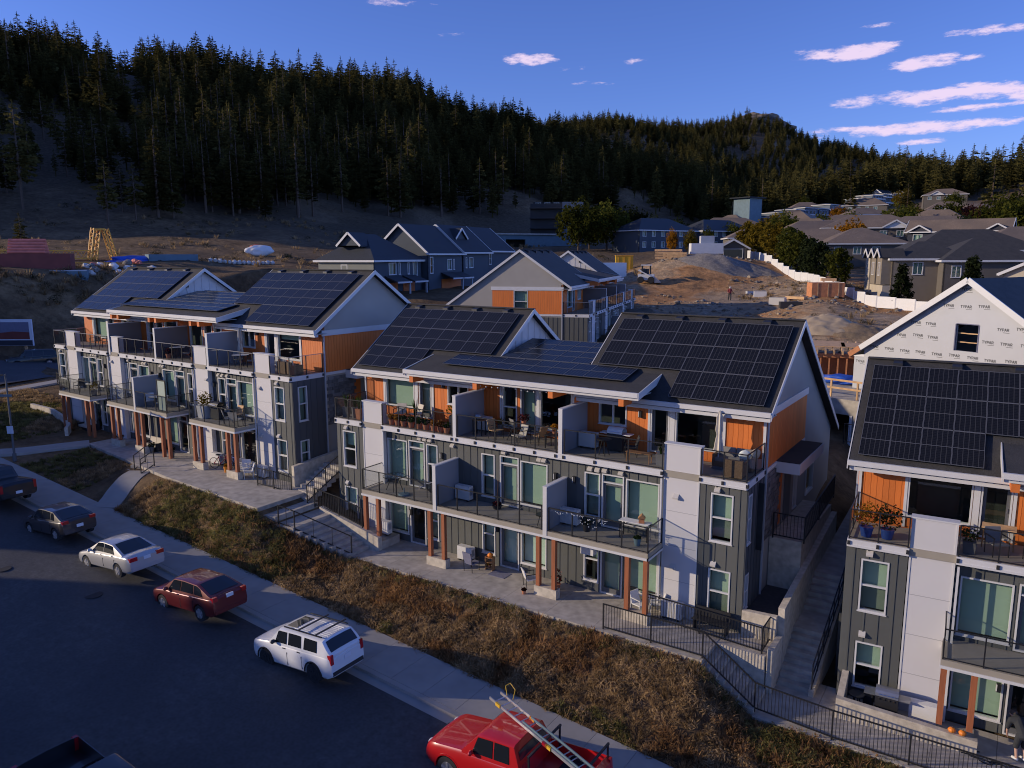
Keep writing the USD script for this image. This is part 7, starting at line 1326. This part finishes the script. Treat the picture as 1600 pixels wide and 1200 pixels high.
to = thing('portable_toilet', 'grey portable toilet beside the wrapped house', 'portable toilet', (6.1, 27.2, 5.7), -20); MB().box(-.6, -.6, 0, .6, .6, 2.15).build('cabin', 'trim_grey', to); MB().box(-.63, -.63, 2.151, .63, .63, 2.3).build('roof', 'plastic_white', to); fbox(MB(), front(.6), -.45, .45, .1, 2.0, .001, .03).build('door', 'alu', to); fbox(MB(), front(.6), -.15, .2, 1.1, 1.5, .031, .035).build('sign', 'plastic_white', to)
tp = MB().blob((4.3, 28.3, 5.95), .9, 3, 3, .3, (1.6, 1.1, .45)); tag(tp.build('tarp', 'tarp_blue'), 'crumpled dark blue tarp beside the portable toilet', 'tarp')
# tan townhouses at the right
tw_ = lambda: [('L', -2.6, -1.6, 4.1, 5.8, 'slider', 'blind_light'), ('L', 1.6, 2.6, 4.1, 5.8, 'slider', 'blind_light'), ('F', -3.0, -2.0, 3.6, 5.0, 'slider', 'blind'), ('F', 2.4, 3.4, 3.6, 5.0, 'slider', 'room')]
def tz(x, y): return gz(x, y) - .2
A1 = house('tan_house', 'tan two storey townhouse with twin gabled bays facing the lot', (3.4, 80.5, 8.9), 24, 9.0, 8.0, 5.2, 2.0, 'hip', 'tan_wall', 'shingle', [('F', -2.2, -1.0, 3.2, 4.7, 'slider', 'blind'), ('L', -3.3, -2.4, 2.9, 4.6, 'slider', 'blind_light')])
for i, (x, m) in enumerate(((-2.8, 'tan_wall'), (-.3, 'tan_wall'), (2.2, 'tan_light'))):
    # bays on the left (lot) side
    MB().box(-5.6, x - .95, 2.0 if i < 2 else -1, -4.51, x + .95, 5.3).build('bay', m, A1); window(A1, left(-5.6), x - .4, x + .4, 3.1, 4.7, 'slider', 'blind_light'); dormer(A1, -5.62, x, 5.3, .95, .85, 2.6, 'tan_dark', 'shingle', -math.pi / 2)
MB().box(-5.4, -3.9, -2, -4.51, 3.9, 1.9).build('ground_floor', 'tan_light', A1)
A2 = house('tan_house', 'tan townhouse wing with dark hip roof behind the conical cedar', (9.2, 82.0, 8.9), 24, 10.5, 9.5, 5.0, 2.6, 'hip', 'tan_dark', 'shingle', [('F', -4.4, -3.3, 2.9, 4.3, 'slider', 'blind')])
A3 = house('tan_house', 'dark roofed house behind the tan townhouse', (7.0, 96.0, 10.5), 24, 16, 10, 4.6, 2.8, 'hip', 'tan_dark', 'shingle', [])
bl = [(-20.5, 132, 12.0, 20, 17, 11, 5.0, 2.6, 'shingle_brown', 'long brown roofed house left of centre beyond the fence trees'), (-12, 128, 12.0, 24, 14, 12, 4.6, 2.8, 'shingle_brown', 'brown roofed house nearest the navy row'), (-25, 152, 14.2, 30, 18, 11, 5.0, 2.7, 'shingle_brown', 'brown roofed house behind the fence trees'), (-14.5, 155, 15.0, 18, 20, 12, 5.2, 2.8, 'shingle_brown', 'large brown roofed house below the rounded trees'),
      (-4, 164, 14.6, 22, 22, 12, 5.2, 3.0, 'shingle_brown', 'brown roofed house with chimney behind the navy row'), (12.5, 132, 13.0, 20, 14, 12, 3.4, 2.8, 'shingle_brown', 'grey brown hip roofed house at the right edge'), (-33, 166, 15.4, 28, 13, 9, 4.6, 2.4, 'shingle_brown', 'small brown roofed house at the left of the roofs'), (-39, 150, 13.8, 28, 10, 8, 4.6, 2.2, 'shingle_brown', 'small house behind the yellow fence trees'), (-27, 180, 16.0, 24, 16, 10, 4.8, 2.4, 'shingle_brown', 'brown roofed house below the slate terraces')]
g = np.random.default_rng(41)
for i, (r_, f_) in enumerate(((72, 190), (92, 200), (112, 205), (60, 222), (82, 232), (104, 244), (128, 214), (126, 252), (146, 240), (78, 270), (104, 284), (132, 292), (156, 280), (90, 318), (120, 332), (150, 330), (176, 318), (140, 372), (172, 384))):
    x, y = site(r_, f_); bl.append((x, y, gz(x, y), 15 + g.normal(0, 14), 13 + 4 * g.random(), 10, 4.6 + 1.2 * g.random(), 2.4 + .8 * g.random(), 'shingle_brown', 'brown roofed house farther up the valley, ' + ['nearest', 'second', 'third', 'fourth', 'farthest'][min(4, int((f_ - 185) / 45))] + ' row, ' + ['first', 'second', 'third', 'fourth', 'fifth', 'sixth'][i % 6] + ' from the left'))
for i, (x, y, z, rz, w, d, e, rh, rm, lab) in enumerate(bl):
    t = house('brown_roof_house', lab, (x, y, z), rz, w, d, e, rh, 'hip', 'tan_dark', rm, [('F', -w / 2 + 1.5 + 3.2 * k, -w / 2 + 2.9 + 3.2 * k, e - 2.0, e - .7, 'slider', 'blind') for k in range(int((w - 2) / 3.2))])
    if i > 8 and i % 2: dormer(t, -w * .2, -d / 2 - .4, e - .1, 2.2, 1.2, 4, 'trim', rm)
    if i in (0, 2, 3): dormer(t, w * .2, -d / 2 - .4, e - .1, 2.4, 1.3, 4, 'trim', rm)
MB().box(-.6, 2, 7, .6, 3.2, 9.3).build('chimney', 'tan_light', t)
nv = house('navy_house', 'dark navy row house with white windows below the brown roofs', (2.8, 150.5, 14.4), -4, 17.5, 8, 4.8, 2.2, 'gable', 'navy_wall', 'shingle_brown', [('F', -7.6 + 3.4 * k, -5.9 + 3.4 * k, 2.3, 4.1, 'slider', 'blind') for k in range(5)])
for x in (-6.5, 6.8): dormer(nv, x, -4.3, 4.6, 1.9, 1.1, 3, 'navy_wall', 'shingle_brown')
for i, (x, y, lab) in enumerate(((13.2, 63.0, 'beige gable with white rake boards at the right edge'), (20.5, 62.0, 'second gabled house cut by the right edge'))):
    house('gable_house', lab, (x + 3.2, y + 4, 8.6), -8, 6.8, 7, 4.2, 1.7, 'cross', 'tan_light', 'shingle', [])
# slate houses and apartment block at the foot of the hill
for i, (x, y, z, w, lab) in enumerate(((-63.5, 153.5, 15.6, 19, 'slate house with white windows behind the lot, left of two'), (-55.5, 176, 15.8, 20, 'dark blue slate house behind the lot, right of two'))):
    t = house('slate_house', lab, (x, y, z), 66, w, 10, 5.0, 3.0, 'hip', 'slate_wall', 'shingle_navy', [('F', -w / 2 + 1 + 3 * k, -w / 2 + 2.2 + 3 * k, z0, z0 + 1.4, 'slider', 'blind_light') for k in range(6) for z0 in (.8, 3.4)])
ap = thing('apartment_block', 'dark four storey apartment block with balconies at the foot of the hill', 'apartment block', (-107.5, 174, 17.5), 30)
MB().box(-4.6, -5, -2, 4.8, 6, 12.2).build('wall', 'apt_dark', ap); MB().box(4.81, -5.3, -2, 11.0, 6, 12.6).build('wall', 'blue_grey', ap)
for k in range(4):
    MB().box(-4.8, -6.6, 2.0 + 2.9 * k, 4.7, -5.01, 2.25 + 2.9 * k).build('balcony', 'apt_dark', ap)
    for x in (-3.4, -.6, 2.2): window(ap, front(5.0), x, x + 1.7, 2.6 + 2.9 * k, 4.5 + 2.9 * k, 'slider', 'room', 'trim_grey')
    window(ap, front(5.3), 5.6, 7.0, 2.8 + 2.9 * k, 4.4 + 2.9 * k, 'slider', 'room', 'trim_grey')
pk = thing('parking_podium', 'low concrete podium with dark openings below the apartment block', 'podium', (-98.5, 150, 15.5), 62); wall(pk, front(0), (-17, -2, 17, 4.6), [(-13, -9.5, 0, 3.2), (-7, -1, 0, 3.4)], 'teal_grey', .4); MB().box(-17.2, -.4, 4.61, 17.2, 9, 5.0).build('roof_slab', 'concrete', pk); MB().box(-17, 4, -2, 17, 4.2, 4.6).build('back_wall', 'room', pk)
# terraces and white houses far up the valley
g = np.random.default_rng(77)
ORD = 'first second third fourth fifth sixth seventh eighth ninth tenth eleventh twelfth last'.split()
for i in range(13):
    k = i / 12; x, y = -80 + 34 * k, 306 + 128 * k; z = gz(x, y); e = 9.5 - 2.5 * k
    t = house('terrace_block', f'slate terraced block far up the valley, {ORD[i]} from the left', (x, y, z - 2), 72 + g.normal(0, 3), 9.2, 9, e, .9, 'hip', 'blue_grey', 'shingle_navy', [('F', -3.6 + 2.5 * q, -2.0 + 2.5 * q, zz, zz + 1.7, 'slider', 'room') for q in range(3) for zz in (3.4, 6.0)], group=None)
    for zz in (2.7, 5.4): MB().box(-4.5, -6.2, zz, 4.5, -4.51, zz + .5).build('balcony', 'trim', t)
tb = thing('tower_block', 'slate tower at the left end of the far terraces', 'tower block', (-84, 297, 27), 70); MB().box(-4, -4, -4, 4, 4, 10.6).build('wall', 'teal_grey', tb); MB().box(-5.5, -5, 10.61, 5.5, 5, 11.0).build('roof_slab', 'shingle_navy', tb)
for z0 in (1.5, 4.5, 7.5): window(tb, front(4.0), -2.5, 2.0, z0, z0 + 1.8, 'slider', 'room')
wh = [(1372 + 9.5 * i, 342 - 1.6 * i + g.normal(0, 2), 420 + 9 * i) for i in range(15)] + [(1485, 306, 560), (1500, 300, 580), (1512, 309, 560), (1524, 304, 575), (1495, 315, 540)]
for i, (u, v, D) in enumerate(wh):
    r_ = (u - 800) / 1191 * D * .985; x, y = site(r_, D); z = gz(x, y); house('pale_house', f'small pale house high in the far valley, {["left", "middle", "right"][min(2, i // 5)] if i < 15 else "upper"} cluster, {["nearest the terraces", "second along", "third along", "fourth along", "last along"][i % 5]}', (x, y, z), 60 + g.normal(0, 25), 7.5, 7, 4.6, 2.2, 'gable', 'tan_light' if i % 3 else 'trim_grey', 'shingle_brown' if i % 2 else 'shingle_navy', [('F', -2.4, -1.0, 2.4, 3.9), ('F', .8, 2.2, 2.4, 3.9)])
# ------------------------------------------------------------------ building lot, storage yard, people
def yard(x, y): return gz(x, y)
z = 13.6
cr = thing('crane', 'yellow tower crane sections lying and standing in the storage yard', 'crane')
def truss(t, a, b, w, m='crane_yellow', n=12, vert=False):
    a, b = np.array(a, float), np.array(b, float); d = (b - a) / np.linalg.norm(b - a); up = np.array([0, 0, 1.0]) if abs(d[2]) < .9 else np.array([1.0, 0, 0]); s = np.cross(d, up); s /= np.linalg.norm(s); u = np.cross(s, d)
    ch = MB(); C4 = [s * w / 2 + u * w / 2, -s * w / 2 + u * w / 2, -s * w / 2 - u * w / 2, s * w / 2 - u * w / 2]
    for c in C4: ch.bar(a + c, b + c, .13)
    ch.build('chord', m, t); lc = MB()
    for i in range(n):
        p, q = a + (b - a) * i / n, a + (b - a) * (i + 1) / n; mid = (p + q) / 2
        for k in range(4): c0, c1 = C4[k], C4[(k + 1) % 4]; lc.bar(p + c0, mid + c1, .07); lc.bar(mid + c1, q + c0, .07)
    lc.build('lacing', m, t)
truss(cr, (-107.5, 19.0, 14.9), (-97.9, 32.2, 14.9), 1.1, n=12); truss(cr, (-98.1, 31.6, 13.9), (-97.7, 32.3, 18.6), .9, n=5); truss(cr, (-97.3, 33.4, 18.5), (-97.0, 34.3, 14.0), .7, n=4); truss(cr, (-95.8, 26.3, 13.3), (-92.6, 33.0, 13.1), 1.0, n=7)
MB().bar((-97.9, 32.0, 18.4), (-97.3, 33.4, 18.5), .3).build('head', 'crane_yellow', cr)
ct = thing('container', 'long rust red shipping container at the edge of the storage yard', 'container', (-92.4, 19.4, 12.4), math.degrees(math.atan2(5, 4.0))); MB().box(-6.0, -1.2, 0, 6.0, 1.2, 2.6).build('body', 'rust_red', ct)
for i in range(30): fbox(MB(), front(1.2), -5.9 + i * .4, -5.7 + i * .4, .1, 2.5, 0, .04).build('corrugation', 'rust_red', ct)
ct = thing('container', 'low teal grey container below the rust red one', 'container', (-88.6, 22.4, 11.3), math.degrees(math.atan2(5, 4.0))); MB().box(-3.2, -1.0, 0, 3.2, 1.0, 1.6).build('body', 'teal_grey', ct); MB().box(-3.2, -1.03, 1.45, 3.2, -1.001, 1.6).build('edge', 'trim_grey', ct)
pp = thing('pipe_stack', 'stack of pinkish pipes on top of the rust red container', 'pipes', (-92.2, 20.4, 15.0), 50)
for i in range(5):
    for k in range(5 - i): MB().tube((-2.0, -1.0 + k * .42 + i * .21, .2 + i * .36), (2.2, -1.0 + k * .42 + i * .21, .2 + i * .36), .2, k=9).build('pipe', 'pipe_red', pp)
tag(MB().blob((-95.2, 36.5, 14.0), 1.1, 5, 3, .25, (1.5, 3.6, .65)).build('tarp', 'tarp_blue'), 'bright blue tarp over a long stack behind the left roof', 'tarp')
tr = thing('trailer', 'slate trailer behind the blue tarp', 'trailer', (-93.2, 41.0, 13.2), 72); MB().box(-3.5, -1.1, .6, 3.5, 1.1, 1.7).build('body', 'teal_grey', tr)
for x in (-2, 2): MB().tube((x, -1.1, .45), (x, 1.1, .45), .45, k=14).build('wheel', 'rubber', tr)
for i, (x, y) in enumerate(((-94.4, 33.8), (-94.0, 34.9))):
    st_ = thing('pallet_stack', ['stack of pale pallets between the crane and the tarp', 'second stack of pallets beside the tarp'][i], 'pallets', (x, y, 12.9), 60)
    for k in range(7): MB().box(-.6, -.6, .16 * k, .6, .6, .16 * k + .12).build('pallet', 'lumber', st_)
g = np.random.default_rng(12)
for i in range(16):
    x, y = -91.5 + 5 * g.random(), 25.5 + 9 * g.random(); tag(MB().blob((x, y, gz(x, y) + .15), .35 + .25 * g.random(), i, 1, .4, (1.3, 1, .8)).build('rubble', ['pipe_red', 'plastic_white', 'rubble', 'lamp_grey'][i % 4]), f'{["red", "white", "grey", "pale"][i % 4]} lump of scrap below the crane, {["first", "second", "third", "fourth"][i // 4]} of its colour from the left', 'scrap')
for i in range(14):
    t_ = i / 13; x, y = -91.2 + 6.4 * t_, 46.2 + 6.6 * t_; tag(MB().blob((x, y, gz(x, y) + .25), .28 + .12 * g.random(), 30 + i, 1, .3).build('boulder', 'lamp_grey'), 'pale boulder in the line behind the left building', 'boulder', 'pale boulders behind the left building')
tk = thing('wrapped_tank', 'pale wrapped tank with pink top beside the hill road', 'tank', (-102.2, 64.2, gz(-102.2, 64.2) - .1), 56); MB().blob((0, 0, 1.0), 1.25, 4, 3, .12, (2.0, .9, .85)).build('cover', 'plastic_white', tk); MB().blob((-.4, 0, 1.75), .6, 6, 2, .2, (2.0, .8, .6)).build('pink_wrap', 'pipe_red', tk)
# lot
to = thing('portable_toilet', 'yellow portable toilet at the far side of the lot', 'portable toilet', (-44.2, 95.5, gz(-44.2, 95.5)), 30); MB().box(-1.5, -.8, 0, 1.5, .8, 2.5).build('cabin', 'yellow', to); MB().box(-1.55, -.85, 2.5, 1.55, .85, 2.65).build('roof', 'crane_yellow', to)
for x in (-1.0, 0, 1.0): MB().box(x - .03, -.85, .1, x + .03, -.8, 2.4).build('seam', 'crane_yellow', to)
sc = thing('site_container', 'white site container with dark slots beside the yellow toilet', 'container', (-41.4, 84.9, gz(-41.4, 84.9) - .2), 40); MB().box(-2.2, -1.2, 0, 2.2, 1.2, 2.8).build('body', 'plastic_white', sc)
for i in range(7): fbox(MB(), front(1.2), -2.0 + i * .5, -1.75 + i * .5, 1.6, 2.5, .001, .03).build('slot', 'plastic_black', sc)
sk = thing('skid_loader', 'white skid steer loader parked on the lot', 'loader', (-31.5, 76.3, gz(-31.5, 76.3)), 20, sc=(1.25, 1.25, 1.25))
MB().box(-.9, -.6, .35, .9, .6, 1.0).build('body', 'plastic_white', sk); c_ = MB()
for x in (-.5, .5):
    for y in (-.5, .5): c_.bar((x, y, 1.0), (x * .9, y, 2.0), .09)
c_.build('cab_frame', 'plastic_black', sk); MB().box(-.6, -.6, 2.0, .6, .6, 2.1).build('roof', 'plastic_white', sk); MB().box(-.4, -.4, 1.0, .3, .4, 1.6).build('seat', 'plastic_black', sk)
for x in (-.6, .6):
    for y in (-.72, .72): MB().tube((x, y - .12, .38), (x, y + .12, .38), .38, k=14).build('wheel', 'rubber', sk)
MB().hexa([(.95, -.8, .05), (1.7, -.8, .05), (1.7, .8, .05), (.95, .8, .05), (.95, -.8, .7), (1.3, -.8, .4), (1.3, .8, .4), (.95, .8, .7)]).build('bucket', 'steel', sk)
for y in (-.66, .66): MB().bar((-.9, y, 1.5), (1.1, y, .5), .12).build('arm', 'plastic_white', sk)
def lumber_stack(label, x, y, rz, w, d, nz, dz=0.0, m='lumber'):
    t = thing('lumber_stack', label, 'lumber', (x, y, gz(x, y) + dz), rz)
    for k in range(nz):
        MB().box(-w / 2 + g.normal(0, .05), -d / 2, .16 + .42 * k, w / 2 + g.normal(0, .05), d / 2, .48 + .42 * k).build('bundle', m, t); MB().box(-w / 2 + .3, -d / 2, .06 + .42 * k, -w / 2 + .4, d / 2, .155 + .42 * k).build('bearer', 'lumber_red', t); MB().box(w / 2 - .4, -d / 2, .06 + .42 * k, w / 2 - .3, d / 2, .155 + .42 * k).build('bearer', 'lumber_red', t)
lumber_stack('tall stack of sawn lumber behind the loader', -35.0, 93.2, 20, 4.4, 1.6, 4); lumber_stack('low stack of lumber before the rubble heap', -31.8, 88.0, 15, 3.6, 1.4, 2)
bx = thing('timber_box', 'orange brown plywood box beside the white fence', 'box', (-5.6, 70.6, gz(-5.6, 70.6) - .1), 28); MB().box(-1.9, -1.1, 0, 1.9, 1.1, 1.7).build('body', 'lumber_red', bx)
for x in (-1.2, 0, 1.2): MB().box(x - .06, -1.14, .05, x + .06, -1.1, 1.65).build('rib', 'lumber', bx)
lumber_stack('loose boards lying left of the plywood box', -8.4, 68.4, 160, 2.6, .7, 1, 0, 'lumber'); lumber_stack('boards on top of the plywood box', -5.4, 71.0, 20, 1.8, .8, 1, 1.62, 'lumber')
for i, (x, y, s) in enumerate(((-10.2, 66.8, .9), (-15.2, 77.0, .8), (-17.0, 78.5, .5))): cb = thing('concrete_block', ['pale concrete block left of the loose boards', 'pale crate in the middle of the lot', 'small pale crate beside the bigger one'][i], 'block', (x, y, gz(x, y) - .05), 20 * i); MB().box(-s, -s * .6, 0, s, s * .6, s * .95).build('block', ['lamp_grey', 'plastic_white', 'trim_grey'][i], cb); MB().box(-s * 1.02, -s * .62, s * .951, s * 1.02, s * .62, s).build('top', 'concrete', cb)
dg = thing('dark_crate', 'dark crate half buried in the weeds near the plywood box', 'crate', (-7.4, 61.6, gz(-7.4, 61.6) - .2), 25); MB().box(-1.2, -.5, 0, 1.2, .5, .75).build('crate', 'apt_dark', dg)
ws = thing('site_shed', 'white site trailer below the fence trees', 'shed', (-30.0, 96.8, gz(-30, 96.8)), 30); MB().box(-2.6, -1.2, .3, 2.6, 1.2, 2.0).build('body', 'plastic_white', ws); MB().box(-1.0, -.8, 2.001, 1.2, .8, 3.2).build('upper', 'trim_grey', ws); window(ws, front(1.2), -1.8, -.6, .9, 1.7, 'slider', 'room')
hs = house('shelter', 'little open shelter with orange beams below the fence trees', (-27.6, 103.0, gz(-27.6, 103)), 24, 4.6, 3.5, 2.0, 1.3, 'cross', 'tan_dark', 'shingle_brown', [('F', -1.6, 1.6, .1, 1.7, 'fix', 'room')])
fr_ = [(-30.5, 114.5), (-28.7, 111.8), (-24.2, 105.2), (-17.8, 95.1), (-11.0, 85.2), (-7.2, 78.1), (-2.6, 71.9), (.4, 68.8), (4.6, 66.7), (9.5, 64.5)]
for i, (a, b) in enumerate(zip(fr_[:-1], fr_[1:])):
    ft = thing('white_fence', 'white vinyl fence panel run, ' + ['farthest, behind the shelter', 'second farthest, under the yellow trees', 'under the brightest yellow tree', 'under the olive trees', 'under the dark green trees', 'behind the plywood box', 'left of the conical cedar', 'right of the conical cedar', 'nearest, beside the wrapped house'][i], 'fence')
    a, b = np.array(a), np.array(b); n = max(2, int(np.linalg.norm(b - a) / 2.4))
    for k in range(n):
        p, q = a + (b - a) * k / n, a + (b - a) * (k + 1) / n; z0 = min(gz(*p), gz(*q)); MB().bar((*p, z0 + .75), (*q, z0 + .75), .05, 1.3).build('panel', 'plastic_white', ft); MB().bar((*p, z0 - .2), (*p, z0 + 1.5), .13).build('post', 'plastic_white', ft)
def rough_mound(x, y, r, seed, sq):
    n = 46; a = np.linspace(-1.25, 1.25, n); A, B_ = np.meshgrid(a, a, indexing='ij'); P = np.column_stack([A.ravel() * 2.1 + seed, B_.ravel() * 2.1, np.zeros(n * n)]); rr = np.hypot(A, B_).ravel(); f1, f2 = meshkit.fbm(P, 5, seed), meshkit.fbm(P * 3.1, 4, seed + 3)
    h = np.clip(1 - rr * (.75 + .7 * (f1 - .5)), -.25, 1) ** 1.0; h = h * (.75 + .8 * (f1 - .5)) + (f2 - .5) * .22; X_, Y_ = x + A.ravel() * r * sq[0], y + B_.ravel() * r * sq[1]
    z_ = ground_z(X_, Y_) - .12 + h * r * sq[2] - .5 * sst((rr - .95) / .3); ii_, jj_ = np.meshgrid(np.arange(n - 1), np.arange(n - 1), indexing='ij'); q_ = (ii_ * n + jj_).ravel()
    return MB().add(np.column_stack([X_, Y_, z_]), np.stack([q_, q_ + n, q_ + n + 1, q_ + 1], 1))
for i, (x, y, r, m, lab, sq) in enumerate(((-.5, 46.8, 2.6, 'sand', 'large sandy mound of earth beside the middle roof', (1.5, 1.0, .75)), (2.4, 46.0, 2.2, 'soil', 'weedy brown mound right of the sandy one', (1.4, 1, .65)), (-6.6, 48.6, 1.7, 'sand', 'small sandy mound left of the large one', (1.6, 1, .5)), (-24.5, 88.0, 3.6, 'rubble', 'grey rubble heap below the fence trees', (1.8, 1, .42)), (-21.5, 54.0, 2.6, 'soil', 'weedy bank of earth right of the sunny gable building', (1.8, 1, .5)), (-19.5, 90.0, 2.4, 'rubble', 'second rubble heap right of the first', (1.6, 1, .4)))):
    tag(rough_mound(x, y, r, 60 + i, sq).build('earth_mound', m, None, True), lab, 'mound')
# stones and clods over the lot
its = []; n_ = 2600; r_, f_ = g.uniform(14, 56, n_), g.uniform(58, 128, n_); P_ = CAM[:2] + r_[:, None] * RGT + f_[:, None] * FWD; zz = ground_z(P_[:, 0], P_[:, 1]); ok = fb(P_[:, 0], P_[:, 1], .12, 4, 3, 19) > .47
for i in np.nonzero(ok)[0]:
    if P_[i, 1] > 20: s_ = .08 + .26 * g.random() ** 3; its.append((P_[i, 0], P_[i, 1], zz[i], g.random() * 360, (s_ * 1.3, s_, s_ * .7), int(g.integers(0, 3))))
instancer('stones', 'stones and clods of earth scattered over the dirt lot', [(MB().blob((0, 0, .2), 1, 90 + k, 1, .4), ('rubble', 'soil', 'sand')[k]) for k in range(3)], its)
# people
def person(label, joints, radii, bones, cloth, loc, rz, parts):
    """joints: name -> xyz; bones: pairs; one smooth body; cloth: list of (bone list, material, grow)"""
    t = thing('person', label, 'person', loc, rz)
    def blobm(bs, gr=0.0):
        M = []
        for a, b in bs:
            s1 = manifold3d.Manifold.sphere(radii[a] + gr, 12).translate(list(joints[a])); s2 = manifold3d.Manifold.sphere(radii[b] + gr, 12).translate(list(joints[b])); M.append(manifold3d.Manifold.batch_hull([s1, s2]))
        m = M[0]
        for q in M[1:]: m += q
        mm_ = m.refine_to_length(.03).to_mesh(); tm_ = trimesh.Trimesh(mm_.vert_properties[:, :3], mm_.tri_verts, process=True); trimesh.smoothing.filter_taubin(tm_, iterations=8); return tm_
    obj('body', (lambda q: (np.array(q.vertices), np.array(q.faces)))(blobm(bones)), 'skin', t, True)
    for nm, bs, m, gr in cloth: obj(nm, (lambda q: (np.array(q.vertices), np.array(q.faces)))(blobm(bs, gr)), m, t, True)
    for nm, c, r, m, sq in parts: MB().blob(c, r, 2, 2, .04, sq).build(nm, m, t, True)
    return t
J = dict(hd=(0, .02, 1.63), nk=(0, 0, 1.47), ch=(0, 0, 1.30), wa=(0, 0, 1.08), hp=(0, 0, .95), sl=(.0, .19, 1.40), sr=(0, -.19, 1.40), el=(.05, .26, 1.13), er=(.03, -.26, 1.13), wl=(.2, .16, 1.06), wr=(.18, -.18, 1.0), fl=(.27, .12, 1.07), f2=(.26, -.14, .96), gl=(0, .10, .90), gr=(0, -.10, .90), kl=(.16, .10, .49), kr=(-.08, -.10, .50), al=(.10, .10, .09), ar=(-.28, -.10, .12), tl=(.26, .11, .04), tr=(-.14, -.11, .04))
Rd = dict(hd=.10, nk=.055, ch=.135, wa=.125, hp=.135, sl=.06, sr=.06, el=.042, er=.042, wl=.03, wr=.03, fl=.034, f2=.034, gl=.085, gr=.085, kl=.058, kr=.058, al=.042, ar=.042, tl=.035, tr=.035)
BN = [('hd', 'nk'), ('nk', 'ch'), ('ch', 'wa'), ('wa', 'hp'), ('ch', 'sl'), ('ch', 'sr'), ('sl', 'el'), ('sr', 'er'), ('el', 'wl'), ('er', 'wr'), ('wl', 'fl'), ('wr', 'f2'), ('hp', 'gl'), ('hp', 'gr'), ('gl', 'kl'), ('gr', 'kr'), ('kl', 'al'), ('kr', 'ar'), ('al', 'tl'), ('ar', 'tr')]
px, py = -17.5, 71.3
person('person in dark red jacket and white helmet walking across the dirt lot', J, Rd, BN, [('jacket', [('nk', 'ch'), ('ch', 'wa'), ('wa', 'hp'), ('ch', 'sl'), ('ch', 'sr'), ('sl', 'el'), ('sr', 'er'), ('el', 'wl'), ('er', 'wr')], 'cloth_red', .022), ('trousers', [('hp', 'gl'), ('hp', 'gr'), ('gl', 'kl'), ('gr', 'kr'), ('kl', 'al'), ('kr', 'ar')], 'cloth_dark', .02), ('shoe', [('al', 'tl')], 'rubber', .012), ('shoe', [('ar', 'tr')], 'rubber', .012)], (px, py, gz(px, py)), -60, [('helmet', (0, .02, 1.70), .125, 'plastic_white', (1, 1, .7)), ('nose', (.10, .02, 1.62), .02, 'skin', (1, 1, 1))])
K = dict(J); K.update(hd=(.55, .0, 1.28), nk=(.40, 0, 1.27), ch=(.24, 0, 1.22), wa=(.06, 0, 1.06), hp=(-.08, 0, .93), sl=(.30, .19, 1.22), sr=(.30, -.19, 1.22), el=(.36, .24, .93), er=(.38, -.22, .93), wl=(.42, .20, .68), wr=(.44, -.18, .68), fl=(.43, .18, .60), f2=(.45, -.16, .60), gl=(-.06, .10, .88), gr=(-.06, -.10, .88), kl=(.03, .12, .48), kr=(.03, -.12, .48), al=(-.06, .12, .09), ar=(-.06, -.12, .09), tl=(.12, .13, .04), tr=(.12, -.13, .04))
xx = W3(5.62, -1.0, .02)
bp = person('person in dark grey shirt bending forward on the right patio', K, Rd, BN, [('shirt', [('nk', 'ch'), ('ch', 'wa'), ('wa', 'hp'), ('ch', 'sl'), ('ch', 'sr'), ('sl', 'el'), ('sr', 'er')], 'cloth_dark', .03), ('shorts', [('hp', 'gl'), ('hp', 'gr'), ('gl', 'kl'), ('gr', 'kr')], 'cloth_dark', .03), ('shoe', [('al', 'tl')], 'plastic_white', .012), ('shoe', [('ar', 'tr')], 'plastic_white', .012)], xx, 120, [('hair', (.53, 0, 1.34), .112, 'bark', (1, 1, .85)), ('nose', (.64, 0, 1.24), .02, 'skin', (1, 1, 1))])
for sg in (-1, 1):
    hj = np.array(K['fl' if sg > 0 else 'f2'])
    for k in range(5):
        a = hj + np.array([.012 * (k - 2), .0, -.01]); L_ = (.055, .075, .08, .075, .06)[k]; MB().tube(a, a + np.array([.006 * (k - 2) + (.03 if k == 0 else .0), -.012 * sg, -L_ * .6]), .009, .008, 6).tube(a + np.array([.006 * (k - 2) + (.03 if k == 0 else 0), -.012 * sg, -L_ * .6]), a + np.array([.006 * (k - 2) + (.03 if k == 0 else 0), -.03 * sg, -L_]), .008, .006, 6).build('finger', 'skin', bp)
